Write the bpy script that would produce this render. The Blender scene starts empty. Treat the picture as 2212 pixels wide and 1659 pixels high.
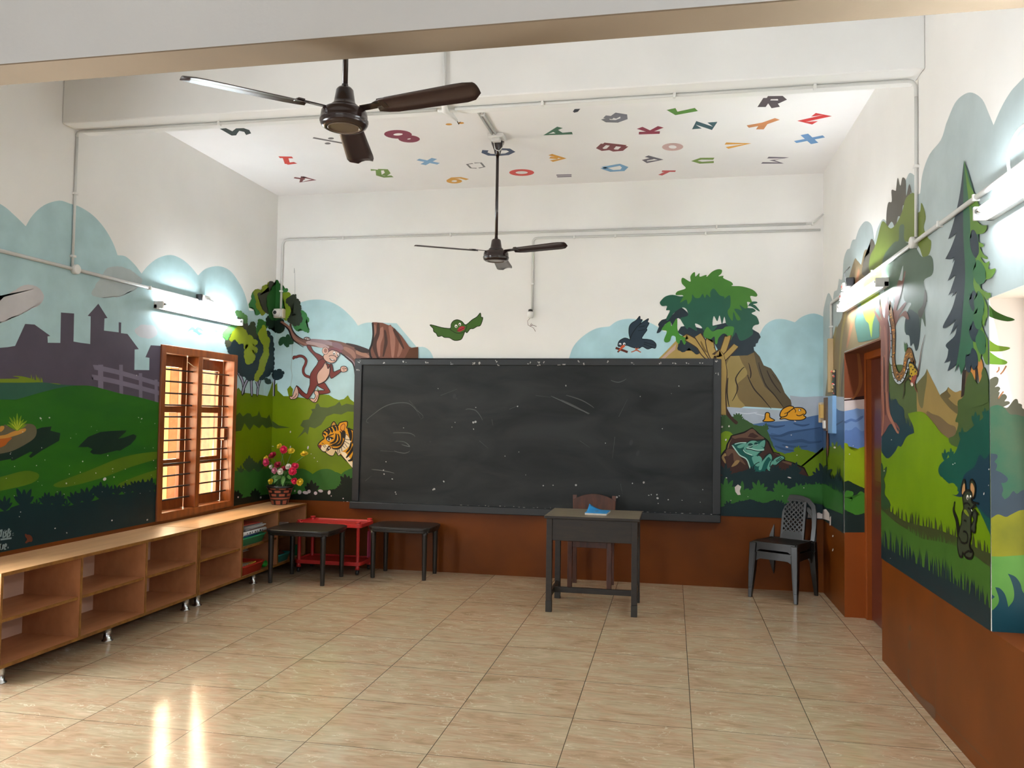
import bpy, bmesh, math, random
from mathutils import Vector, Matrix, noise as mnoise
C = bpy.context.scene.collection
PI = math.pi
rnd = random.Random(7)

# ------------------------------------------------------------------ camera
W, H = 5.457, 3.848                      # room width, ceiling height (m); blackboard wall is y = 0
IMW, IMH, FPX = 2212, 1659, 1745.867
CAM = Vector((4.1004, -7.8100, 1.5539))
CR = Vector((0.98086259, 0.19413166, 0.01488182))
CU = Vector((-0.00678965, -0.04228293, 0.99908261))
CF = Vector((-0.19458281, 0.9800638, 0.04015566))
cd = bpy.data.cameras.new('camera'); cam = bpy.data.objects.new('camera', cd); C.objects.link(cam)
cd.sensor_width = 36.0; cd.lens = FPX * 36.0 / IMW; cd.clip_start = 0.05
cam.matrix_world = Matrix(((CR.x, CU.x, -CF.x, CAM.x), (CR.y, CU.y, -CF.y, CAM.y), (CR.z, CU.z, -CF.z, CAM.z), (0, 0, 0, 1)))
bpy.context.scene.camera = cam

# ------------------------------------------------------------------ world, sun, daylight, exposure
sc = bpy.context.scene
sc.view_settings.view_transform = 'Standard'; sc.view_settings.look = 'None'
sc.view_settings.gamma = 1.0; sc.view_settings.use_curve_mapping = False
sc.view_settings.exposure = EXPOSURE = 1.68
wd = bpy.data.worlds.new('world'); sc.world = wd; wd.use_nodes = True
wn = wd.node_tree.nodes; bg = wn['Background']
sky = wn.new('ShaderNodeTexSky'); sky.sky_type = 'HOSEK_WILKIE'; sky.turbidity = 3.0
sky.sun_direction = (0.5, -0.2, 0.8)
wd.node_tree.links.new(sky.outputs['Color'], bg.inputs['Color']); bg.inputs['Strength'].default_value = 0.9
sl = bpy.data.lights.new('sun', 'SUN'); sl.energy = 4.6; sl.angle = 0.01; sl.color = (1.0, 0.93, 0.82)
sun = bpy.data.objects.new('sun', sl); C.objects.link(sun); sun.location = (6, 0, 9)
sun.rotation_euler = Vector((-0.42, 0.12, -0.9)).to_track_quat('-Z', 'Y').to_euler()

def area(name, loc, aim, sx, sy, power, col):
    l = bpy.data.lights.new(name, 'AREA'); l.shape = 'RECTANGLE'; l.size = sx; l.size_y = sy
    l.energy = power; l.color = col
    o = bpy.data.objects.new(name, l); C.objects.link(o); o.location = loc
    o.rotation_euler = (Vector(aim) - Vector(loc)).to_track_quat('-Z', 'Y').to_euler()
    return o
# daylight entering by unseen windows added in the rear wall and by the right-hand window
area('daylight_rear', (1.55, -11.9, 1.75), (1.55, 0, 1.75), 1.9, 1.7, 11, (0.88, 0.95, 1.0))
area('daylight_rear', (3.95, -11.9, 1.75), (3.95, 0, 1.75), 1.9, 1.7, 11, (0.88, 0.95, 1.0))
area('daylight_right', (W + 0.27, -4.55, 1.38), (W - 3, -4.4, 1.2), 1.1, 1.35, 3, (0.92, 0.97, 1.0))
area('left_opening_lamp', (-0.28, -4.72, 1.38), (3, -4.6, 1.2), 1.1, 1.35, 48, (0.92, 0.97, 1.0))  # fill lamp at an unseen opening added in the left wall
area('left_opening_lamp', (-0.26, -1.32, 1.38), (3, -1.6, 0.7), 1.0, 1.35, 26, (1.0, 0.80, 0.55))

# ------------------------------------------------------------------ materials
def lin(c): return c / 12.92 if c <= 0.04045 else ((c + 0.055) / 1.055) ** 2.4
def hexlin(h, k=1.0):
    h = h.lstrip('#')
    return tuple(min(0.88, k * lin(int(h[i:i + 2], 16) / 255.0)) for i in (0, 2, 4))
MATS = {}
def mat(name, col, rough=0.5, metal=0.0, k=1.0, var=0.0, scale=8.0, stretch=(1, 1, 1), bump=0.0, bscale=60.0, spec=0.5, col2=None, coat=0.0):
    if name in MATS: return MATS[name]
    m = bpy.data.materials.new(name); m.use_nodes = True; MATS[name] = m
    nt = m.node_tree; b = nt.nodes['Principled BSDF']
    c = hexlin(col, k) if isinstance(col, str) else col
    b.inputs['Base Color'].default_value = (*c, 1); b.inputs['Roughness'].default_value = rough
    b.inputs['Metallic'].default_value = metal; b.inputs['Specular IOR Level'].default_value = spec
    if coat: b.inputs['Coat Weight'].default_value = coat; b.inputs['Coat Roughness'].default_value = 0.1
    if var or col2 or bump:
        tc = nt.nodes.new('ShaderNodeNewGeometry'); mp = nt.nodes.new('ShaderNodeMapping')
        nt.links.new(tc.outputs['Position'], mp.inputs['Vector']); mp.inputs['Scale'].default_value = stretch
    if var or col2:
        n = nt.nodes.new('ShaderNodeTexNoise'); n.inputs['Scale'].default_value = scale; n.inputs['Detail'].default_value = 5
        nt.links.new(mp.outputs['Vector'], n.inputs['Vector'])
        r = nt.nodes.new('ShaderNodeValToRGB'); nt.links.new(n.outputs['Fac'], r.inputs['Fac'])
        r.color_ramp.elements[0].position = 0.33; r.color_ramp.elements[1].position = 0.67
        if col2:
            c2 = hexlin(col2, k)
        else:
            c2 = tuple(min(0.9, x * (1 + var)) for x in c); c = tuple(x * (1 - var) for x in c)
        r.color_ramp.elements[0].color = (*c, 1); r.color_ramp.elements[1].color = (*c2, 1)
        nt.links.new(r.outputs['Color'], b.inputs['Base Color'])
    if bump:
        n2 = nt.nodes.new('ShaderNodeTexNoise'); n2.inputs['Scale'].default_value = bscale; n2.inputs['Detail'].default_value = 4
        nt.links.new(mp.outputs['Vector'], n2.inputs['Vector'])
        bp = nt.nodes.new('ShaderNodeBump'); bp.inputs['Strength'].default_value = bump; bp.inputs['Distance'].default_value = 0.004
        nt.links.new(n2.outputs['Fac'], bp.inputs['Height']); nt.links.new(bp.outputs['Normal'], b.inputs['Normal'])
    return m
PK = 1.18                                # photo tone -> paint albedo
def pm(col, var=0.07, k=PK):
    return mat('paint_' + col.lstrip('#'), col, rough=0.42, k=k, var=var, scale=5.0, spec=0.22)
def emit(name, col, s):
    m = bpy.data.materials.new(name); m.use_nodes = True; nt = m.node_tree
    b = nt.nodes['Principled BSDF']; b.inputs['Emission Color'].default_value = (*col, 1); b.inputs['Emission Strength'].default_value = s
    b.inputs['Base Color'].default_value = (0.8, 0.8, 0.8, 1); MATS[name] = m
    return m
def wood(name, c1, c2, rough=0.4, scale=6, stretch=(1, 1, 1), k=1.0, spec=0.5):
    return mat(name, c1, rough=rough, k=k, col2=c2, scale=scale, stretch=stretch, bump=0.05, bscale=40, spec=spec)

M_WALL = mat('white_distemper', (0.80, 0.785, 0.755), rough=0.8, var=0.03, scale=1.6, bump=0.06, bscale=45, spec=0.2)
M_BROWN = mat('brown_wall_enamel', (0.135, 0.033, 0.0025), rough=0.40, var=0.16, scale=2.2, bump=0.03, bscale=20, spec=0.22)
M_ORANGE = mat('orange_brown_enamel', (0.27, 0.060, 0.008), rough=0.38, spec=0.3, var=0.08, scale=3)
M_CEIL = mat('ceiling_paint', (0.82, 0.80, 0.785), rough=0.85, var=0.02, scale=1.5, spec=0.2)
M_BEAM = mat('beam_paint', (0.79, 0.785, 0.76), rough=0.8, var=0.03, scale=2, bump=0.10, bscale=70, spec=0.2)
M_FRAME = wood('window_wood', '#8a4a1c', '#6e3512', rough=0.35, scale=7, stretch=(3, 3, 0.6))
M_BAR = mat('iron_bar', (0.018, 0.010, 0.008), rough=0.45)
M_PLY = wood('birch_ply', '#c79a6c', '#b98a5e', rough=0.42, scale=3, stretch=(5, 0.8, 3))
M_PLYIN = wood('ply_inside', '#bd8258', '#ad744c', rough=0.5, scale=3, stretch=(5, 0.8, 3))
M_EDGE = wood('ply_edge', '#8f6226', '#74491a', rough=0.5, scale=20)
M_STEEL = mat('steel', (0.55, 0.55, 0.55), rough=0.22, metal=1.0)
M_PIPE = mat('pvc_conduit', (0.60, 0.60, 0.575), rough=0.5)
M_WHITEP = mat('white_plastic', (0.72, 0.71, 0.68), rough=0.4)
M_CREAM = mat('cream_plastic', (0.62, 0.54, 0.40), rough=0.45)
M_BLACKP = mat('black_plastic', (0.012, 0.012, 0.013), rough=0.35)
M_FAN = mat('fan_brown', (0.020, 0.010, 0.009), rough=0.22, spec=0.6)
M_BLADE = mat('fan_blade', (0.028, 0.014, 0.012), rough=0.30, spec=0.6)
M_BOARD = None
M_TABLEP = mat('charcoal_plastic', (0.014, 0.011, 0.009), rough=0.36, bump=0.05, bscale=90, var=0.1)
M_CHAIRP = mat('dark_chair_plastic', (0.010, 0.009, 0.008), rough=0.3, var=0.15, scale=14)
M_RED = mat('red_plastic', (0.50, 0.026, 0.024), rough=0.33)
M_DESK = wood('dark_desk_wood', '#281e13', '#1a130c', rough=0.45, scale=6, stretch=(1.5, 1.5, 6))
M_DESKTOP = wood('worn_desk_top', '#7d715e', '#625746', rough=0.4, scale=4, stretch=(1.2, 14, 1))
M_DFOOT = mat('desk_foot', (0.018, 0.015, 0.011), rough=0.5)
M_WCHAIR = wood('chair_wood', '#57301f', '#3d2116', rough=0.4, scale=6, stretch=(4, 4, 1))
M_TUBE = emit('lit_tube', (0.90, 0.95, 1.0), 50.0)

def floor_mat():
    m = bpy.data.materials.new('floor_tiles'); m.use_nodes = True; nt = m.node_tree; N = nt.nodes; L = nt.links
    b = N['Principled BSDF']; b.inputs['Roughness'].default_value = 0.13; b.inputs['Specular IOR Level'].default_value = 0.5
    b.inputs['IOR'].default_value = 1.52
    geo = N.new('ShaderNodeNewGeometry'); sep = N.new('ShaderNodeSeparateXYZ'); L.new(geo.outputs['Position'], sep.inputs[0])
    def math_(op, a, bb=None):
        n = N.new('ShaderNodeMath'); n.operation = op
        for i, v in enumerate((a, bb)):
            if v is None: continue
            if hasattr(v, 'is_output'): L.new(v, n.inputs[i])
            else: n.inputs[i].default_value = v
        return n.outputs[0]
    def cell(o, off):
        t = math_('DIVIDE', math_('SUBTRACT', o, off), 0.6)
        fr = math_('FRACT', t); fl = math_('FLOOR', t)
        d = math_('MULTIPLY', math_('MINIMUM', fr, math_('SUBTRACT', 1.0, fr)), 0.6)
        return d, fl
    dx, fx = cell(sep.outputs['X'], 0.008); dy, fy = cell(sep.outputs['Y'], 0.02)
    d = math_('MINIMUM', dx, dy)
    grout = math_('LESS_THAN', d, 0.0021)
    # per-tile offset of the veining
    off = N.new('ShaderNodeCombineXYZ'); L.new(math_('MULTIPLY', fx, 3.7), off.inputs[0]); L.new(math_('MULTIPLY', fy, 5.3), off.inputs[1])
    add = N.new('ShaderNodeVectorMath'); add.operation = 'ADD'; L.new(geo.outputs['Position'], add.inputs[0]); L.new(off.outputs[0], add.inputs[1])
    mp = N.new('ShaderNodeMapping'); mp.inputs['Scale'].default_value = (1.0, 2.6, 1); L.new(add.outputs[0], mp.inputs['Vector'])
    n1 = N.new('ShaderNodeTexNoise'); n1.inputs['Scale'].default_value = 3.2; n1.inputs['Detail'].default_value = 8; n1.inputs['Roughness'].default_value = 0.62
    n1.inputs['Distortion'].default_value = 0.7
    L.new(mp.outputs[0], n1.inputs['Vector'])
    r1 = N.new('ShaderNodeValToRGB'); cr = r1.color_ramp; L.new(n1.outputs['Fac'], r1.inputs['Fac'])
    cr.elements[0].position = 0.30; cr.elements[1].position = 0.72
    cr.elements[0].color = (*hexlin('#9a8566'), 1); cr.elements[1].color = (*hexlin('#c4ad92'), 1)
    e = cr.elements.new(0.46); e.color = (*hexlin('#b59a7e'), 1)
    e = cr.elements.new(0.56); e.color = (*hexlin('#b2a184'), 1)
    n2 = N.new('ShaderNodeTexNoise'); n2.inputs['Scale'].default_value = 2.3; n2.inputs['Detail'].default_value = 5; n2.inputs['Distortion'].default_value = 1.6
    L.new(mp.outputs[0], n2.inputs['Vector'])
    v = math_('ABSOLUTE', math_('SUBTRACT', n2.outputs['Fac'], 0.56))
    vein = math_('MULTIPLY', math_('LESS_THAN', v, 0.0045), 0.55)
    mx = N.new('ShaderNodeMix'); mx.data_type = 'RGBA'; L.new(vein, mx.inputs['Factor']); L.new(r1.outputs['Color'], mx.inputs['A'])
    mx.inputs['B'].default_value = (*hexlin('#d6ceb4'), 1)
    n3 = N.new('ShaderNodeTexNoise'); n3.inputs['Scale'].default_value = 14; n3.inputs['Detail'].default_value = 6
    mp3 = N.new('ShaderNodeMapping'); mp3.inputs['Scale'].default_value = (0.6, 4, 1); L.new(add.outputs[0], mp3.inputs['Vector']); L.new(mp3.outputs[0], n3.inputs['Vector'])
    mul = N.new('ShaderNodeMix'); mul.data_type = 'RGBA'; mul.blend_type = 'MULTIPLY'; mul.inputs['Factor'].default_value = 1.0
    r3 = N.new('ShaderNodeValToRGB'); r3.color_ramp.elements[0].position = 0.3; r3.color_ramp.elements[0].color = (0.84, 0.82, 0.79, 1)
    r3.color_ramp.elements[1].position = 0.62; r3.color_ramp.elements[1].color = (1.06, 1.04, 1.02, 1)
    L.new(n3.outputs['Fac'], r3.inputs['Fac']); L.new(mx.outputs['Result'], mul.inputs['A']); L.new(r3.outputs['Color'], mul.inputs['B'])
    mg = N.new('ShaderNodeMix'); mg.data_type = 'RGBA'; L.new(grout, mg.inputs['Factor']); L.new(mul.outputs['Result'], mg.inputs['A'])
    mg.inputs['B'].default_value = (0.10, 0.075, 0.05, 1)
    L.new(mg.outputs['Result'], b.inputs['Base Color'])
    bp = N.new('ShaderNodeBump'); bp.inputs['Strength'].default_value = 0.035; bp.inputs['Distance'].default_value = 0.002
    nb = N.new('ShaderNodeTexNoise'); nb.inputs['Scale'].default_value = 9; L.new(geo.outputs['Position'], nb.inputs['Vector'])
    L.new(nb.outputs['Fac'], bp.inputs['Height']); L.new(bp.outputs['Normal'], b.inputs['Normal'])
    return m
M_FLOOR = floor_mat()

def board_mat():
    m = bpy.data.materials.new('blackboard_slate'); m.use_nodes = True; nt = m.node_tree; N = nt.nodes; L = nt.links
    b = N['Principled BSDF']; b.inputs['Roughness'].default_value = 0.55; b.inputs['Specular IOR Level'].default_value = 0.3
    g = N.new('ShaderNodeNewGeometry'); mp = N.new('ShaderNodeMapping'); mp.inputs['Scale'].default_value = (0.8, 1, 2.4)
    L.new(g.outputs['Position'], mp.inputs['Vector'])
    n = N.new('ShaderNodeTexNoise'); n.inputs['Scale'].default_value = 1.7; n.inputs['Detail'].default_value = 7; n.inputs['Distortion'].default_value = 0.8
    L.new(mp.outputs[0], n.inputs['Vector'])
    r = N.new('ShaderNodeValToRGB'); L.new(n.outputs['Fac'], r.inputs['Fac'])
    r.color_ramp.elements[0].position = 0.32; r.color_ramp.elements[0].color = (0.007, 0.009, 0.010, 1)
    r.color_ramp.elements[1].position = 0.75; r.color_ramp.elements[1].color = (0.028, 0.031, 0.032, 1)
    L.new(r.outputs['Color'], b.inputs['Base Color'])
    return m
M_BOARD = board_mat()
M_BFRAME = mat('board_frame_black', (0.013, 0.015, 0.017), rough=0.4, var=0.15, scale=5)

def glass_mat():
    m = bpy.data.materials.new('window_glass'); m.use_nodes = True; nt = m.node_tree; N = nt.nodes; L = nt.links
    N.remove(N['Principled BSDF']); out = N['Material Output']
    t = N.new('ShaderNodeBsdfTransparent'); t.inputs['Color'].default_value = (0.97, 0.97, 0.95, 1)
    g = N.new('ShaderNodeBsdfGlossy'); g.inputs['Roughness'].default_value = 0.02
    mx = N.new('ShaderNodeMixShader'); mx.inputs[0].default_value = 0.05; L.new(t.outputs[0], mx.inputs[1]); L.new(g.outputs[0], mx.inputs[2])
    L.new(mx.outputs[0], out.inputs['Surface']); return m
M_GLASS = glass_mat()

# ------------------------------------------------------------------ mesh builder
class MB:
    def __init__(s): s.v = []; s.f = []; s.m = []; s.mats = []; s.sm = []
    def mi(s, m):
        if m not in s.mats: s.mats.append(m)
        return s.mats.index(m)
    def face(s, idx, m, smooth=False): s.f.append(tuple(idx)); s.m.append(s.mi(m)); s.sm.append(smooth)
    def quad(s, pts, m, smooth=False):
        b = len(s.v); s.v += [Vector(p) for p in pts]; s.face(range(b, b + len(pts)), m, smooth)
    def box(s, x0, x1, y0, y1, z0, z1, m, M=None, mtop=None):
        b = len(s.v); P = [Vector((x, y, z)) for z in (z0, z1) for y in (y0, y1) for x in (x0, x1)]
        if M: P = [M @ p for p in P]
        s.v += P
        for k, q in enumerate(((0, 2, 3, 1), (4, 5, 7, 6), (0, 1, 5, 4), (1, 3, 7, 5), (3, 2, 6, 7), (2, 0, 4, 6))):
            s.face([b + i for i in q], mtop if (mtop and k == 1) else m)
        return s
    def prism(s, outline, z0, z1, m, M=None, msides=None, smooth=False):
        n = len(outline); b = len(s.v); P = [Vector((x, y, z0)) for x, y in outline] + [Vector((x, y, z1)) for x, y in outline]
        if M: P = [M @ p for p in P]
        s.v += P
        s.face([b + n - 1 - i for i in range(n)], m); s.face([b + n + i for i in range(n)], m)
        for i in range(n):
            j = (i + 1) % n; s.face((b + i, b + j, b + n + j, b + n + i), msides or m, smooth)
        return s
    def lathe(s, prof, m, loc=(0, 0, 0), n=32, M=None, mfun=None, smooth=True):
        b = len(s.v); loc = Vector(loc)
        for r, z in prof:
            for k in range(n):
                a = 2 * PI * k / n; p = Vector((r * math.cos(a), r * math.sin(a), z)); s.v.append((M @ p if M else p) + loc)
        for i in range(len(prof) - 1):
            for k in range(n):
                k2 = (k + 1) % n
                s.face((b + i * n + k, b + i * n + k2, b + (i + 1) * n + k2, b + (i + 1) * n + k), mfun(i, k) if mfun else m, smooth)
        if prof[0][0] > 1e-5: s.face([b + n - 1 - k for k in range(n)], mfun(0, 0) if mfun else m)
        if prof[-1][0] > 1e-5: s.face([b + (len(prof) - 1) * n + k for k in range(n)], mfun(len(prof) - 2, 0) if mfun else m)
        return s
    def tube(s, pts, r, m, n=10, flat=None):
        """sweep of a circle (or of a flat rectangle (w,t)) along pts; r may be a list"""
        pts = [Vector(p) for p in pts]; b = len(s.v); L = len(pts); rs = r if isinstance(r, (list, tuple)) else [r] * L
        up = None
        for i, p in enumerate(pts):
            t = (pts[min(i + 1, L - 1)] - pts[max(i - 1, 0)]).normalized()
            if up is None:
                up = Vector((0, 0, 1)) if abs(t.z) < 0.9 else Vector((0, 1, 0))
            a = t.cross(up).normalized(); up = a.cross(t).normalized()
            for k in range(n):
                an = 2 * PI * (k + 0.5) / n
                if flat: q = a * (flat[0] / 2 * (1 if math.cos(an) > 0 else -1)) + up * (flat[1] / 2 * (1 if math.sin(an) > 0 else -1)); q = q * (rs[i] if rs[i] else 1)
                else: q = (a * math.cos(an) + up * math.sin(an)) * rs[i]
                s.v.append(p + q)
        for i in range(L - 1):
            for k in range(n):
                k2 = (k + 1) % n
                s.face((b + i * n + k, b + i * n + k2, b + (i + 1) * n + k2, b + (i + 1) * n + k), m, not flat)
        s.face([b + n - 1 - k for k in range(n)], m); s.face([b + (L - 1) * n + k for k in range(n)], m)
        return s
    def sphere(s, c, r, m, nu=16, nv=10, sc=(1, 1, 1), jit=0, seed=0):
        b = len(s.v); c = Vector(c); R = random.Random(seed)
        for i in range(nv + 1):
            th = PI * i / nv
            for k in range(nu):
                ph = 2 * PI * k / nu; d = Vector((math.sin(th) * math.cos(ph) * sc[0], math.sin(th) * math.sin(ph) * sc[1], math.cos(th) * sc[2]))
                q = r * (1 + (jit * mnoise.noise(d * 2.3 + Vector((seed, 0, 0))) if jit else 0)); s.v.append(c + d * q)
        for i in range(nv):
            for k in range(nu):
                k2 = (k + 1) % nu; s.face((b + i * nu + k, b + (i + 1) * nu + k, b + (i + 1) * nu + k2, b + i * nu + k2), m, True)
        return s
    def build(s, name, parent=None, bevel=0.0, loc=None, segs=2):
        me = bpy.data.meshes.new(name); me.from_pydata([tuple(v) for v in s.v], [], s.f)
        for m in s.mats: me.materials.append(m)
        for p, mi, sm in zip(me.polygons, s.m, s.sm): p.material_index = mi; p.use_smooth = sm
        bm = bmesh.new(); bm.from_mesh(me); bmesh.ops.remove_doubles(bm, verts=bm.verts, dist=1e-5)
        bmesh.ops.recalc_face_normals(bm, faces=bm.faces); bm.to_mesh(me); bm.free()
        o = bpy.data.objects.new(name, me); C.objects.link(o)
        if parent: o.parent = parent
        if loc: o.location = loc
        if bevel:
            md = o.modifiers.new('bevel', 'BEVEL'); md.width = bevel; md.segments = segs; md.limit_method = 'ANGLE'; md.angle_limit = 0.6
        return o
def tag(o, label=None, cat=None, group=None, kind=None):
    if label: o['label'] = label
    if cat: o['category'] = cat
    if group: o['group'] = group
    if kind: o['kind'] = kind
    return o
def thing(name, label, cat, loc=(0, 0, 0), rz=0.0, group=None):
    o = bpy.data.objects.new(name, None); C.objects.link(o); o.location = loc; o.rotation_euler = (0, 0, rz); o.empty_display_size = 0.1
    return tag(o, label, cat, group)
def dup(root, loc=None, rz=None, label=None, group=None):
    r = root.copy(); C.objects.link(r)
    if loc is not None: r.location = loc
    if rz is not None: r.rotation_euler = (0, 0, rz)
    if label: r['label'] = label
    if group: r['group'] = group
    for ch in list(root.children):
        c = ch.copy(); C.objects.link(c); c.parent = r
        for g in list(ch.children):
            d = g.copy(); C.objects.link(d); d.parent = c
    return r
def rrect(x0, x1, y0, y1, r, n=6, bow=0.0):
    out = []
    for cx, cy, a0 in ((x1 - r, y1 - r, 0), (x0 + r, y1 - r, 90), (x0 + r, y0 + r, 180), (x1 - r, y0 + r, 270)):
        for i in range(n + 1):
            a = math.radians(a0 + 90 * i / n); out.append((cx + r * math.cos(a), cy + r * math.sin(a)))
    if bow:
        mx, my = (x0 + x1) / 2, (y0 + y1) / 2; hx, hy = (x1 - x0) / 2, (y1 - y0) / 2; res = []
        for i in range(len(out)):
            a, b2 = Vector(out[i]), Vector(out[(i + 1) % len(out)])
            for t in (0, 0.25, 0.5, 0.75) if (b2 - a).length > 0.1 else (0,):
                p = a.lerp(b2, t); u, v = (p.x - mx) / hx, (p.y - my) / hy
                if abs(v) > 0.97: p.y += bow * (1 - u * u) * (1 if v > 0 else -1)
                elif abs(u) > 0.97: p.x += bow * (1 - v * v) * (1 if u > 0 else -1)
                res.append((p.x, p.y))
        out = res
    return out

# ------------------------------------------------------------------ pixel ray -> point on a plane
def unp(u, v, axis, val):
    d = CF + CR * ((u - IMW / 2) / FPX) - CU * ((v - IMH / 2) / FPX)
    return CAM + d * ((val - CAM[axis]) / d[axis])
YN, YD = -3.955, -0.918                  # near jamb of the right-hand window, far jamb of the doorway
def onwall(u, v, w):
    if w == 'L':
        p = unp(u, v, 0, 0.0)
        if p.y > 0: q = unp(u, v, 1, 0.0); p = Vector((0, 0, q.z))
    elif w == 'B':
        p = unp(u, v, 1, 0.0)
        if p.x < 0: p = Vector((0, 0, unp(u, v, 0, 0.0).z))
        elif p.x > W: p = Vector((W, 0, unp(u, v, 0, W).z))
    elif w == 'R':
        p = unp(u, v, 0, W)
        if p.y > 0: p = Vector((W, 0, unp(u, v, 1, 0.0).z))
    elif w == 'C': p = unp(u, v, 2, H)
    elif w == 'N':
        p = unp(u, v, 1, YN)
        if p.x < W: p.x = W
    elif w == 'D':
        p = unp(u, v, 1, YD)
        if p.x < W: p.x = W
    elif w == 'K': p = unp(u, v, 1, -0.03)
    return p
NRM = {'L': Vector((1, 0, 0)), 'B': Vector((0, -1, 0)), 'R': Vector((-1, 0, 0)), 'C': Vector((0, 0, -1)), 'N': Vector((0, -1, 0)), 'D': Vector((0, -1, 0)), 'K': Vector((0, -1, 0))}
def crop(ox, oy, w): return (ox, oy, w / 2212.0)
A1, A2, A3, A4 = crop(0, 0, 600), crop(550, 0, 600), crop(1080, 0, 600), crop(1612, 0, 600)
A5, A6, A7, A8 = crop(0, 400, 600), crop(450, 400, 600), crop(1000, 400, 600), crop(1612, 400, 600)
B1, B2, B3, B4, B5 = crop(0, 800, 600), crop(450, 800, 600), crop(1000, 800, 600), crop(1500, 800, 600), crop(1612, 1209, 600)
MK, TG, FR, SN, PN = crop(620, 700, 240), crop(640, 880, 200), crop(1550, 900, 240), crop(1880, 640, 240), crop(1972, 600, 240)
R1, R2, R3, TR, LT = crop(1892, 780, 320), crop(1892, 1000, 320), crop(1932, 1200, 280), crop(1400, 560, 280), crop(480, 600, 240)
D2, D3, WC = crop(1760, 780, 160), crop(1760, 880, 160), crop(0, 1090, 160)
PX = (0, 0, 1.0)
def catmull(pts, n=4):
    """closed Catmull-Rom; points with a third element are sharp corners"""
    L = len(pts); out = []
    P = [Vector((p[0], p[1])) for p in pts]
    for i in range(L):
        p1, p2 = P[i], P[(i + 1) % L]
        m1 = Vector((0, 0)) if len(pts[i]) > 2 else (p2 - P[i - 1]) * 0.5
        m2 = Vector((0, 0)) if len(pts[(i + 1) % L]) > 2 else (P[(i + 2) % L] - p1) * 0.5
        if len(pts[i]) > 2: m1 = (p2 - p1) * 0.9
        if len(pts[(i + 1) % L]) > 2: m2 = (p2 - p1) * 0.9
        for k in range(n):
            t = k / n; t2, t3 = t * t, t * t * t
            q = p1 * (2 * t3 - 3 * t2 + 1) + m1 * (t3 - 2 * t2 + t) + p2 * (-2 * t3 + 3 * t2) + m2 * (t3 - t2)
            out.append((q.x, q.y))
    return out
HOLES = ((-99, 99, -9, 0.66, 'L'), (-99, 99, -9, 0.66, 'R'), (-99, 99, -9, 0.66, 'B'), (-5.32, -4.12, 0.66, 2.10, 'L'), (-1.912, -0.735, 0.66, 2.10, 'L'), (-2.092, -0.918, -1.0, 2.11, 'R'), (-5.15, -3.955, 0.66, 2.10, 'R'))
EPS = 0.00008
NFIG = [0]
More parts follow.
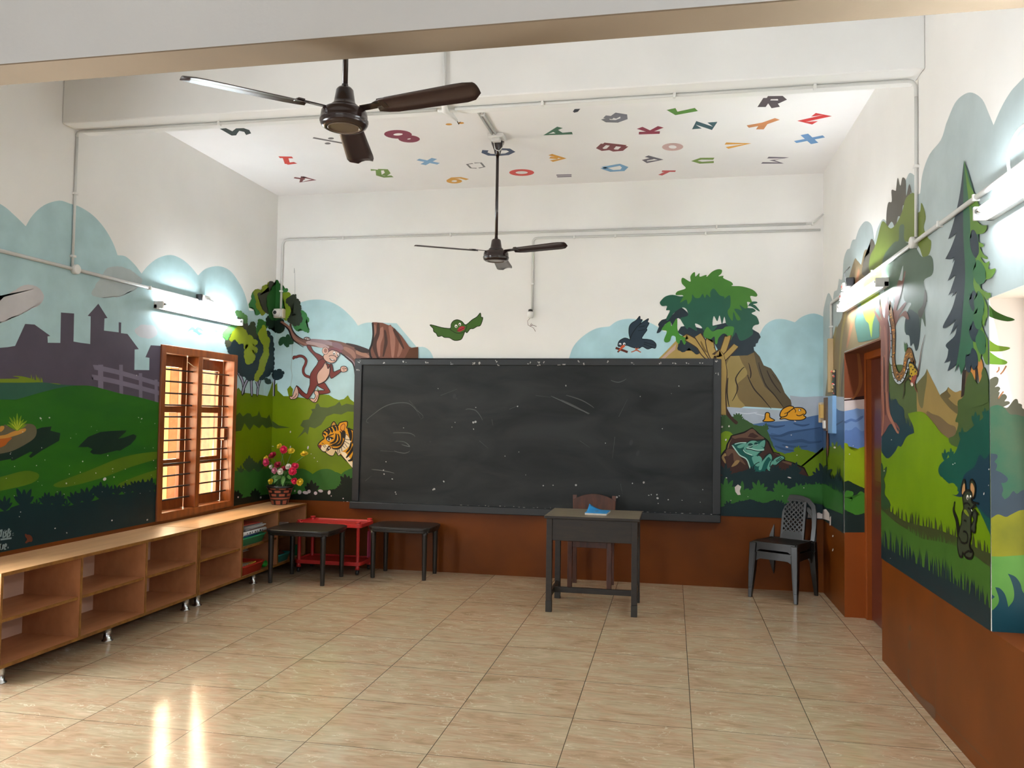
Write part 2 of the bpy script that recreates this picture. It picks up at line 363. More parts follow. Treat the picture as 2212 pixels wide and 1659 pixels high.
class Fig:
    """one painted motif on a wall: flat areas of paint, each a hair above the one under it"""
    def __init__(s, name, walls, layer, parent, label=None):
        s.name, s.walls, s.l, s.parent, s.label = name, walls, layer, parent, label; s.mb = MB(); s.k = NFIG[0]; NFIG[0] += 1; s.c = 0; s.base = True
    def _put(s, pts, m, c, st=None):
        ox, oy, k = c; s.l += 1; s.c += 1; off = (s.l + (s.c % 6) * 0.14 + (s.k % 5) * 0.025) * EPS
        for w in s.walls:
            P = [onwall(ox + p[0] * k, oy + p[1] * k, w) + NRM[w] * off for p in pts]
            Q = [P[0]]
            for p in P[1:]:
                if (p - Q[-1]).length > 2e-4: Q.append(p)
            if len(Q) < 3: continue
            while len(Q) > 3 and (Q[-1] - Q[0]).length < 2e-4: Q.pop()
            if max((p - Q[0]).length for p in Q) < 1e-3: continue
            b = len(s.mb.v); s.mb.v += Q; s.mb.face(range(b, b + len(Q)), m)
    def poly(s, c, pts, col, smooth=False, n=4):
        s._put(catmull(pts, n) if smooth else pts, pm(col) if isinstance(col, str) else col, c); return s
    def sp(s, c, pts, col, n=4): return s.poly(c, pts, col, True, n)
    def ell(s, c, cx, cy, rx, ry, col, rot=0.0, n=20):
        a = math.radians(rot); pts = []
        for i in range(n):
            t = 2 * PI * i / n; x, y = rx * math.cos(t), ry * math.sin(t); pts.append((cx + x * math.cos(a) - y * math.sin(a), cy + x * math.sin(a) + y * math.cos(a)))
        return s.poly(c, pts, col)
    def ring(s, c, cx, cy, rx, ry, wd, col, rot=0): return s.stroke(c, [(cx + rx * math.cos(2 * PI * i / 24), cy + ry * math.sin(2 * PI * i / 24)) for i in range(24)], wd, col, closed=True)
    def stroke(s, c, pts, wd, col, taper=False, closed=False, smooth=True):
        """ribbon of constant width wd metres along a pixel path"""
        ox, oy, k = c; m = pm(col) if isinstance(col, str) else col; s.l += 1; s.c += 1; off = (s.l + (s.c % 6) * 0.14 + (s.k % 5) * 0.025) * EPS
        if smooth and len(pts) > 2 and not closed:
            pts = catmull([(*p[:2],) for p in pts], 5)[:-5] + [pts[-1]]
        for w in s.walls:
            P = [onwall(ox + p[0] * k, oy + p[1] * k, w) for p in pts]; Q = [P[0]]
            for p in P[1:]:
                if (p - Q[-1]).length > 1e-4: Q.append(p)
            P = Q; L = len(P)
            if L < 2: continue
            nr = NRM[w]; Lf = []; Rt = []
            for i in range(L):
                t = (P[(i + 1) % L] - P[i - 1]) if closed else (P[min(i + 1, L - 1)] - P[max(i - 1, 0)])
                if t.length < 1e-9: t = Vector((0, 0, 1)) if w != 'C' else Vector((1, 0, 0))
                a = nr.cross(t.normalized()) * (wd / 2)
                if taper: a = a * max(0.12, math.sin(PI * (0.12 + 0.83 * i / (L - 1))) if taper == 2 else 1 - 0.9 * i / (L - 1))
                o = nr * off; Lf.append(P[i] + a + o); Rt.append(P[i] - a + o)
            b = len(s.mb.v); s.mb.v += Lf + Rt; mi = m
            for i in range(L if closed else L - 1):
                j = (i + 1) % L; s.mb.face((b + i, b + j, b + L + j, b + L + i), mi)
        return s
    def outline(s, c, pts, wd, col, smooth=True): return s.stroke(c, catmull(pts, 4) if smooth else pts, wd, col, closed=True)
    def tuft(s, c, cx, cy, h, n, spread, col, fat=0.22, lean=0):
        l0 = s.l
        for i in range(n):
            a = math.radians(lean + (spread * (i / (n - 1) - 0.5) if n > 1 else 0)); hh = h * (1 - 0.25 * abs(i / max(1, n - 1) - 0.5) * 2) * (0.85 + 0.3 * rnd.random())
            dx, dy = math.sin(a), -math.cos(a); px, py = -dy, dx; f = h * fat / 2
            pts = [(cx, cy + 0.1 * h), (cx + dx * hh * 0.55 - px * f, cy + dy * hh * 0.55 - py * f), (cx + dx * hh, cy + dy * hh), (cx + dx * hh * 0.55 + px * f, cy + dy * hh * 0.55 + py * f)]
            s.l = l0; s.sp(c, pts, col, 3)
        return s
    def blades(s, c, line, n, h, wd, col, lean=8, seed=1, up=True):
        R = random.Random(seed); l0 = s.l; P = [Vector(p) for p in line]; seg = [(P[i + 1] - P[i]).length for i in range(len(P) - 1)]; T = sum(seg)
        for i in range(n):
            d = T * (i + R.random() * 0.8) / n; k = 0
            while k < len(seg) - 1 and d > seg[k]: d -= seg[k]; k += 1
            p = P[k].lerp(P[k + 1], min(1, d / seg[k])); hh = h * (0.45 + 0.75 * R.random()) * (1 if up else -1); ww = wd * (0.7 + 0.6 * R.random()); x = hh * math.tan(math.radians(R.uniform(-lean, lean)))
            s.l = l0; s._put([(p.x - ww / 2, p.y + 0.15 * hh), (p.x - ww * 0.3 + x * 0.4, p.y - hh * 0.5), (p.x + x, p.y - hh), (p.x + ww * 0.35 + x * 0.4, p.y - hh * 0.5), (p.x + ww / 2, p.y + 0.15 * hh)], pm(col), c)
        return s
    def leafy(s, c, pts, col, amp=18, step=45, seed=2):
        """closed outline with rounded leaf lobes all along its edge"""
        R = random.Random(seed); out = []; L = len(pts)
        if c == LT: amp, step = amp * 2.3, step * 1.45
        area2 = sum(pts[i][0] * pts[(i + 1) % L][1] - pts[(i + 1) % L][0] * pts[i][1] for i in range(L)); sg = 1 if area2 > 0 else -1
        for i in range(L):
            a, b = Vector(pts[i][:2]), Vector(pts[(i + 1) % L][:2]); d = (b - a).length; k = max(1, int(round(d / step))); t = (b - a) / max(d, 1e-6); nn = Vector((t.y, -t.x)) * sg
            if len(pts[i]) > 2: out.append((a.x, a.y)); continue
            for j in range(k):
                p = a.lerp(b, j / k); q = a.lerp(b, (j + 1) / k); A = amp * R.uniform(0.6, 1.3)
                out.append((p.x, p.y))
                for f, g in ((-0.02, 0.42), (0.14, 0.80), (0.5, 1.0), (0.86, 0.80), (1.02, 0.42)): r = p.lerp(q, f) + nn * A * g; out.append((r.x, r.y))
        return s.poly(c, out, col)
    def done(s):
        o = s.mb.build(s.name, s.parent)
        for hy0, hy1, hz0, hz1, wl_ in HOLES:          # paint stops at the window and door openings
            if wl_ not in s.walls or (hz0 < -5 and not s.base): continue
            bm = bmesh.new(); bm.from_mesh(o.data); bmesh.ops.triangulate(bm, faces=bm.faces)
            for co, no in (((0, hy0, 0), (0, 1, 0)), ((0, hy1, 0), (0, 1, 0)), ((0, 0, hz0), (0, 0, 1)), ((0, 0, hz1), (0, 0, 1))):
                bmesh.ops.bisect_plane(bm, geom=bm.verts[:] + bm.edges[:] + bm.faces[:], plane_co=co, plane_no=no)
            X = 0.0 if wl_ == 'L' else W; kill = []
            for f in bm.faces:
                c = f.calc_center_median()
                if (abs(c.x - X) < 0.05 if wl_ != 'B' else abs(c.y) < 0.05) and hy0 < c.y < hy1 and hz0 < c.z < hz1: kill.append(f)
            if kill:
                bmesh.ops.delete(bm, geom=kill, context='FACES'); bm.to_mesh(o.data)
            bm.free()
        if s.label: o['label'] = s.label
        return o
# ------------------------------------------------------------------ room shell
ZB = 0.66                                # top of the brown wainscot
def shell(name, boxes, bands=True):
    mb = MB()
    for x0, x1, y0, y1, z0, z1 in boxes:
        if bands and z0 < ZB < z1:
            mb.box(x0, x1, y0, y1, z0, ZB, M_BROWN); mb.box(x0, x1, y0, y1, ZB, z1, M_WALL)
        else: mb.box(x0, x1, y0, y1, z0, z1, M_BROWN if (bands and z1 <= ZB) else M_WALL)
    return mb
def structure(o, label=None): return tag(o, label, None, None, 'structure')
YR = -12.0
fl = structure(MB().box(-0.23, W + 0.23, YR, 0.23, -0.12, 0.0, M_FLOOR).build('floor'), 'glossy beige marble-patterned tile floor')
ce = structure(MB().box(-0.23, W + 0.23, YR - 0.23, 0.23, H, H + 0.15, M_CEIL).build('ceiling'), 'white ceiling painted with coloured letters and numbers')
LY0, LY1, WZ0, WZ1 = -1.912, -0.735, 0.66, 2.10
wl = structure(shell('wall_left', [(-0.23, 0, YR, -5.32, 0, H), (-0.23, 0, -5.32, -4.12, 0, WZ0), (-0.23, 0, -5.32, -4.12, WZ1, H), (-0.23, 0, -4.12, LY0, 0, H), (-0.23, 0, LY0, LY1, 0, WZ0), (-0.23, 0, LY0, LY1, WZ1, H), (-0.23, 0, LY1, 0.23, 0, H)]).build('wall_left'), 'left wall with painted countryside mural above a brown base')  # the nearer opening is unseen, cut in to bring more light
wb = structure(shell('wall_back', [(0, W, 0, 0.23, 0, H)]).build('wall_back'), 'end wall with painted jungle mural behind the blackboard')
RY0, RY1, DY0, DY1 = -5.15, YN, -2.092, YD
wr_boxes = [(W, W + 0.23, YR, RY0, 0, H), (W, W + 0.23, RY0, RY1, 0, WZ0), (W, W + 0.23, RY0, RY1, WZ1, H), (W, W + 0.23, RY1, DY0, 0, H), (W, W + 0.23, DY0, DY1, 2.11, H), (W, W + 0.23, DY1, 0.23, 0, H)]
wr = structure(shell('wall_right', wr_boxes).build('wall_right'), 'right wall with painted forest mural, doorway and window recess')
rear = [(-0.23, 0.6, YR - 0.23, YR, 0, H), (0.6, 4.9, YR - 0.23, YR, 0, 0.9), (0.6, 4.9, YR - 0.23, YR, 2.6, H), (2.5, 3.0, YR - 0.23, YR, 0.9, 2.6), (4.9, W + 0.23, YR - 0.23, YR, 0, H)]
structure(shell('wall_rear', rear).build('wall_rear'))
b2 = structure(MB().box(0, W, -3.073, -2.813, 3.506, H, M_BEAM).build('trim_1', bevel=0.008), 'white cross beam in the middle of the ceiling')
M_BEAM1 = mat('near_beam_paint', (0.64, 0.65, 0.655), rough=0.8, var=0.02, scale=2, bump=0.22, bscale=38, spec=0.2)
M_BEAM1_SHADE = mat('near_beam_shade_tan', (0.25, 0.19, 0.13), rough=0.75, var=0.04, scale=3, bump=0.1, bscale=60, spec=0.2)  # warm shade under the near beam, put into a darker colour
mb = MB().box(0, W, -4.774, -4.58, 3.094, H, M_BEAM1); mb.box(0, W, -4.773, -4.581, 3.088, 3.094, M_BEAM1_SHADE)
b1 = structure(mb.build('trim_2'), 'nearest cross beam with tan shade painted on its underside')
# outside: ground, unseen sunshades added to block sun, the neighbouring building seen through the window
M_GROUND = mat('pale_ground', '#d8c4a8', rough=0.9, var=0.1, scale=2)
structure(MB().box(-9, W + 8, -20, 9, -0.5, -0.3, M_GROUND).build('ground'))
M_CONC = mat('concrete', '#b9b3a8', rough=0.9)
for nm, bx in (('trim_5', (-0.95, -0.23, -5.5, -3.95, 2.2, 2.28)), ('trim_3', (W + 0.23, W + 0.95, -5.3, -3.8, 2.2, 2.28)), ('trim_4', (0.3, 5.2, YR - 0.95, YR - 0.23, 2.7, 2.78))):
    structure(MB().box(*bx, M_CONC).build(nm))
M_YEL = mat('yellow_lime_wash', (0.82, 0.56, 0.20), rough=0.9, var=0.05, scale=3)
M_PIL = mat('salmon_pillar', (0.70, 0.34, 0.20), rough=0.9, var=0.14, scale=9, bump=0.2)
nb = thing('neighbouring_building', 'sunlit yellow building with salmon pillars seen through the barred window', 'building', (-1.75, 1.5, -0.3))
MB().box(-0.2, 0, -4.5, 3.5, 0, 4.2, M_YEL).build('facade', nb)
for u0, u1 in ((386, 403), (437, 455)):
    ya, yb = unp(u0, 900, 0, -1.62).y - 1.5, unp(u1, 900, 0, -1.62).y - 1.5
    MB().box(0, 0.13, ya, yb, 0, 4.2, M_PIL).build('pillar', nb, bevel=0.01)

# ------------------------------------------------------------------ window_1 in the left wall
w1 = structure(thing('window_1', None, None, (0, 0, 0)), 'wooden barred window with two tall openings in the left wall')
if 'category' in w1: del w1['category']
mb = MB(); FX0, FX1 = -0.10, 0.014
mb.box(FX0, FX1, LY0, LY0 + 0.062, WZ0, WZ1, M_FRAME); mb.box(FX0, FX1, LY1 - 0.062, LY1, WZ0, WZ1, M_FRAME)
mb.box(FX0, FX1, LY0 + 0.062, LY1 - 0.062, WZ1 - 0.065, WZ1, M_FRAME); mb.box(FX0, FX1, LY0 + 0.062, LY1 - 0.062, WZ0, WZ0 + 0.06, M_FRAME)
YM = -1.352
mb.box(FX0, FX1, YM - 0.032, YM + 0.032, WZ0 + 0.06, WZ1 - 0.065, M_FRAME)
mb.build('window_frame', w1, bevel=0.004)
for k in range(12):
    z = 1.905 - k * (1.905 - 0.815) / 11
    MB().tube([(-0.045, LY0 + 0.03, z), (-0.045, LY1 - 0.03, z)], 0.0075, M_BAR, 8).build('bar', w1)
for ya, yb in ((LY0 + 0.062, YM - 0.032), (YM + 0.032, LY1 - 0.062)):
    mb = MB(); x0, x1 = -0.135, -0.10; z0, z1 = WZ0 + 0.06, WZ1 - 0.065
    mb.box(x0, x1, ya, ya + 0.05, z0, z1, M_FRAME); mb.box(x0, x1, yb - 0.07, yb, z0, z1, M_FRAME)
    for za, zb in ((z0, z0 + 0.085), (1.085, 1.145), (1.545, 1.60), (z1 - 0.10, z1)): mb.box(x0, x1, ya + 0.05, yb - 0.07, za, zb, M_FRAME)
    sh = mb.build('window_sash', w1, bevel=0.003)
    MB().box(-0.121, -0.117, ya + 0.04, yb - 0.06, z0 + 0.03, z1 - 0.03, M_GLASS).build('pane', sh)
MB().box(-0.09, -0.045, LY1 - 0.105, LY1 - 0.064, 1.29, 1.40, M_FRAME).build('latch_block', w1, bevel=0.004)
MB().tube([(-0.02, YM - 0.15, 1.985), (-0.008, YM - 0.06, 1.945), (-0.006, YM - 0.03, 1.95)], 0.003, M_CREAM, 6).build('hook', w1)
# window_2 (right wall, only its far jamb is in view)
w2 = structure(thing('window_2', None, None), 'window recess in the right wall, cut by the edge of the picture')
mb = MB()
for a in ((RY0, RY0 + 0.06, WZ0, WZ1), (RY1 - 0.06, RY1, WZ0, WZ1), (RY0 + 0.06, RY1 - 0.06, WZ1 - 0.06, WZ1), (RY0 + 0.06, RY1 - 0.06, WZ0, WZ0 + 0.06), (-4.58, -4.52, WZ0 + 0.06, WZ1 - 0.06)):
    mb.box(W + 0.17, W + 0.23, a[0], a[1], a[2], a[3], M_FRAME)
mb.build('window_frame', w2)
# door_1
d1 = structure(thing('door_1', None, None), 'doorway in the right wall with orange frame and closed dark door')
mb = MB(); OX0, OX1 = W + 0.150, W + 0.235
mb.box(OX0, OX1, DY1 - 0.062, DY1, 0, 2.11, M_ORANGE); mb.box(OX0, OX1, DY0, DY0 + 0.062, 0, 2.11, M_ORANGE); mb.box(OX0, OX1, DY0 + 0.062, DY1 - 0.062, 2.045, 2.11, M_ORANGE)
mb.build('door_frame', d1, bevel=0.005)
M_DLEAF = mat('dark_door', (0.10, 0.022, 0.012), rough=0.35, var=0.15, scale=3)
mb = MB(); mb.box(W + 0.19, W + 0.225, DY0 + 0.062, DY1 - 0.062, 0.008, 2.045, M_DLEAF)
for za, zb in ((0.2, 0.95), (1.1, 1.9)): mb.box(W + 0.182, W + 0.19, DY0 + 0.2, DY1 - 0.2, za, zb, M_DLEAF)
mb.build('door_leaf', d1, bevel=0.004)

# ------------------------------------------------------------------ ceiling letters and numbers
def glyph(nm, c, col, strokes=(), rings=(), dots=(), polys=(), wd=0.055):
    f = Fig('painted_character', 'C', 0, ce, nm)
    m = pm(col)
    for s in strokes:
        f.l = 2; f.stroke(c, s, wd, m, smooth=False)
    for r in rings: f.l = 2; f.ring(c, *r[:4], r[4] if len(r) > 4 else wd, m)
    for d in dots: f.l = 2; f.ell(c, *d, m)
    for p in polys: f.l = 2; f.poly(c, p, m)
    f.done()
glyph('dark green number three', A1, '#1c2c2a', polys=[[(1750, 1025), (1800, 1020), (1850, 1045), (1880, 1022), (1940, 1020), (1985, 1035), (2000, 1062), (1960, 1075), (1945, 1050), (1905, 1042), (1890, 1062), (1880, 1078), (1845, 1080)]])
glyph('grey division sign', A2, '#5b5655', strokes=[[(466, 1097), (714, 1142)]], dots=[(608, 1102, 24, 8), (582, 1142, 24, 8)], wd=0.035)
glyph('maroon number eight', A2, '#75233a', rings=[(1142, 1070, 74, 22), (1230, 1106, 50, 17)], wd=0.075)
glyph('red number one', A2, '#bb352a', strokes=[[(195, 1252), (302, 1254)], [(245, 1254), (262, 1306)], [(252, 1305), (326, 1296)]], wd=0.05)
glyph('maroon number four', A2, '#6c2a2c', strokes=[[(315, 1415), (400, 1427)], [(388, 1406), (368, 1450), (474, 1432), (380, 1408)]], wd=0.045)
glyph('green number two', A2, '#5c7a2b', strokes=[[(925, 1353), (985, 1356), (990, 1396), (1030, 1408), (1098, 1404)], [(985, 1352), (1045, 1352), (1060, 1378), (1030, 1398)]], wd=0.055)
glyph('blue multiplication sign', A2, '#6c93b5', strokes=[[(1300, 1270), (1465, 1304)], [(1432, 1262), (1342, 1311)]], wd=0.055)
glyph('pair of grey square brackets', A2, '#686868', strokes=[[(1738, 1302), (1692, 1308), (1722, 1338), (1768, 1340)], [(1750, 1298), (1802, 1296), (1830, 1329), (1785, 1338)]], wd=0.022)
glyph('ochre number nine', A2, '#c48c2c', rings=[(1590, 1442, 42, 13)], strokes=[[(1545, 1438), (1580, 1418), (1640, 1416), (1695, 1430)]], wd=0.05)
glyph('red number zero', A3, '#c03833', rings=[(173, 1374, 74, 19)], wd=0.06)
glyph('navy letter C', A2, '#283955', strokes=[[(1838, 1196), (1830, 1215), (1870, 1232), (1940, 1234), (2010, 1228), (2052, 1208), (2020, 1190), (1960, 1188)]], wd=0.055)
glyph('two orange dots', A2, '#c4892a', dots=[(1547, 990, 26, 8), (1643, 979, 25, 8)])
glyph('green letter A', A3, '#2c5c43', strokes=[[(478, 1014), (366, 1072), (576, 1060)], [(440, 1040), (478, 1064)]], wd=0.055)
glyph('dark apostrophe', A3, '#2a2c38', polys=[[(595, 868), (640, 866), (620, 890), (592, 897), (580, 888)]])
glyph('grey letter G', A3, '#6b6b73', strokes=[[(832, 930), (905, 938)], [(832, 945), (860, 964), (930, 966), (988, 945), (985, 918), (925, 908), (905, 925), (945, 935)]], wd=0.06)
glyph('crimson letter K', A3, '#7e1d37', strokes=[[(1106, 1060), (1273, 1055)], [(1281, 1010), (1195, 1048), (1112, 1018)]], wd=0.06)
glyph('green letter L', A3, '#4a7a28', strokes=[[(1564, 872), (1405, 903), (1362, 868)]], wd=0.07)
glyph('teal letter N', A3, '#284c54', strokes=[[(1568, 1026), (1560, 978), (1692, 1022), (1692, 973)]], wd=0.075)
glyph('brown letter Y', A4, '#b8794a', strokes=[[(12, 1008), (140, 985), (248, 947)], [(140, 985), (108, 1030)]], wd=0.06)
glyph('maroon letter B', A3, '#6a2b31', strokes=[[(822, 1144), (1000, 1164)], [(828, 1146), (790, 1180), (820, 1194), (870, 1188), (905, 1156)], [(905, 1156), (880, 1188), (910, 1199), (960, 1196), (998, 1164)]], wd=0.055)
glyph('pale pink letter O', A3, '#b89892', rings=[(1375, 1170, 58, 22)], wd=0.055)
glyph('ochre letter V', A3, '#cb8f26', strokes=[[(1795, 1143), (1975, 1144), (1808, 1178)]], wd=0.055)
glyph('ochre letter F', A3, '#c98f2a', strokes=[[(400, 1231), (508, 1262), (410, 1283)], [(398, 1254), (462, 1260)]], wd=0.05)
glyph('blue letter D', A3, '#6696bb', strokes=[[(820, 1336), (955, 1312), (997, 1332), (975, 1356), (890, 1361), (820, 1336)]], wd=0.06)
glyph('grey letter P', A3, '#56515c', strokes=[[(1168, 1244), (1280, 1272), (1170, 1292), (1150, 1276), (1215, 1262)]], wd=0.05)
glyph('green letter U', A3, '#678634', strokes=[[(1703, 1264), (1600, 1264), (1548, 1281), (1600, 1296), (1703, 1290)]], wd=0.055)
glyph('red letter T', A3, '#b13f42', strokes=[[(1398, 1363), (1290, 1363)], [(1345, 1362), (1276, 1395)]], wd=0.045)
glyph('grey equals sign', A3, '#625c68', strokes=[[(450, 1395), (570, 1392)], [(455, 1408), (570, 1404)]], wd=0.035)
glyph('grey letter R', A4, '#453b40', strokes=[[(122, 852), (170, 780)], [(165, 778), (270, 776), (290, 795), (255, 812), (165, 812)], [(205, 812), (235, 856)]], wd=0.06)
glyph('red letter Z', A4, '#b92c2c', strokes=[[(535, 914), (648, 920), (440, 966), (548, 978)]], wd=0.075)
glyph('blue letter X', A4, '#5a87b5', strokes=[[(462, 1070), (545, 1142)], [(390, 1131), (618, 1086)]], wd=0.06)
glyph('grey letter W', A4, '#5c5460', strokes=[[(172, 1255), (322, 1257), (205, 1276), (288, 1298), (124, 1297)]], wd=0.045)

# ------------------------------------------------------------------ mural, left wall
f = Fig('painted_sky', 'L', 0, wl, 'pale blue painted sky with scalloped top')
f.sp(A5, [(-2600, -700, 1), (-1500, -500), (-700, -250), (-300, -10), (0, 148), (110, 235), (205, 327, 1), (260, 240), (350, 160), (470, 123), (560, 148), (640, 175), (740, 240), (830, 340), (900, 460), (936, 558, 1), (1000, 568), (1070, 630), (1127, 704, 1), (1180, 640), (1260, 580), (1360, 556), (1450, 590), (1520, 650), (1577, 719, 1), (1640, 665), (1740, 645), (1830, 680), (1900, 770), (1950, 870), (1985, 1000, 1), (2195, 1000, 1), (2210, 1900, 1), (-2600, 1900, 1)], '#9db8bb')
f.done()
f = Fig('painted_cloud', 'L', 2, wl, 'faint pink painted cloud above the roofs')
f.leafy(A5, [(-400, 960), (0, 920), (130, 840), (210, 800), (300, 820), (345, 890), (320, 940), (180, 1010), (90, 1050), (0, 1085), (-400, 1150)], '#b0adae', 14, 70); f.done()
f = Fig('painted_cloud', 'L', 2, wl, 'faint pink painted cloud crossed by the conduit')
f.leafy(A5, [(735, 870), (790, 770), (850, 670), (950, 655), (1050, 690), (1130, 760), (1080, 820), (960, 880), (830, 890)], '#a3adae', 12, 70); f.done()
f = Fig('painted_cloud', 'L', 2, wl, 'small pink painted cloud left of the window')
f.leafy(A5, [(1075, 1160), (1135, 1115), (1220, 1122), (1250, 1180), (1200, 1215), (1120, 1205)], '#b0b2b6', 10, 45); f.done()
f = Fig('painted_town', 'L', 4, wl, 'dark purple painted farm buildings with a pointed tower')
f.poly(A5, [(-1600, 1330), (-900, 1330), (-600, 1250), (-300, 1320), (60, 1290), (120, 1280), (200, 1105), (275, 1110), (400, 1200), (378, 1205), (380, 1255), (480, 1256), (485, 1014), (590, 1022), (585, 1245), (640, 1255), (718, 1265), (722, 1045), (698, 1040), (783, 944), (856, 1058), (832, 1062), (828, 1158), (945, 1172), (945, 1092), (965, 1094), (963, 1178), (1015, 1185), (1105, 1306), (1072, 1309), (1070, 1471), (1188, 1473), (1190, 1375), (1158, 1370), (1200, 1275), (1290, 1280), (1290, 1950), (-1600, 1950)], '#4a434f')
f.done()
f = Fig('painted_fence', 'L', 7, wl, 'mauve painted rail fence')
for p in ([(760, 1455), (900, 1480), (1100, 1535), (1290, 1595)], [(745, 1532), (900, 1560), (1100, 1610), (1290, 1665)]): f.stroke(A5, p, 0.036, '#6d6575'); f.l -= 0.5
for x, y0, y1, wd in ((800, 1430, 1640, 0.055), (963, 1430, 1690, 0.042), (1118, 1497, 1720, 0.042), (1242, 1548, 1760, 0.04)): f.stroke(A5, [(x, y0), (x + 2, y1)], wd, '#6d6575'); f.l -= 0.5
f.done()
M_GRASSL = mat('paint_meadow', '#1f561a', rough=0.40, k=1.1, col2='#2c6414', scale=1.6, stretch=(1, 0.7, 2.6), spec=0.22)
f = Fig('painted_meadow', 'L', 9, wl, 'green painted meadow with olive streaks')
f.sp(B1, [(-1800, 40, 1), (0, 68), (100, 46), (200, 52), (340, 96), (500, 120), (500, 260, 1), (-1800, 260, 1)], '#6a7c1a')
f.blades(B1, [(250, 90), (345, 100)], 9, 55, 14, '#6a7c1a')
f.sp(B1, [(-1800, 80, 1), (0, 98), (330, 96), (460, 112), (760, 150), (760, 320, 1), (-1800, 320, 1)], '#2a5140')
f.sp(B1, [(-1800, 235, 1), (0, 232), (90, 240), (200, 212), (330, 175), (520, 130), (700, 122), (830, 150), (960, 185), (1110, 215), (1275, 260, 1), (1260, 1240, 1), (0, 1500, 1), (-1800, 1850, 1)], M_GRASSL)
f.l = 12
for p in ([(430, 905), (700, 800), (980, 690), (1255, 648), (1255, 700), (1040, 770), (800, 860), (520, 930)], [(-200, 900), (0, 850), (200, 800), (310, 830), (250, 900), (0, 960), (-200, 1000)], [(950, 900), (1255, 790), (1255, 850), (1000, 950)]):
    f.l = 13; f.sp(B1, p, '#4a6614')
f.done()
f = Fig('painted_cast_shadow', 'L', 15, wl, 'dark ragged cast shadow painted on the meadow beside the mound')
f.poly(B1, [(-200, 700), (0, 660), (130, 600), (290, 470), (330, 455), (410, 447), (400, 480), (480, 500), (470, 560), (330, 640), (245, 697), (228, 685), (258, 652), (240, 648), (110, 716), (88, 718), (85, 705), (-200, 760)], '#14281f'); f.done()  # mural shadow of a left-out figure, painted dark green
f = Fig('painted_cast_shadow', 'L', 15, wl, 'dark ragged cast shadow painted on the meadow towards the window')
f.poly(B1, [(620, 612), (640, 590), (700, 530), (800, 490), (880, 483), (1005, 478), (1000, 492), (940, 545), (985, 535), (1060, 508), (1086, 520), (1080, 545), (1040, 590), (955, 640), (930, 638), (800, 670), (740, 668), (715, 650), (735, 628), (700, 610)], '#14281f'); f.done()  # second painted cast shadow, its figure left out of the mural
f = Fig('painted_mound', 'L', 17, wl, 'brown and orange painted mound with a grass tuft')
f.sp(B1, [(-300, 440, 1), (0, 442), (40, 432), (110, 468), (200, 428), (262, 432), (290, 472), (275, 535), (200, 590), (100, 640), (0, 664), (-300, 720, 1)], '#595440')
f.sp(B1, [(-300, 520, 1), (0, 520), (100, 488), (196, 462), (200, 485), (150, 510), (60, 540), (0, 575), (-300, 640, 1)], '#b07f3a')
f.sp(B1, [(-300, 560, 1), (0, 545), (92, 534), (60, 572), (0, 615), (-300, 690, 1)], '#a3561e'); f.sp(B1, [(0, 448), (30, 445), (28, 470), (0, 490)], '#b07f3a')
f.tuft(B1, 135, 470, 130, 9, 130, '#62801a', 0.13); f.tuft(B1, 135, 470, 90, 5, 90, '#98a52a', 0.10); f.done()
f = Fig('painted_undergrowth', 'L', 17, wl, 'dark blue-green painted undergrowth along the bottom')
DG = '#0d262a'
f.sp(B1, [(-1800, 1180, 1), (-600, 1150), (0, 1125), (90, 1090), (200, 1060), (300, 1065), (420, 1068), (540, 1080), (640, 1052), (760, 1035), (860, 985), (960, 990), (1050, 972), (1160, 955), (1262, 985, 1), (1258, 1203, 1), (0, 1450, 1), (-1800, 1800, 1)], DG)
for x, y, h, n in ((35, 1110, 110, 5), (190, 1075, 150, 5), (290, 1075, 60, 3), (372, 1075, 110, 6), (460, 1080, 125, 6), (530, 1080, 60, 3), (600, 1065, 115, 5), (690, 1050, 130, 5), (800, 1015, 130, 7), (870, 985, 85, 4), (930, 985, 85, 4), (1010, 985, 95, 6), (1085, 970, 105, 6), (1135, 960, 110, 5), (1190, 965, 110, 6), (1240, 985, 70, 3), (-150, 1140, 120, 6), (-350, 1160, 140, 5)): f.tuft(B1, x, y, h, n, 95, DG, 0.26)
f.done()
f = Fig('painted_birds', 'L', 5, wl, 'two small blue painted birds under the tube light')
BL = crop(340, 600, 200)
f.poly(BL, [(710, 1303), (770, 1215), (825, 1165), (860, 1180), (905, 1225), (970, 1150), (1020, 1185), (1104, 1278), (1060, 1270), (1000, 1245), (965, 1250), (985, 1290), (1085, 1345), (1040, 1355), (995, 1378), (930, 1320), (870, 1290), (845, 1285), (860, 1258), (825, 1243), (770, 1262)], '#5585c0')
f.poly(BL, [(1183, 1238), (1225, 1170), (1270, 1142), (1335, 1180), (1375, 1150), (1410, 1165), (1470, 1212), (1400, 1218), (1390, 1235), (1450, 1277), (1415, 1308), (1350, 1275), (1310, 1275), (1262, 1230), (1270, 1212), (1235, 1210)], '#5f93cc'); f.done()
f = Fig('painted_lettering', 'L', 45, wl, 'hand-painted words in pale paint, cut by the picture edge')
INK = '#7d8d8e'
def letters(c, strokes, wd=0.011):
    l0 = f.l
    for s in strokes: f.l = l0; f.stroke(c, s, wd, INK)
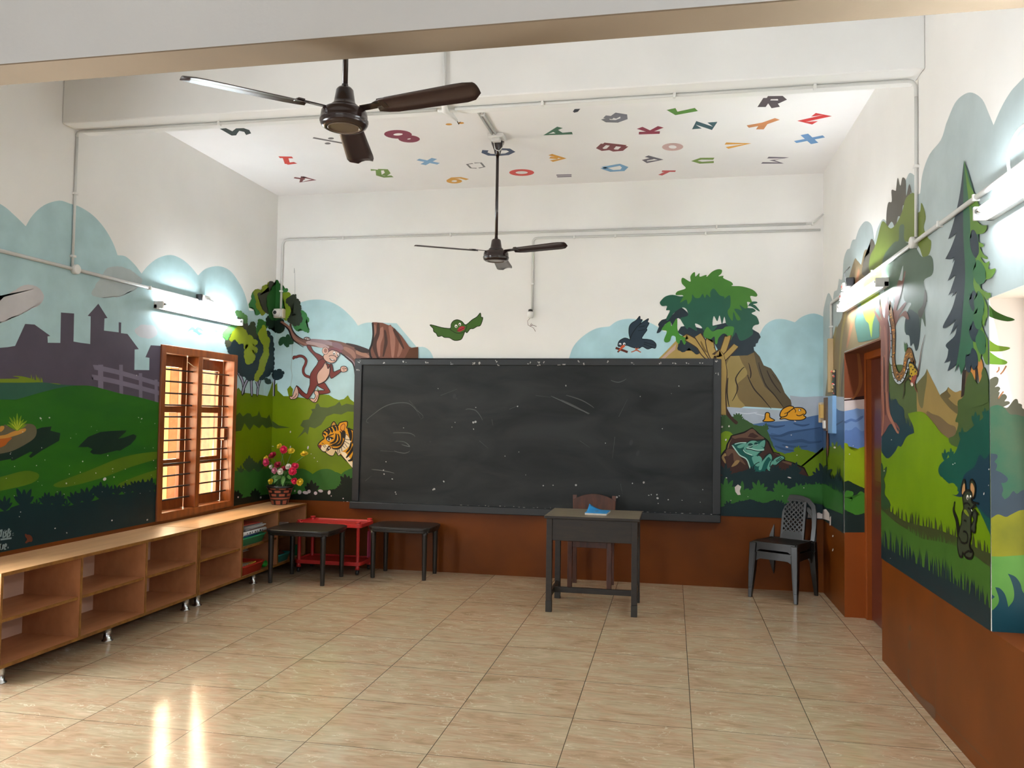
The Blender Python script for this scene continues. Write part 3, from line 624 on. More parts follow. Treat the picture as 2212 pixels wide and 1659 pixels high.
letters(WC, [[(40, 740), (5, 960)], [(0, 790), (60, 770)], [(100, 800), (75, 960), (95, 950)], [(125, 765), (128, 770), (131, 775)], [(185, 800), (145, 830), (165, 880), (150, 930), (115, 955)], [(255, 710), (200, 945), (215, 940)], [(215, 765), (280, 745)], [(310, 800), (270, 830), (290, 870), (280, 920), (245, 940)], [(370, 850), (375, 862)], [(372, 905), (370, 920)],
                [(0, 1045), (330, 1000)], [(15, 1190), (-15, 1240), (-10, 1320), (20, 1310), (35, 1200), (25, 1320), (45, 1310)], [(75, 1195), (60, 1330)], [(70, 1240), (100, 1185)], [(120, 1265), (165, 1235), (170, 1190), (140, 1190), (115, 1270), (120, 1320), (160, 1315)], [(210, 1290), (240, 1275)],
                [(-60, 960), (-25, 800), (0, 790)], [(-190, 990), (-130, 760), (-100, 980)], [(-160, 900), (-105, 890)], [(-100, 1210), (-160, 1240), (-165, 1330), (-110, 1340)]])
f.sp(WC, [(725, 900), (760, 870), (800, 900), (860, 900), (930, 950), (960, 1040), (930, 1110), (860, 1110), (800, 1140), (770, 1160), (735, 1130), (780, 1070), (790, 1020), (750, 970)], '#5f3020'); f.done()
FLK = '#b9b4b0'
f = Fig('paint_chips', 'L', 45, wl, 'white chips in the mural paint'); R_ = random.Random(3); f0 = f.l
for x, y, a in [(320, 382, 11), (390, 377, 7), (830, 866, 12), (905, 850, 6), (525, 900, 7), (655, 725, 5), (160, 1128, 4), (150, 1165, 4), (888, 1195, 6), (1170, 1190, 6), (435, 1258, 5), (528, 1294, 6), (1100, 376, 5), (1125, 385, 5), (760, 818, 6), (550, 760, 3), (1085, 40, 5)] + [(R_.randint(20, 1240), R_.randint(380, 1000), R_.randint(2, 4)) for _ in range(40)]:
    f.l = f0; f.ell(B1, x, y, a, a * R_.uniform(0.6, 1.4), FLK, R_.randint(0, 90), 7)
f.done()
# trees in the left corner (they run on round the corner onto the end wall)
LG, MG, OL, DK, NV = '#7d8a1a', '#2f6428', '#6c7714', '#2e3522', '#16262b'
f = Fig('painted_corner_grass', 'LB', 9, wb, 'bright green painted grass and bushes in the corner')
f.poly(B2, [(190, 175), (215, 160), (240, 138), (265, 172), (300, 180), (400, 192), (470, 205), (492, 150), (512, 84), (528, 120), (548, 100), (552, 160), (600, 205), (640, 205), (628, 150), (652, 122), (675, 150), (668, 205), (720, 215), (800, 225), (850, 228), (872, 140), (892, 190), (960, 195), (1000, 222), (1040, 237), (1080, 228), (1112, 198), (1130, 230), (1168, 258), (1168, 1032), (520, 1040), (190, 1075)], mat('paint_bush_grass', '#566c02', rough=0.40, k=1.1, col2='#6c8004', scale=1.5, spec=0.22))
f.poly(B2, [(205, 375), (250, 335), (275, 368), (310, 340), (335, 345), (348, 372), (390, 358), (403, 322), (420, 372), (465, 382), (485, 350), (500, 402), (560, 438), (652, 457), (540, 463), (500, 448), (460, 462), (430, 432), (405, 462), (360, 430), (330, 478), (288, 420), (262, 480), (205, 490)], '#36481f')
f.poly(B2, [(705, 543), (745, 495), (765, 460), (733, 440), (755, 398), (800, 390), (830, 330), (818, 310), (850, 305), (858, 270), (875, 262), (892, 292), (950, 297), (1010, 278), (1045, 248), (1062, 282), (1100, 265), (1168, 278), (1168, 330), (1110, 328), (1060, 352), (1000, 345), (940, 368), (900, 432), (850, 462), (805, 450), (792, 512), (772, 490), (740, 515)], '#45532c')
f.leafy(B2, [(195, 815), (300, 800), (430, 790), (560, 785), (660, 795), (760, 790), (830, 832), (890, 795), (960, 790), (1060, 838), (1110, 800), (1168, 785), (1168, 1036), (520, 1044), (195, 1078)], '#2c5a22', 9, 55)
for x, y, h, n in ((258, 810, 60, 3), (325, 800, 110, 7), (395, 800, 90, 4)): f.tuft(B2, x, y, h, n, 80, '#2a4228', 0.3)
BK = '#0e1812'
f.leafy(B2, [(190, 1030), (300, 1015), (420, 1000), (500, 992), (640, 1000), (720, 985), (780, 960), (900, 965), (1010, 950), (1060, 915), (1130, 900), (1166, 910), (1166, 1036), (520, 1044), (190, 1075)], BK, 8, 30)
for x, y, h, n in ((225, 1030, 85, 6), (372, 1010, 80, 5), (822, 970, 110, 5), (1105, 930, 110, 6), (1060, 950, 60, 4)): f.tuft(B2, x, y, h, n, 100, BK, 0.3)
for x, y, a, b in ((728, 970, 16, 18), (775, 974, 24, 13), (803, 964, 14, 15), (855, 978, 14, 14), (895, 960, 20, 12), (963, 972, 12, 18), (795, 615, 6, 14), (655, 490, 5, 9), (655, 610, 5, 10), (515, 605, 9, 3), (415, 1012, 7, 9), (235, 1010, 6, 7), (690, 960, 6, 9), (1075, 1020, 5, 5), (980, 1000, 4, 5), (870, 725, 3, 4), (845, 697, 4, 4), (820, 665, 3, 3)): f.l = 40; f.ell(B2, x, y, a, b, '#b5abac', 10, 9)
f.done()
f = Fig('painted_corner_sky', 'LB', 1, wb, 'pale blue painted sky in the corner and above the monkey')
f.sp(A6, [(440, 1000, 1), (731, 935, 1), (800, 916), (880, 911), (960, 924), (1050, 970), (1120, 1030), (1165, 1080), (1191, 1119, 1), (1240, 1100), (1306, 1093), (1500, 1100, 1), (1660, 1290, 1), (1720, 1290), (1768, 1325), (1797, 1388, 1), (1200, 1390, 1), (1190, 2100, 1), (440, 2100, 1)], '#a4c1c6'); f.done()
f = Fig('painted_grove', 'LB', 20, wl, 'painted grove of small trees beside the window')
for p in ([(880, 1470), (930, 1560), (935, 1650)], [(975, 1540), (945, 1600), (930, 1660)], [(1000, 1480), (1000, 1580), (1005, 1670)], [(1075, 1540), (1055, 1600), (1050, 1670)], [(1040, 1560), (1056, 1610)]):
    q = [(x + 1000, y) for x, y in p]; f.stroke(A5, q, 0.05, '#1e2226'); f.stroke(A5, q, 0.022, '#9b96ac')
f.leafy(LT, [(115, 1440), (150, 1370), (230, 1310), (320, 1250), (480, 1200), (640, 1180), (780, 1130), (880, 1060), (940, 1150), (965, 1260), (990, 1380), (1000, 1560), (1015, 1750), (950, 1880), (850, 1960), (780, 2030), (690, 1950), (580, 2040), (470, 1930), (340, 1900), (285, 1750), (260, 1560), (180, 1520)], NV, 22, 80, 5)
f.leafy(LT, [(70, 1330), (110, 1220), (130, 1100), (280, 960), (340, 740), (400, 700), (450, 820), (490, 960), (500, 1080), (330, 1150), (170, 1260), (130, 1370)], '#3d3e30', 16, 60, 6)
f.leafy(LT, [(15, 1150), (50, 1060), (150, 980), (260, 930), (300, 960), (200, 1060), (130, 1130), (90, 1240)], '#528a4a', 14, 50, 7)
f.leafy(LT, [(265, 665), (330, 670), (440, 740), (490, 800), (480, 900), (430, 860), (380, 780), (300, 760)], '#4a7340', 12, 45, 8)
f.leafy(LT, [(500, 1050), (560, 940), (590, 880), (640, 960), (680, 1100), (640, 1200), (520, 1180)], DK, 16, 55, 9)
f.leafy(LT, [(690, 1060), (720, 880), (760, 830), (830, 880), (880, 920), (850, 1010), (760, 1080), (700, 1130)], MG, 14, 50, 9)
f.leafy(LT, [(150, 1250), (200, 1120), (280, 1000), (360, 990), (470, 1080), (500, 1170), (560, 1150), (610, 1240), (680, 1250), (660, 1330), (600, 1320), (690, 1450), (640, 1500), (600, 1440), (640, 1600), (560, 1700), (470, 1700), (450, 1520), (500, 1330), (440, 1420), (430, 1290), (370, 1300), (310, 1280), (260, 1200)], LG, 12, 55, 10)
f.leafy(LT, [(730, 1080), (800, 1000), (815, 940), (860, 1050), (880, 1170), (940, 1240), (900, 1400), (910, 1560), (860, 1700), (800, 1880), (720, 1990), (670, 2060), (650, 1960), (720, 1840), (760, 1620), (830, 1480), (820, 1330), (760, 1240), (730, 1160)], LG, 10, 55, 11)
f.leafy(LT, [(1000, 1900), (1090, 1850), (1190, 1860), (1210, 1930), (1150, 2010), (1040, 2020)], NV, 18, 60, 12)
f.leafy(LT, [(850, 2000), (960, 2060), (930, 2110), (860, 2090)], '#20332a', 12, 40, 12)
f.done()
f = Fig('painted_treetop', 'LB', 45, wb, 'painted treetop spanning the corner around the camera')
f.leafy(LT, [(890, 790), (1000, 760), (1180, 830), (1240, 980), (1190, 1080), (1090, 1090), (1040, 960), (960, 1020), (920, 960)], '#15271c', 18, 70, 3)
f.leafy(LT, [(530, 560), (600, 420), (590, 340), (640, 260), (760, 300), (780, 500), (820, 640), (760, 690), (670, 740), (640, 600)], '#2f6a34', 14, 50, 4)
f.leafy(LT, [(620, 300), (680, 235), (780, 290), (830, 160), (920, 170), (930, 90), (980, 110), (940, 300), (800, 330), (740, 420), (800, 560), (850, 690), (790, 750), (740, 640), (680, 560), (690, 430)], OL, 12, 55, 5)
f.leafy(LT, [(710, 310), (790, 330), (860, 280), (930, 270), (930, 110), (970, 75), (1020, 120), (1010, 400), (960, 700), (880, 700), (820, 640), (760, 500)], '#34342a', 10, 50, 6)
f.leafy(LT, [(890, 400), (950, 300), (1010, 180), (1060, 120), (1090, 45), (1125, 120), (1160, 150), (1230, 190), (1250, 260), (1300, 420), (1290, 600), (1200, 760), (1100, 830), (960, 810), (910, 600)], '#235424', 12, 60, 7)
f.leafy(LT, [(1210, 230), (1310, 230), (1270, 290), (1210, 300)], '#2f6a34', 10, 40, 3)
f.leafy(LT, [(1210, 320), (1290, 300), (1360, 350), (1330, 460), (1290, 560), (1370, 590), (1470, 720), (1400, 780), (1330, 760), (1290, 850), (1230, 800), (1280, 620), (1240, 480)], '#6a8018', 12, 50, 8)
f.leafy(LT, [(1530, 660), (1640, 690), (1680, 780), (1730, 840), (1650, 880), (1660, 960), (1730, 1050), (1680, 1075), (1560, 1000), (1500, 1060), (1420, 960), (1420, 900), (1560, 880)], '#33703a', 14, 60, 9)
f.leafy(LT, [(1280, 460), (1350, 400), (1440, 340), (1470, 370), (1450, 440), (1530, 460), (1520, 550), (1570, 590), (1540, 680), (1590, 850), (1490, 940), (1340, 890), (1330, 800), (1400, 760), (1470, 740), (1440, 650), (1370, 560)], '#272e22', 14, 50, 10)
f.leafy(LT, [(1140, 1260), (1190, 1190), (1280, 1200), (1320, 1130), (1350, 1210), (1420, 1290), (1390, 1320), (1320, 1270), (1310, 1380), (1270, 1360), (1230, 1290), (1160, 1350)], '#1d4229', 10, 45, 11)
f.done()
# ------------------------------------------------------------------ mural, end wall
OUT = '#1c1210'
f = Fig('painted_branch', 'B', 60, wb, 'brown painted tree trunk and long branch')
f.poly(A6, [(1306, 1092), (1340, 1092), (1390, 1097), (1470, 1130), (1540, 1200), (1600, 1285), (1620, 1295), (1672, 1288), (1674, 1390), (1190, 1390), (1240, 1372), (1300, 1362), (1290, 1330), (1302, 1250), (1312, 1180)], '#6e4436')
BR = [(-130, -55), (-40, -25), (30, 35), (55, 60), (50, 0), (95, -10), (100, 80), (150, 180), (200, 240), (330, 295), (480, 305), (640, 315), (900, 320), (1080, 355), (1300, 420), (1500, 500), (1640, 530), (1700, 680), (1385, 690), (1380, 900), (1355, 890), (1320, 790), (1230, 690), (1100, 590), (1000, 545), (830, 500), (720, 480), (560, 452), (430, 436), (320, 437), (220, 380), (130, 310), (80, 220), (40, 110), (-40, 30), (-130, -15)]
f.poly(MK, BR, '#6b4a40')
for p, w_, c in (([(-100, -35), (40, 70), (110, 220), (220, 330), (400, 390)], .035, '#8a5f50'), ([(400, 385), (560, 375), (700, 430), (830, 470)], .055, '#a68a88'), ([(480, 330), (700, 350), (900, 400), (1100, 470)], .045, '#8d7478'), ([(1130, 480), (1300, 570), (1340, 690)], .05, '#8d6455'), ([(1380, 560), (1500, 590), (1640, 660)], .05, '#9a6f5c'), ([(900, 400), (1030, 440), (1110, 500)], .06, '#7b5b60'), ([(1150, 640), (1290, 740), (1370, 850)], .03, '#8b7074'),
               ([(1890, 80), (1880, 220), (1830, 400), (1850, 640)], .05, '#916455'), ([(2040, 40), (2100, 250), (2110, 450), (2100, 660)], .055, '#916455'), ([(1740, 20), (1750, 200), (1720, 400)], .035, '#8a5f4f'), ([(2250, 320), (2260, 500), (2200, 650)], .04, '#8a5f4f'),
               ([(1820, 0), (1815, 180), (1745, 380), (1770, 560), (1840, 660)], .045, '#40281f'), ([(1940, 130), (1975, 330), (1955, 470), (1910, 640)], .035, '#40281f'), ([(2130, 110), (2200, 230), (2330, 500)], .035, '#40281f'), ([(1640, 530), (1400, 450), (1180, 390)], .03, '#33211d'), ([(1640, 540), (1500, 530), (1350, 470)], .04, '#2e1d19')):
    f.stroke(MK, p, w_, c, taper=2)
f.stroke(MK, [(1702, -10), (1722, 200), (1692, 400), (1650, 530), (1690, 650)], .02, OUT); f.stroke(MK, [(-130, -5), (-40, 40), (40, 120), (80, 225), (130, 318), (220, 388), (320, 440)], .018, OUT, 2); f.stroke(MK, [(1000, 555), (1100, 600), (1230, 700), (1320, 800), (1360, 1000), (1368, 1400)], .014, OUT)
f.stroke(MK, [(95, -10), (110, 110), (200, 230), (330, 290)], .014, OUT, 2); f.poly(A6, [(1605, 1300), (1672, 1290), (1674, 1388), (1560, 1388)], '#55331f'); f.done()
f = Fig('painted_monkey', 'B', 90, wb, 'red-brown painted monkey swinging from the branch')
RB, SK, LN = '#6a2b26', '#c29c8b', '#240d0d'
TAILP = [(150, 700), (200, 655), (270, 637), (340, 660), (385, 725), (372, 800), (335, 880), (332, 960), (368, 1020), (430, 1048), (490, 1045)]
f.stroke(MK, TAILP, .030, LN); f.stroke(MK, TAILP, .022, RB)
parts = [([(400, 430), (470, 430), (520, 520), (580, 575), (660, 612), (745, 680), (755, 770), (640, 745), (600, 690), (520, 600), (440, 512)], RB),
         ([(615, 1215), (740, 1168), (815, 1265), (862, 1340), (840, 1372), (740, 1392), (640, 1392), (632, 1330), (755, 1318), (680, 1270)], RB),
         ([(860, 815), (892, 800), (915, 870), (932, 950), (1000, 930), (1072, 903), (1082, 942), (990, 1022), (900, 1080), (872, 1062), (848, 990)], RB),
         ([(640, 735), (600, 810), (540, 890), (480, 985), (465, 1060), (462, 1200), (435, 1290), (402, 1392), (330, 1352), (240, 1255), (190, 1232), (222, 1335), (300, 1425), (390, 1480), (425, 1492), (465, 1442), (540, 1330), (612, 1215), (740, 1165), (825, 1075), (852, 985), (880, 830), (800, 780), (742, 690)], RB),
         ([(765, 765), (800, 800), (822, 890), (858, 830), (852, 980), (800, 1090), (740, 1150), (640, 1192), (612, 1150), (600, 1040), (632, 955), (720, 850)], SK),
         ([(192, 1238), (222, 1290), (236, 1385), (205, 1465), (140, 1497), (75, 1490), (60, 1440), (110, 1440), (150, 1330)], SK),
         ([(560, 1328), (620, 1340), (640, 1400), (622, 1490), (590, 1552), (530, 1556), (462, 1500), (490, 1478), (545, 1490), (572, 1425), (550, 1380)], SK),
         ([(1070, 890), (1090, 850), (1140, 840), (1192, 860), (1207, 910), (1180, 945), (1110, 957), (1080, 935)], SK),
         ([(345, 290), (365, 268), (400, 262), (450, 275), (465, 310), (430, 328), (370, 312)], '#b3a09a')]
for p, c in parts: f.sp(MK, p, c); f.outline(MK, p, .007, LN)
for p in ([(110, 1480), (170, 1440), (190, 1380)], [(540, 1545), (590, 1490), (610, 1420)], [(1110, 890), (1150, 880), (1190, 900)], [(385, 275), (400, 310)], [(425, 270), (435, 310)], [(760, 770), (800, 820), (822, 890), (860, 820)], [(1120, 915), (1160, 915)]): f.stroke(MK, p, .006, LN)
f.sp(MK, [(820, 500), (900, 470), (1000, 480), (1110, 545), (1080, 570), (1000, 555), (930, 520), (850, 545)], '#75434a')
HD = [(728, 640), (760, 602), (830, 556), (900, 516), (985, 538), (1052, 575), (1035, 640), (1000, 680), (992, 720), (950, 762), (880, 777), (800, 750), (745, 700)]
f.sp(MK, HD, SK); f.outline(MK, HD, .007, LN); f.ell(MK, 770, 535, 66, 76, LN); f.ell(MK, 770, 535, 59, 69, '#c4a093'); f.ell(MK, 775, 530, 34, 44, '#8a6055')
f.ell(MK, 948, 580, 31, 40, '#4e4540'); f.ell(MK, 948, 580, 26, 34, '#d9d4cf'); f.ell(MK, 1024, 608, 27, 36, '#4e4540'); f.ell(MK, 1024, 608, 22, 30, '#d9d4cf'); f.ell(MK, 945, 592, 12, 18, '#1a1a1a'); f.ell(MK, 1020, 618, 11, 16, '#1a1a1a')
f.stroke(MK, [(850, 650), (890, 625), (960, 640), (1000, 690)], .006, LN); f.sp(MK, [(850, 680), (900, 695), (965, 720), (935, 738), (880, 725)], '#3b2a28'); f.sp(MK, [(868, 690), (910, 703), (945, 718), (910, 722)], '#ddd8d2'); f.ell(MK, 968, 640, 14, 9, '#5d3a33'); f.done()
f = Fig('painted_tiger', 'B', 44, wb, 'painted tiger head and shoulder in front of the bushes')
OR, CRM, ST = '#c4860f', '#d8c6a6', '#16130f'
EAR = [(840, 455), (860, 380), (905, 340), (945, 390), (960, 435)]
f.sp(TG, EAR, '#a9772f'); f.outline(TG, EAR, .010, ST)
HDT = [(635, 660), (640, 600), (700, 540), (830, 460), (950, 425), (1010, 430), (1030, 380), (1110, 345), (1215, 340), (1226, 420), (1210, 490), (1300, 520), (1415, 580, 1), (1400, 1455, 1), (1350, 1450, 1), (1260, 1330), (1160, 1240), (1060, 1130), (1010, 1150), (940, 1050), (900, 1130), (850, 1157), (780, 1130), (700, 1065), (640, 1052), (580, 992), (530, 930), (528, 880), (590, 805), (672, 742), (648, 690)]
f.sp(TG, HDT, OR); f.outline(TG, HDT, .011, ST)
f.sp(TG, [(1150, 545), (1200, 640), (1300, 790), (1290, 900), (1200, 990), (1090, 1062), (1020, 1145), (978, 1080), (945, 1010), (1060, 950), (1140, 820), (1172, 700)], CRM)
f.sp(TG, [(590, 925), (700, 890), (775, 900), (745, 960), (700, 1045), (640, 1042), (600, 1000)], CRM); f.sp(TG, [(715, 1050), (820, 980), (935, 1000), (900, 1122), (850, 1150), (760, 1112)], '#ceb488'); f.sp(TG, [(1070, 1090), (1160, 1070), (1260, 1180), (1340, 1300), (1395, 1360), (1395, 1440), (1345, 1440), (1200, 1265)], CRM)
f.sp(TG, [(530, 905), (610, 898), (590, 975), (550, 960)], '#6a2422'); f.sp(TG, [(715, 1010), (780, 915), (835, 962), (800, 1012), (735, 1052)], '#2a1512'); f.sp(TG, [(730, 1020), (745, 1010), (742, 1040)], '#d9d4c8'); f.sp(TG, [(765, 965), (815, 960), (790, 990)], '#d9d4c8')
f.sp(TG, [(1055, 520), (1070, 430), (1140, 385), (1175, 420), (1165, 520), (1130, 570), (1090, 570)], '#6a3015'); f.sp(TG, [(1068, 510), (1085, 440), (1140, 400), (1160, 430), (1150, 520), (1110, 550)], '#c07f28')
f.sp(TG, [(710, 715), (790, 690), (900, 735), (830, 775), (790, 820), (735, 790)], ST); f.ell(TG, 788, 762, 48, 36, '#b9b5aa'); f.ell(TG, 788, 755, 26, 30, '#15100c')
for p, w_ in (([(690, 560), (770, 600), (755, 650)], .022), ([(740, 520), (790, 560), (785, 620)], .024), ([(810, 480), (850, 540), (865, 600)], .026), ([(880, 450), (930, 500), (935, 570)], .028), ([(950, 430), (990, 470), (1000, 560)], .02), ([(645, 620), (690, 640), (700, 670)], .02),
              ([(740, 690), (830, 660), (910, 630)], .012), ([(940, 630), (952, 740), (905, 825), (800, 840)], .024), ([(985, 640), (1030, 770), (965, 860), (850, 870)], .022), ([(1040, 580), (1095, 750), (1045, 880), (920, 912), (820, 880)], .024), ([(870, 945), (960, 990), (1060, 950), (1140, 830), (1150, 700)], .02), ([(1130, 560), (1140, 640), (1150, 740)], .045),
              ([(1240, 505), (1295, 620), (1300, 800)], .04), ([(1310, 830), (1280, 980), (1190, 1070)], .022), ([(1370, 560), (1392, 700), (1340, 860)], .035), ([(1395, 880), (1310, 1060), (1195, 1200)], .028), ([(1385, 1060), (1345, 1230), (1245, 1262)], .03), ([(1395, 1310), (1350, 1360)], .025), ([(1400, 900), (1370, 960)], .03)):
    f.stroke(TG, p, w_, ST, taper=2)
for p in ([(1170, 640), (1240, 660)], [(1180, 760), (1290, 780)], [(1150, 800), (1280, 880)], [(1160, 860), (1230, 960)], [(1100, 900), (1180, 980)], [(1080, 930), (1100, 1050)], [(1020, 980), (1050, 1090)], [(985, 1000), (1010, 1120)], [(640, 900), (690, 960)], [(680, 890), (720, 940)], [(620, 850), (660, 870)]): f.stroke(TG, p, .006, '#3a332b')
f.done()
f = Fig('painted_parrot', 'B', 4, wb, 'green painted parrot with red beak flying above the blackboard')
PR = [(1930, 1138), (1935, 1105), (1955, 1080), (1985, 1072), (2020, 1086), (2050, 1112), (2100, 1073), (2140, 1048), (2166, 1018), (2172, 1050), (2186, 1055), (2180, 1085), (2165, 1118), (2140, 1125), (2110, 1142), (2085, 1145), (2060, 1175), (2045, 1165), (2030, 1200), (2010, 1230), (1960, 1236), (1920, 1215), (1880, 1212), (1860, 1200), (1830, 1205), (1815, 1180), (1795, 1165), (1790, 1140), (1765, 1113), (1800, 1118), (1850, 1132), (1900, 1140)]
f.sp(A6, PR, '#3b5a22'); f.outline(A6, PR, .008, '#1b2a10'); f.poly(A6, [(1978, 1162), (1998, 1132), (2020, 1122), (2048, 1130), (2035, 1152), (2005, 1168)], '#a02c36'); f.stroke(A6, [(1980, 1160), (2015, 1148), (2045, 1132)], .006, '#4a1318')
f.stroke(A6, [(1930, 1138), (1950, 1165), (1990, 1180), (2040, 1165), (2050, 1115)], .006, '#1b2a10')
f.ell(A6, 1973, 1123, 11, 13, '#d8d8d0'); f.ell(A6, 2003, 1108, 10, 12, '#d8d8d0'); f.ell(A6, 1974, 1127, 5, 6, '#151515'); f.ell(A6, 2002, 1112, 5, 6, '#151515'); f.done()
f = Fig('painted_sky', 'B', 1, wb, 'pale blue painted sky right of the blackboard')
def a8to7(x, y): return (x + (1612 - 1000) / A8[2], y)
f.sp(A7, [(838, 1400, 1), (880, 1285), (960, 1200), (1060, 1142), (1167, 1125, 1), (1230, 1082), (1320, 1064), (1430, 1076), (1520, 1110), (1600, 1165, 1), (2200, 1165, 1), a8to7(105, 1190) + (1,), a8to7(150, 1115), a8to7(220, 1072), a8to7(300, 1068), a8to7(387, 1092) + (1,), a8to7(450, 1045), a8to7(540, 1022), a8to7(640, 1055) + (1,), a8to7(640, 1900) + (1,), (838, 1900, 1)], '#9fc0c8'); f.done()
f = Fig('painted_crow', 'B', 8, wb, 'dark blue painted crow with a stick in its orange beak')
CW = [(1240, 1285), (1238, 1255), (1252, 1235), (1285, 1218), (1312, 1222), (1332, 1230), (1322, 1180), (1325, 1128), (1345, 1098), (1380, 1075), (1408, 1043), (1412, 1068), (1428, 1072), (1410, 1105), (1395, 1120), (1440, 1085), (1478, 1063), (1470, 1090), (1482, 1100), (1462, 1140), (1465, 1155), (1440, 1190), (1425, 1222), (1470, 1228), (1510, 1238), (1537, 1265), (1532, 1298), (1505, 1295), (1470, 1305), (1430, 1285), (1400, 1300), (1350, 1292), (1300, 1275)]
f.sp(A7, CW, '#24323e'); f.outline(A7, CW, .007, '#0f161c'); f.stroke(A7, [(1332, 1228), (1350, 1180), (1395, 1120)], .008, '#0f161c')
for p in ([(1440, 1250), (1530, 1275)], [(1440, 1265), (1510, 1292)], [(1400, 1130), (1450, 1120)], [(1395, 1160), (1450, 1150)]): f.stroke(A7, p, .006, '#10181f')
f.stroke(A7, [(1216, 1296), (1260, 1310), (1312, 1330)], .022, '#4d1f16', smooth=False); f.stroke(A7, [(1232, 1330), (1262, 1300)], .016, '#4d1f16'); f.sp(A7, [(1258, 1285), (1275, 1272), (1292, 1280), (1272, 1300), (1238, 1322), (1250, 1300)], '#b8502c')
f.ell(A7, 1252, 1266, 10, 9, '#d8dadb'); f.ell(A7, 1285, 1264, 10, 10, '#d8dadb'); f.ell(A7, 1287, 1268, 4, 5, '#111111'); f.ell(A7, 1250, 1270, 4, 5, '#111111')
for p in ([(1372, 1298), (1375, 1315), (1340, 1328)], [(1400, 1300), (1385, 1312), (1418, 1330)], [(1375, 1315), (1400, 1318)]): f.stroke(A7, p, .010, '#a5563c')
f.done()
f = Fig('painted_cliff', 'B', 10, wb, 'tan and brown painted cliffs behind the lake')
f.poly(A7, [(1555, 1384), (1620, 1320), (1700, 1235), (1770, 1270), (1920, 1260), (2080, 1384)], '#a2894f'); f.poly(A7, [(1575, 1384), (1650, 1310), (1700, 1262), (1690, 1310), (1640, 1350), (1605, 1384)], '#b39686')
f.poly(B4, [(215, 380), (228, 130), (236, -90), (330, -190), (470, -165), (520, -110), (552, -40), (610, -15), (650, 40), (690, 105), (720, 180), (770, 240), (835, 300), (700, 304), (560, 296), (400, 288), (262, 292)], '#6b5a39')
f.sp(B4, [(236, 100), (260, -60), (330, -150), (380, -60), (420, 30), (335, 120), (350, 220), (400, 288), (262, 292)], '#8b7848'); f.poly(B4, [(470, -165), (520, -110), (552, -40), (610, -15), (650, 40), (690, 105), (720, 180), (770, 240), (835, 300), (720, 302), (640, 200), (560, 130), (520, 40), (490, -60)], '#4d432f')
for p in ([(400, -20), (330, 60), (345, 150), (300, 240)], [(430, 40), (470, 140), (540, 220), (610, 300)], [(520, -60), (560, 100), (640, 200), (720, 300)], [(270, 60), (260, 180), (280, 290)], [(440, 60), (450, 20), (430, -60)], [(580, 0), (620, 90), (690, 180)], [(620, 30), (690, 120)]): f.stroke(B4, p, .012, '#2a2118', 2)
f.done()
WAT = '#45628a'
f = Fig('painted_lake', 'BR', 26, wb, 'blue painted lake with wave lines')
f.sp(B4, [(760, 200, 1), (860, 212), (960, 208), (1060, 205), (1240, 215, 1), (1240, 480, 1), (240, 480, 1), (240, 290, 1), (560, 310), (760, 310)], '#99a2ae')
f.sp(B4, [(420, 430, 1), (490, 425), (560, 412), (640, 408), (760, 400), (840, 388), (900, 372), (960, 360), (1040, 345), (1090, 320), (1125, 300), (1160, 320), (1240, 330, 1), (1240, 700, 1), (560, 700, 1)], WAT)
f.sp(B4, [(600, 510), (700, 520), (800, 490), (900, 470), (1010, 455), (1100, 470), (1240, 480, 1), (1240, 720, 1), (640, 720, 1)], '#3a5579')
for p, w_ in (([(560, 425), (640, 450), (720, 435)], .02), ([(790, 420), (860, 440), (915, 425)], .018), ([(600, 510), (680, 522), (760, 495), (850, 480), (1000, 455)], .025), ([(620, 530), (740, 570), (850, 560), (920, 575), (1000, 560)], .03), ([(700, 590), (800, 610), (900, 600)], .02), ([(1040, 470), (1100, 450), (1190, 400)], .02), ([(640, 600), (720, 630), (800, 640)], .02)): f.stroke(B4, p, w_, '#2b4566', 2)
for p in ([(330, 330), (420, 345), (500, 330)], [(480, 340), (560, 360), (610, 345)]): f.stroke(B4, p, .008, '#b9c0c6', 2)
f.done()
f = Fig('painted_fish', 'B', 50, wb, 'yellow painted fish jumping in the lake')
for p in ([(545, 405), (560, 385), (565, 345), (580, 335), (598, 345), (602, 375), (640, 398), (600, 408)], [(680, 388), (710, 360), (740, 340), (790, 300), (850, 298), (880, 315), (888, 340), (870, 360), (888, 372), (870, 390), (835, 397), (760, 396), (720, 385)], [(680, 362), (690, 325), (715, 300), (760, 283), (792, 298), (745, 335), (735, 360), (700, 372)]): f.sp(B4, p, '#c58a17'); f.outline(B4, p, .009, '#1d1408')
f.stroke(B4, [(715, 345), (760, 330)], .006, '#1d1408'); f.stroke(B4, [(815, 352), (835, 362), (870, 345)], .008, '#1d1408'); f.ell(B4, 838, 317, 13, 11, '#1d1408'); f.ell(B4, 838, 317, 9, 8, '#d8cfa8'); f.ell(B4, 842, 316, 4, 4, '#1d1408')
f.stroke(B4, [(790, 305), (805, 320), (800, 335)], .006, '#1d1408'); f.done()
f = Fig('painted_bank', 'BR', 40, wb, 'green painted lake bank and bushes')
f.leafy(B4, [(205, 380), (260, 360), (330, 385), (400, 400), (470, 440), (560, 455), (590, 520), (640, 640), (205, 640)], '#33502a', 9, 40, 2)
for x, y, h in ((345, 400, 75), (560, 480, 60), (385, 420, 40)): f.tuft(B4, x, y, h, 6, 110, '#33502a', .28)
f.leafy(B4, [(205, 520), (240, 490), (290, 500), (320, 560), (300, 740), (205, 760)], '#66820f', 10, 60, 3)
f.leafy(B4, [(590, 590), (660, 650), (720, 670), (800, 650), (880, 640), (960, 665), (1040, 640), (1110, 640), (1200, 640, 1), (1200, 960, 1), (620, 960, 1)], '#566f0c', 9, 45, 4)
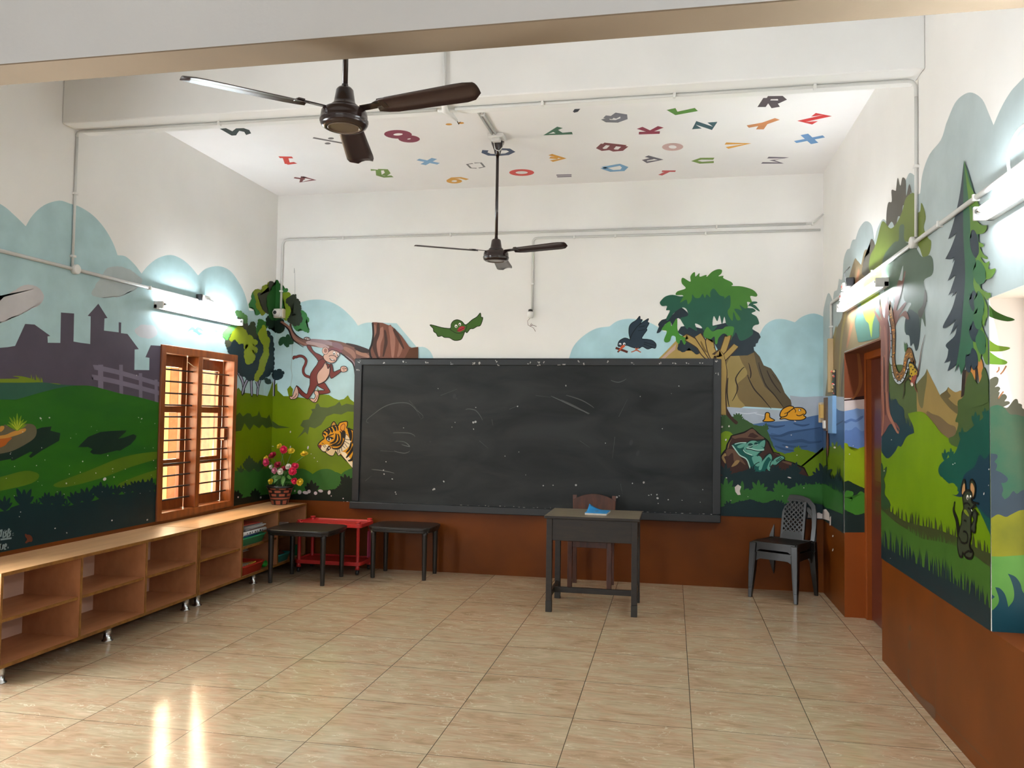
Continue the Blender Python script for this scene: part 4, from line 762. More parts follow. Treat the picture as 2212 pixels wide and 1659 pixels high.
for x, y, h in ((820, 650, 55), (1120, 660, 90), (1160, 660, 60), (1060, 650, 50)): f.tuft(B4, x, y, h, 6, 120, '#566f0c', .25)
f.sp(B4, [(215, 215), (228, 200), (250, 280), (300, 370), (345, 410), (330, 430), (290, 395), (240, 330)], '#37231a')
f.done()
f = Fig('painted_rock', 'B', 56, wb, 'dark brown painted rock under the frog')
RK = [(58, 820), (110, 720), (170, 650), (190, 560), (240, 460), (275, 385), (400, 350), (530, 312), (690, 228), (760, 290), (870, 390), (960, 450), (1010, 500), (1060, 610), (1110, 712), (1220, 742), (1340, 880), (1500, 922), (1720, 1022), (1840, 1230), (58, 1230)]
f.poly(FR, RK, '#38221d'); f.outline(FR, RK, .014, '#0e0908', smooth=False)
for p in ([(285, 395), (400, 362), (540, 325), (690, 240), (800, 340), (930, 430), (800, 445), (640, 430), (450, 420), (340, 440)], [(175, 660), (320, 655), (420, 760), (560, 960), (420, 880), (330, 900), (300, 720), (200, 790)], [(1115, 720), (1225, 752), (1285, 795)], [(1280, 900), (1380, 890), (1500, 935), (1450, 960)]): f.sp(FR, p, '#5a4133')
f.poly(FR, [(650, 330), (700, 320), (820, 390), (740, 430), (600, 400)], '#38221d')
for p in ([(80, 810), (130, 740), (160, 730), (175, 780), (130, 800), (160, 880), (150, 930)], [(300, 950), (370, 870), (440, 880), (380, 960), (280, 1000)], [(200, 640), (220, 540), (290, 430), (240, 520), (215, 620)]): f.sp(FR, p, '#8a7048')
f.done()
f = Fig('painted_frog', 'B', 66, wb, 'teal painted frog lounging on the rock with closed eyes')
TLD, TLL, HI = '#114f48', '#578f80', '#9cbfb4'
FB = [(290, 568), (400, 520), (575, 515), (640, 482), (700, 473), (760, 482), (940, 463), (955, 500), (935, 610), (922, 655), (862, 690), (872, 702), (820, 762), (885, 865), (960, 780), (1035, 733), (1082, 780), (1092, 862), (1160, 820), (1272, 780), (1335, 828), (1272, 872), (1140, 985), (1112, 960), (1102, 915), (1050, 1000), (1040, 1095), (980, 1040), (958, 1100), (1000, 1142), (960, 1182), (965, 1217), (858, 1207), (935, 1115), (800, 1182), (700, 1152), (650, 1092), (622, 960), (572, 832), (450, 762), (380, 680)]
f.sp(FR, FB, TLD); f.outline(FR, FB, .010, '#0a2020')
for p in ([(530, 600), (600, 520), (680, 480), (770, 490), (830, 560), (920, 630), (920, 658), (850, 690), (760, 775), (690, 778), (600, 722), (530, 660)], [(690, 800), (830, 782), (885, 865), (820, 985), (740, 965), (700, 890)], [(820, 1055), (840, 960), (940, 832), (1038, 742), (1080, 800), (1070, 862), (1010, 802), (920, 922), (870, 1052)], [(1100, 905), (1150, 830), (1270, 785), (1325, 828), (1260, 870), (1140, 970)], [(385, 600), (450, 555), (575, 520), (520, 600), (440, 630)], [(820, 560), (880, 490), (945, 475), (930, 600), (880, 590)], [(985, 1030), (1030, 900), (1075, 870), (1110, 930), (1050, 990), (1040, 1080)], [(870, 1200), (950, 1090), (990, 1140), (950, 1175), (955, 1210)]): f.sp(FR, p, TLL)
f.stroke(FR, [(295, 572), (380, 690), (450, 772), (572, 842), (630, 970), (655, 1095)], .011, HI); f.stroke(FR, [(590, 620), (680, 640), (800, 668), (915, 655)], .010, HI); f.stroke(FR, [(570, 640), (660, 655), (790, 685), (890, 680)], .008, '#0a2624')
f.stroke(FR, [(500, 650), (540, 710), (670, 775)], .009, '#0a2624'); f.stroke(FR, [(520, 660), (560, 715), (690, 765)], .009, HI); f.stroke(FR, [(345, 550), (450, 520), (570, 520)], .008, HI)
f.ell(FR, 655, 572, 50, 46, '#0d3836'); f.ell(FR, 765, 545, 40, 36, '#0d3836'); f.stroke(FR, [(612, 585), (655, 590), (700, 570)], .006, HI); f.stroke(FR, [(740, 560), (770, 565), (800, 550)], .006, HI)
for p in ([(1160, 880), (1260, 810)], [(1170, 900), (1290, 830)], [(700, 1010), (760, 940), (830, 910)], [(830, 720), (790, 790)], [(1040, 1000), (1050, 930), (1080, 880)]): f.stroke(FR, p, .007, '#0a2624')
f.done()
f = Fig('painted_border_plants', 'BR', 112, wb, 'dark undergrowth and green leaves painted along the bottom right')
DB = '#15272a'
f.leafy(B4, [(205, 850), (300, 830), (420, 800), (520, 815), (640, 800), (760, 800), (900, 850), (1000, 830), (1100, 870), (1200, 890, 1), (1200, 1320, 1), (205, 1320, 1)], DB, 8, 40, 5)
for x, y, h, n in ((250, 840, 90, 5), (640, 820, 80, 5), (795, 830, 100, 6), (990, 850, 80, 4), (1030, 850, 120, 4), (450, 820, 60, 5), (720, 830, 60, 4)): f.tuft(B4, x, y, h, n, 100, DB, .28)
f.leafy(B4, [(205, 960), (300, 950), (420, 960), (520, 960), (620, 970), (700, 975), (800, 930), (900, 915), (1040, 910), (1100, 940), (1200, 1000, 1), (1200, 1150, 1), (1080, 1100), (1000, 1050), (900, 1020), (800, 1025), (700, 1060), (640, 1020), (560, 1050), (440, 1020), (330, 1045), (205, 1080)], '#2b5a26', 8, 40, 6)
for x, y, h, n in ((250, 980, 120, 5), (380, 980, 100, 3), (510, 980, 105, 5), (690, 985, 110, 6), (830, 960, 75, 4), (900, 940, 50, 4), (980, 935, 50, 4)): f.tuft(B4, x, y, h, n, 110, '#2b5a26', .30)
f.blades(B4, [(1040, 960), (1195, 1030)], 14, 90, 14, '#2b5a26', 5, 4); f.blades(B4, [(1040, 870), (1195, 900)], 12, 110, 13, DB, 6, 5)
for x, y, h, n in ((270, 1090, 60, 4), (370, 1080, 60, 4), (480, 1085, 50, 4), (680, 1080, 55, 4), (780, 1060, 60, 3), (900, 1060, 45, 3)): f.tuft(B4, x, y, h, n, 100, DB, .3)
f.done()
f = Fig('bare_plaster_patches', 'BR', 142, wb, 'patches of bare white plaster near the stacked chairs'); f.base = False
CHIP = '#bdb3ae'
f.poly(B4, [(320, 930), (345, 908), (372, 925), (360, 960), (368, 990), (345, 992), (325, 965)], CHIP); f.sp(B4, [(755, 1012), (768, 992), (785, 1012), (780, 1022)], CHIP); f.poly(B4, [(905, 1120), (960, 1140), (990, 1130), (1030, 1150), (1035, 1110), (1060, 1105), (1085, 1140), (1088, 1200), (1060, 1190), (1030, 1182), (900, 1172)], CHIP); f.poly(B4, [(1090, 1170), (1100, 1160), (1098, 1235), (1088, 1235)], CHIP)
for x, y, a, b in ((755, 853, 16, 5), (220, 450, 8, 9), (275, 445, 7, 8), (250, 553, 6, 9), (735, 610, 12, 6), (770, 515, 4, 4), (1130, 615, 10, 8), (815, 675, 4, 4), (800, 405, 9, 4), (425, 1005, 3, 3), (290, 1035, 4, 4), (1115, 1320, 5, 8), (1115, 1430, 5, 12), (255, 855, 6, 4), (870, 935, 4, 4), (700, 1000, 4, 4)): f.ell(B4, x, y, a, b, CHIP, 15, 8)
f.done()
f = Fig('painted_round_tree', 'B', 58, wb, 'painted leafy tree with forked tan trunk beside the blackboard')
f.leafy(TR, [(510, 1540), (540, 1390), (620, 1370), (860, 1480), (872, 1600), (820, 1620), (700, 1510), (600, 1580)], '#202b33', 12, 60, 2)
f.poly(TR, [(500, 1250), (560, 1150), (700, 1130), (900, 1180), (1350, 1080), (1780, 1195), (1890, 1260), (1922, 1330), (1890, 1370), (1870, 1430), (1840, 1440), (1832, 1490), (1800, 1500), (1812, 1585), (1700, 1640), (1250, 1660), (1110, 1400), (950, 1290), (870, 1400), (740, 1390), (600, 1310)], '#202c34')
f.sp(TR, [(148, 1262), (165, 1200), (185, 1150), (172, 1110), (230, 1040), (310, 1012), (440, 930), (480, 840), (570, 825), (690, 940), (640, 1040), (560, 1030), (500, 1010), (420, 1140), (385, 1080), (290, 1110), (215, 1230)], '#202b33')
f.sp(TR, [(200, 750), (225, 700), (300, 635), (420, 608), (620, 630), (1100, 495), (1400, 600), (1600, 790), (1700, 830), (1790, 840), (1835, 885), (1765, 925), (1850, 980), (1890, 1070), (1885, 1110), (1815, 1130), (1780, 1180), (1790, 1270), (1740, 1320), (1650, 1375), (1560, 1382), (1500, 1250), (1440, 1320), (1370, 1150), (1330, 1100), (1300, 980), (1260, 1110), (1220, 960), (1180, 1060), (1120, 970), (1100, 1130), (1180, 1140), (1090, 1232), (1000, 1160), (950, 1222), (900, 1140), (800, 1100), (835, 1225), (700, 1160), (665, 1195), (570, 1060), (560, 1000), (680, 960), (650, 850), (570, 830), (440, 920), (340, 1050), (310, 1010), (372, 880), (308, 870), (320, 800), (240, 800)], '#22503f')
f.sp(TR, [(1705, 800), (1760, 730), (1850, 725), (1860, 750), (1790, 770), (1830, 790), (1898, 870), (1890, 890), (1800, 830), (1740, 800)], '#22503f')
f.sp(TR, [(230, 1205), (300, 1105), (380, 1062), (400, 1142), (490, 1010), (500, 1190), (540, 1290), (600, 1310), (665, 1335), (620, 1462), (560, 1360), (530, 1445), (480, 1400), (465, 1322), (405, 1310), (370, 1400), (300, 1420), (272, 1370), (320, 1230)], '#3d782b')
f.sp(TR, [(940, 1275), (1010, 1155), (1090, 1232), (1180, 1200), (1270, 1190), (1330, 1150), (1462, 1160), (1440, 1300), (1400, 1392), (1350, 1300), (1280, 1270), (1200, 1350), (1180, 1440), (1145, 1440), (1130, 1320), (1060, 1370), (980, 1345)], '#3f7530')
f.sp(TR, [(475, 612), (500, 550), (640, 498), (580, 420), (568, 350), (600, 318), (720, 385), (720, 300), (760, 238), (800, 225), (808, 298), (875, 238), (882, 300), (990, 268), (1002, 300), (1090, 215), (1190, 172), (1258, 185), (1250, 245), (1200, 292), (1285, 285), (1285, 325), (1420, 390), (1447, 435), (1428, 458), (1600, 465), (1780, 520), (1860, 600), (1840, 640), (1742, 632), (1772, 740), (1690, 730), (1702, 815), (1650, 840), (1560, 780), (1598, 872), (1530, 850), (1470, 860), (1568, 1000), (1560, 1042), (1510, 1030), (1455, 900), (1440, 1052), (1370, 960), (1358, 880), (1402, 800), (1395, 618), (1305, 672), (1298, 640), (1220, 615), (1122, 502), (1062, 560), (1060, 652), (1000, 600), (968, 662), (930, 590), (880, 658), (800, 658), (755, 600), (740, 700), (680, 772), (652, 690), (545, 742), (600, 622)], '#3e6d2a')
TN, TD = '#9a8048', '#3a281b'
for p, w_ in (([(640, 1340), (860, 1460), (960, 1600), (1090, 1720)], .055), ([(850, 1300), (960, 1470), (1100, 1680)], .06), ([(1050, 1390), (1080, 1560), (1150, 1700)], .065), ([(1360, 1310), (1290, 1540), (1200, 1740)], .05), ([(1500, 1470), (1340, 1640), (1210, 1760)], .045)):
    f.stroke(TR, p, w_ + .018, TD); f.stroke(TR, p, w_, TN)
f.stroke(PX, [(1549, 768), (1559, 800), (1557, 850), (1559, 890)], .10, TD); f.stroke(PX, [(1552, 768), (1561, 800), (1558, 850), (1560, 895)], .07, TN)
f.stroke(TR, [(900, 1400), (960, 1540), (1000, 1580)], .02, '#6b5628', 2); f.stroke(TR, [(1120, 1500), (1190, 1640)], .02, '#6b5628', 2); f.done()
f = Fig('bare_plaster_crack', 'B', 8, wb, 'thin crack in the end wall beside the monkey'); f.stroke(A6, [(683, 700), (690, 860), (672, 1000), (670, 1300), (660, 1450), (668, 1520), (658, 1590), (668, 1650)], .004, '#8a8f8c'); f.done()
# ------------------------------------------------------------------ mural, right wall
f = Fig('painted_sky', 'R', 1, wr, 'grey-blue painted sky with scalloped top on the right wall')
def prj(x, y, z):
    d = Vector((x, y, z)) - CAM; k = FPX / d.dot(CF)
    return ((IMW / 2 + d.dot(CR) * k - A8[0]) / A8[2], (IMH / 2 - d.dot(CU) * k - A8[1]) / A8[2])
def a4(x, y): return (x, y - 400 / A8[2])
f.sp(A8, [(600, 1060, 1), (640, 890), (662, 862), (690, 925, 1), (700, 850), (725, 830), (738, 745, 1), (765, 742), (775, 600), (800, 520), (825, 505, 1), (845, 440), (870, 432, 1), (900, 345), (950, 288), (1000, 320), (1022, 440, 1), (1045, 345), (1090, 270), (1150, 280), a4(1265, 1450) + (1,), a4(1300, 1378), a4(1345, 1400) + (1,), a4(1345, 1560) + (1,), a4(1385, 1540) + (1,), a4(1405, 1380), a4(1460, 1230), a4(1550, 1115), a4(1592, 985) + (1,), a4(1660, 825), a4(1730, 755), a4(1800, 738), a4(1880, 792), a4(1930, 900), a4(1970, 997) + (1,), a4(2020, 880), a4(2080, 770), a4(2150, 680), a4(2300, 560), a4(2600, 500), a4(2900, 400) + (1,), prj(W, -5.3, 2.102) + (1,), prj(W, YN, 2.102) + (1,), (1945, 2600, 1), (600, 1900, 1)], '#9aa7a8'); f.done()
f = Fig('painted_mountain', 'R', 4, wr, 'brown painted mountain rising behind the doorway')
f.sp(A8, [(600, 2000, 1), (640, 1580), (690, 1210), (760, 1060), (800, 820), (860, 598), (885, 600), (915, 635, 1), (945, 518), (985, 545), (1010, 700), (1080, 950), (1080, 1215, 1), (783, 1326, 1), (783, 2090, 1), (600, 2090, 1)], '#716248')
for p, w_, c in (([(830, 760), (800, 980), (760, 1200), (740, 1500), (720, 1900)], .07, '#8a7a48'), ([(720, 1150), (690, 1300), (670, 1600)], .09, '#7d7044'), ([(900, 680), (860, 900), (840, 1100), (800, 1280)], .10, '#8d6248'), ([(780, 1400), (760, 1650), (770, 1900), (740, 2060)], .08, '#4f473c')): f.stroke(A8, p, w_, c, 2)
f.poly(B4, [(975, 250), (1040, 212), (1110, 205), (1130, 235), (1070, 260)], '#5c5240'); f.done()
f = Fig('painted_willow', 'R', 12, wr, 'tall painted willow over the doorway with drooping leaves')
GY, OLV, GG, TEAL, LIME = '#4a473f', '#5e6d2a', '#45584a', '#46655c', '#7f9030'
f.leafy(A8, [(985, 540), (1000, 430), (1020, 470), (1010, 600), (960, 720), (925, 700), (940, 600)], GY, 10, 60, 3)
f.sp(A8, [(1120, 335), (1118, 230), (1132, 140), (1160, 130), (1158, 40), (1190, 45), a4(1195, 1500), a4(1208, 1415), a4(1228, 1480), a4(1245, 1415), a4(1272, 1440), a4(1275, 1560), a4(1300, 1465), a4(1322, 1550), (1310, 60), (1290, 170), (1250, 160), (1240, 250), (1210, 250), (1190, 340), (1160, 290)], GY)
f.sp(A8, [(985, 690), (988, 570), (1020, 500), (1040, 445), (1075, 310), (1100, 290), (1150, 345), (1200, 300), (1245, 205), (1275, 100), (1340, 65), (1345, 200), (1385, 210), (1398, 140), (1432, 250), (1415, 340), (1450, 420), (1475, 450), (1460, 545), (1410, 575), (1370, 480), (1270, 450), (1180, 490), (1130, 560), (1085, 690)], OLV)
f.sp(A8, [(1075, 700), (1100, 560), (1180, 455), (1215, 440), (1222, 330), (1260, 320), (1262, 440), (1340, 480), (1400, 570), (1470, 560), (1492, 640), (1480, 715), (1415, 765), (1440, 900), (1440, 930), (1415, 900), (1430, 1125), (1400, 1060), (1385, 1200), (1372, 1290), (1352, 1320), (1330, 1250), (1300, 1200), (1265, 1170), (1265, 1090), (1290, 995), (1315, 940), (1262, 920), (1245, 780), (1252, 640), (1225, 720), (1195, 850), (1180, 940), (1150, 830), (1120, 960), (1095, 800)], GG)
f.sp(A8, [(1266, 1095), (1275, 1050), (1300, 990), (1345, 1010), (1378, 1050), (1385, 1190), (1372, 1285), (1352, 1320), (1335, 1260), (1310, 1280), (1300, 1200), (1272, 1185)], '#2e3a40')
f.sp(A8, [(1425, 830), (1441, 915), (1400, 1050), (1375, 1040), (1372, 1000), (1408, 950)], '#3a3833')
f.leafy(A8, [(870, 1100), (905, 940), (960, 880), (1062, 800), (1062, 1000), (1055, 1210), (960, 1235), (895, 1245)], TEAL, 8, 60, 5)
f.sp(A8, [(915, 930), (940, 880), (1000, 850), (1065, 700), (1060, 850), (1040, 940), (1025, 1040), (1008, 1110), (1000, 1215), (985, 1150), (975, 1100), (955, 1080), (930, 1010)], LIME)
f.sp(A8, [(935, 770), (1000, 690), (1070, 640), (1070, 800), (960, 870)], LIME)
f.done()
f = Fig('painted_willow_trunk', 'R', 30, wr, 'reddish painted trunk beside the doorway')
f.sp(A8, [(1068, 1900, 1), (1068, 1240), (1075, 1130), (1020, 1012), (1030, 1000), (1085, 1080), (1050, 960), (1065, 950), (1105, 1060), (1108, 870), (1128, 870), (1145, 1060), (1172, 1000), (1195, 850), (1215, 760), (1245, 760), (1262, 690), (1272, 700), (1240, 850), (1200, 1000), (1265, 935), (1275, 950), (1215, 1050), (1270, 1000), (1300, 1060), (1285, 1070), (1245, 1042), (1200, 1100), (1165, 1240), (1140, 1400), (1138, 1659), (1140, 1900, 1)], '#68463f')
f.sp(R1, [(70, -60, 1), (195, -60, 1), (192, 300), (202, 600), (242, 870), (310, 925), (368, 1030), (280, 962), (212, 945), (140, 1060), (78, 1140, 1)], '#68403a')
for p, c in (([(150, -60), (160, 300), (180, 700), (240, 880), (350, 1020)], '#8a5a48'), ([(105, -60), (105, 400), (120, 800), (90, 1080)], '#875544'), ([(130, -60), (135, 400), (150, 800)], '#482a28')): f.stroke(R1, p, .05, c, 2)
f.stroke(A8, [(1100, 1150), (1120, 1300), (1110, 1650)], .06, '#7d544a', 2); f.stroke(A8, [(1130, 1080), (1135, 1300), (1125, 1650)], .03, '#4c302f', 2); f.done()
f = Fig('painted_hills', 'R', 9, wr, 'painted tan hills and bushes behind the meadow')
f.sp(R1, [(88, 1500, 1), (88, -20, 1), (200, -20, 1), (240, 60), (430, 70), (600, 330), (640, 300), (720, 260), (780, 600), (720, 900), (560, 1200), (88, 1500, 1)], '#44542e')
f.sp(R1, [(610, 340, 1), (690, 245), (735, 190), (765, 115, 1), (810, 210), (860, 310), (960, 510, 1), (1030, 470), (1083, 385, 1), (1120, 420), (1190, 465), (1320, 492), (1320, 1150), (1090, 1160), (860, 1060), (640, 900)], '#857040')
f.sp(R1, [(610, 340, 1), (690, 245), (735, 190), (765, 115, 1), (760, 300), (730, 500), (700, 700), (640, 620)], '#5c5a38'); f.sp(R1, [(960, 512), (1060, 535), (1110, 585), (1180, 650), (1245, 690), (1232, 790), (1150, 740), (1060, 650)], '#5c5133'); f.sp(R1, [(960, 512), (1050, 440), (1083, 385, 1), (1075, 450), (1120, 520), (1060, 560)], '#5a4f30'); f.sp(R1, [(760, 760), (850, 790), (960, 830), (1090, 940), (1195, 990), (1195, 1150), (1090, 1155), (960, 1065), (800, 1060)], '#65543a')
f.sp(R1, [(88, 1150, 1), (75, 990), (140, 700), (185, 440), (210, 520), (240, 600), (300, 560), (340, 640), (420, 720), (440, 900), (520, 980), (582, 1070), (470, 1125), (405, 1245), (370, 1280), (340, 1265), (295, 1350), (190, 1455), (120, 1400), (88, 1340, 1)], '#17313a')
f.blades(R1, [(200, 560), (440, 900), (570, 1040)], 14, 130, 22, '#17313a', 10, 3)
f.done()
LM = mat('paint_lime_field', '#587804', rough=0.40, k=1.1, col2='#6a8806', scale=1.8, spec=0.22)
f = Fig('painted_meadow', 'R', 34, wr, 'lime and dark green painted meadow')
f.sp(R1, [(88, 1345, 1), (120, 1400), (190, 1456), (295, 1350), (340, 1268), (372, 1282), (405, 1248), (470, 1128), (582, 1072, 1), (560, 960), (490, 800), (520, 775), (700, 760), (850, 900), (975, 1065), (1100, 1160), (1200, 1260), (1720, 1300, 1), (1722, 3000, 1), (88, 3000, 1)], LM)
f.sp(R1, [(1195, 900), (1235, 760), (1232, 600), (1310, 540), (1350, 380), (1390, 230), (1440, 140), (1490, 270), (1545, 330), (1590, 180), (1640, 95), (1700, 290), (1722, 330, 1), (1722, 1350, 1), (1200, 1280), (1095, 1160), (1190, 1100), (1240, 930)], '#3d5028')
f.sp(R1, [(940, 1640), (970, 1540), (1080, 1450), (1190, 1370), (1290, 1130), (1400, 1030), (1480, 960), (1545, 900), (1600, 860), (1722, 690, 1), (1722, 2600, 1), (1500, 2150), (1200, 1920), (1100, 1830), (990, 1740)], '#0f4639')
for x, y, h in ((1040, 1480, 160), (1130, 1450, 150), (1300, 1180, 180), (1500, 960, 210), (1640, 850, 140)): f.tuft(R1, x, y, h, 3, 40, '#0f4639', .25)
f.sp(R2, [(1240, 460), (1330, 180), (1480, 60), (1560, -120), (1640, -60), (1722, -160, 1), (1722, 840, 1), (1640, 770), (1560, 680), (1480, 610), (1400, 560), (1320, 512), (1240, 505), (1140, 465)], '#13303e')
f.leafy(R2, [(985, 210), (1100, 320), (1165, 305), (1230, 380), (1220, 440), (1140, 470), (1000, 480), (980, 300)], LM, 8, 50, 5)
SG = '#323a1c'
f.sp(R2, [(88, 640, 1), (150, 690), (250, 740), (400, 850), (600, 920), (800, 960), (1000, 1020), (1250, 1120), (1450, 1230), (1600, 1310), (1722, 1350, 1), (1722, 1560, 1), (1600, 1480), (1400, 1330), (1250, 1260), (1000, 1190), (700, 1140), (500, 1010), (300, 880), (88, 700, 1)], SG)
f.blades(R2, [(70, 660), (250, 760), (400, 870), (650, 940), (900, 1000), (1250, 1140), (1500, 1270), (1715, 1370)], 34, 190, 34, SG, 6, 8)
f.sp(R2, [(88, 690, 1), (300, 880), (500, 1010), (700, 1130), (1000, 1185), (1250, 1255), (1400, 1325), (1600, 1470), (1722, 1560, 1), (1722, 2600, 1), (88, 2000, 1)], '#36591e')
f.blades(R2, [(480, 1020), (700, 1140), (1000, 1200), (1250, 1270)], 26, 130, 22, '#36591e', 7, 9)
f.sp(R2, [(88, 150, 1), (110, 200), (150, 330), (140, 460), (190, 540), (230, 640), (150, 700), (88, 650, 1)], '#263f22'); f.tuft(R2, 95, 260, 260, 3, 40, '#263f22', .2)
DN = '#132529'
zl = [(88, 1440), (400, 1660)]
f.sp(R2, [(88, 1225, 1), (200, 1290), (400, 1400), (600, 1500), (800, 1600), (900, 1680), (1100, 1760), (1400, 1950), (1722, 2170, 1), (1722, 2530, 1), (88, 1432, 1)], DN)
f.blades(R2, [(70, 1240), (400, 1400), (800, 1610), (1100, 1770), (1400, 1960), (1710, 2180)], 52, 270, 34, DN, 5, 11)
for x, y, a, b in ((1165, 20, 9, 8), (1195, 5, 7, 8), (1630, 460, 8, 22), (1705, 95, 10, 14), (1700, 335, 6, 10), (245, -345, 8, 8), (135, 118, 6, 10), (1810, -80, 6, 6), (230, 1425, 6, 5)): f.ell(R2, x, y, a, b, FLK, 10, 8)
f.done()
f = Fig('painted_pine', 'R', 70, wr, 'tall painted pine tree near the window recess')
f.poly(R1, [(1290, 545), (1310, 150), (1375, 120), (1345, 500)], '#2b201d'); f.poly(R1, [(1345, 400), (1372, 120), (1430, 100), (1400, 260)], '#5a4630'); f.sp(R1, [(1420, 40), (1490, 50), (1505, 268), (1472, 272), (1440, 170)], '#b1773c'); f.poly(R1, [(1500, 60), (1530, 40), (1540, 340), (1520, 300)], '#2b201d'); f.sp(R1, [(1530, -20), (1600, -20), (1622, 150), (1590, 280), (1612, 390), (1572, 432), (1560, 250)], '#b1773c')
f.sp(R1, [(1340, 500), (1380, 260), (1440, 160), (1500, 280), (1545, 340), (1600, 240), (1600, 170), (1640, 95), (1700, 290), (1715, 600), (1340, 700)], '#3d5028')
ap = a4(1745, 1275)
f.sp(A8, [ap + (1,), (1722, 0), (1700, 130), (1660, 300), (1618, 432, 1), (1660, 400), (1685, 380, 1), (1640, 500), (1595, 588, 1), (1640, 590), (1665, 570, 1), (1652, 622, 1), (1670, 600), (1640, 700), (1613, 765, 1), (1680, 710, 1), (1640, 830), (1618, 880, 1), (1660, 850), (1645, 895, 1), (1690, 840, 1), (1650, 980), (1577, 1120), (1600, 1135), (1660, 1090), (1680, 1065, 1), (1650, 1150), (1630, 1200, 1), (1690, 1120, 1), (1670, 1200), (1600, 1270), (1620, 1310, 1), (1610, 1370), (1586, 1418, 1), (1640, 1395, 1), (1612, 1482, 1), (1670, 1440), (1690, 1415, 1), (1672, 1492, 1), (1710, 1420, 1), (1722, 1515, 1), (1750, 1430), (1760, 1350, 1), (1800, 900), (1790, 300)], '#2a343f')
f.sp(A8, [ap + (1,), (1740, 100), (1740, 400), (1755, 700), (1740, 950), (1720, 1200), (1690, 1400), (1672, 1490, 1), (1700, 1420, 1), (1722, 1512, 1), (1760, 1420, 1), (1775, 1470, 1), (1800, 1380), (1850, 1300), (1880, 900), (1860, 400), (1830, 100), (1790, -60)], '#2c5a42')
f.sp(A8, [ap + (1,), (1790, -10), (1830, 70), (1872, 180), (1852, 192), (1800, 160, 1), (1830, 250), (1880, 315), (1928, 322), (1915, 370), (1870, 390), (1810, 385, 1), (1850, 440), (1902, 475), (1890, 495), (1870, 490, 1), (1900, 550), (1935, 575), (1925, 590), (1875, 570, 1), (1910, 620), (1950, 605), (1940, 660), (1960, 670), (1998, 662), (1990, 700), (1950, 745), (1880, 750), (1840, 730, 1), (1880, 820), (1930, 855), (1958, 860), (1950, 900), (1930, 915), (1900, 880, 1), (1930, 960), (1958, 1040, 1), (1925, 1060), (1905, 1130, 1), (1870, 1060, 1), (1920, 1200), (1958, 1240, 1), (1958, 1420, 1), (1920, 1425), (1885, 1330, 1), (1870, 1410), (1830, 1330), (1820, 1200), (1870, 1150), (1830, 1050), (1850, 900), (1820, 780), (1840, 600), (1800, 420), (1790, 200)], '#557a2c')
for p in ([(1805, 390), (1830, 470), (1855, 560)], [(1800, 880), (1830, 930), (1875, 965)], [(1800, 1125), (1830, 1170), (1880, 1205)], [(1800, 1330), (1830, 1400), (1845, 1450)], [(1775, 1350), (1785, 1420), (1800, 1460)]): f.stroke(A8, p, .09, '#22303c', 2)
for p in ([(1840, 880), (1870, 950), (1905, 1000)], [(1850, 1190), (1890, 1260), (1920, 1290)], [(1830, 640), (1870, 700), (1920, 720)], [(1840, 1000), (1860, 1060), (1890, 1100)]): f.stroke(A8, p, .10, '#2f5f3c', 2)
f.done()
f = Fig('painted_snake', 'R', 60, wr, 'brown patterned painted snake hanging from the willow')
SP = [(420, 225), (428, 330), (450, 470), (478, 620), (488, 800), (482, 1000), (476, 1200), (490, 1390), (530, 1540), (590, 1620), (650, 1570), (690, 1450), (710, 1320), (735, 1200), (775, 1130), (820, 1150), (845, 1240), (860, 1340)]
f.stroke(SN, SP, .066, '#1c1510'); f.stroke(SN, SP, .056, '#73512f'); f.l += 1
BP = [(395, 440), (412, 600), (430, 800), (432, 1000), (438, 1250), (455, 1480), (500, 1640), (590, 1720), (680, 1640), (735, 1500), (770, 1400), (800, 1360)]
f.stroke(SN, BP, .026, '#1c1510'); f.stroke(SN, BP, .018, '#9fa9ae')
R_ = random.Random(5); l0 = f.l
for i in range(60):
    t = R_.uniform(1, len(SP) - 1.01); k = int(t); p = Vector(SP[k]).lerp(Vector(SP[k + 1]), t - k); f.l = l0; f.ell(SN, p.x + R_.uniform(-22, 22), p.y, R_.uniform(7, 14), R_.uniform(8, 22), R_.choice(('#c07a2c', '#3a2618', '#b98a3a')), R_.randint(0, 90), 7)
f.l = l0 + 1
for i in range(14):
    t = 1 + i * (len(BP) - 2.1) / 14; k = int(t); p = Vector(BP[k]).lerp(Vector(BP[k + 1]), t - k); f.l = l0 + 1; f.stroke(SN, [(p.x - 14, p.y - 6), (p.x + 14, p.y + 6)], .006, '#1c1510')
f.l = l0 + 3
HS = [(790, 1330), (870, 1340), (930, 1440), (965, 1510), (960, 1580), (900, 1600), (850, 1700), (790, 1640), (800, 1500)]
f.sp(SN, HS, '#a88a22'); f.outline(SN, HS, .012, '#1c1510')
for x, y in ((830, 1400), (870, 1460), (900, 1420), (840, 1540), (920, 1500), (860, 1600)): f.ell(SN, x, y, 14, 20, '#2a2112', 20, 7)
f.sp(R1, [(540, 300), (560, 240), (620, 200), (615, 270), (570, 350), (530, 345)], '#8a4438'); f.stroke(R1, [(545, 330), (555, 350), (570, 340)], .02, '#d0c8b8'); f.stroke(R1, [(600, 300), (600, 390), (640, 465)], .022, '#6f3a30', True)
f.stroke(SN, [(960, 1540), (1000, 1340), (1040, 1050), (1115, 775)], .022, '#5a3a34', True)
f.stroke(R1, [(540, 245), (480, 260), (440, 320), (440, 420), (425, 560)], .014, '#3a3220'); f.sp(SN, [(695, 905), (720, 960), (745, 925), (752, 1060), (715, 1110), (700, 1040)], '#3c5a38'); f.done()
f = Fig('painted_mouse', 'R', 80, wr, 'grey-green painted mouse standing in the grass')
MC, ML = '#2e3524', '#0d0e0a'
f.stroke(R2, [(1265, 1090), (1245, 980), (1225, 850), (1180, 720), (1185, 660), (1205, 605)], .05, ML, True)
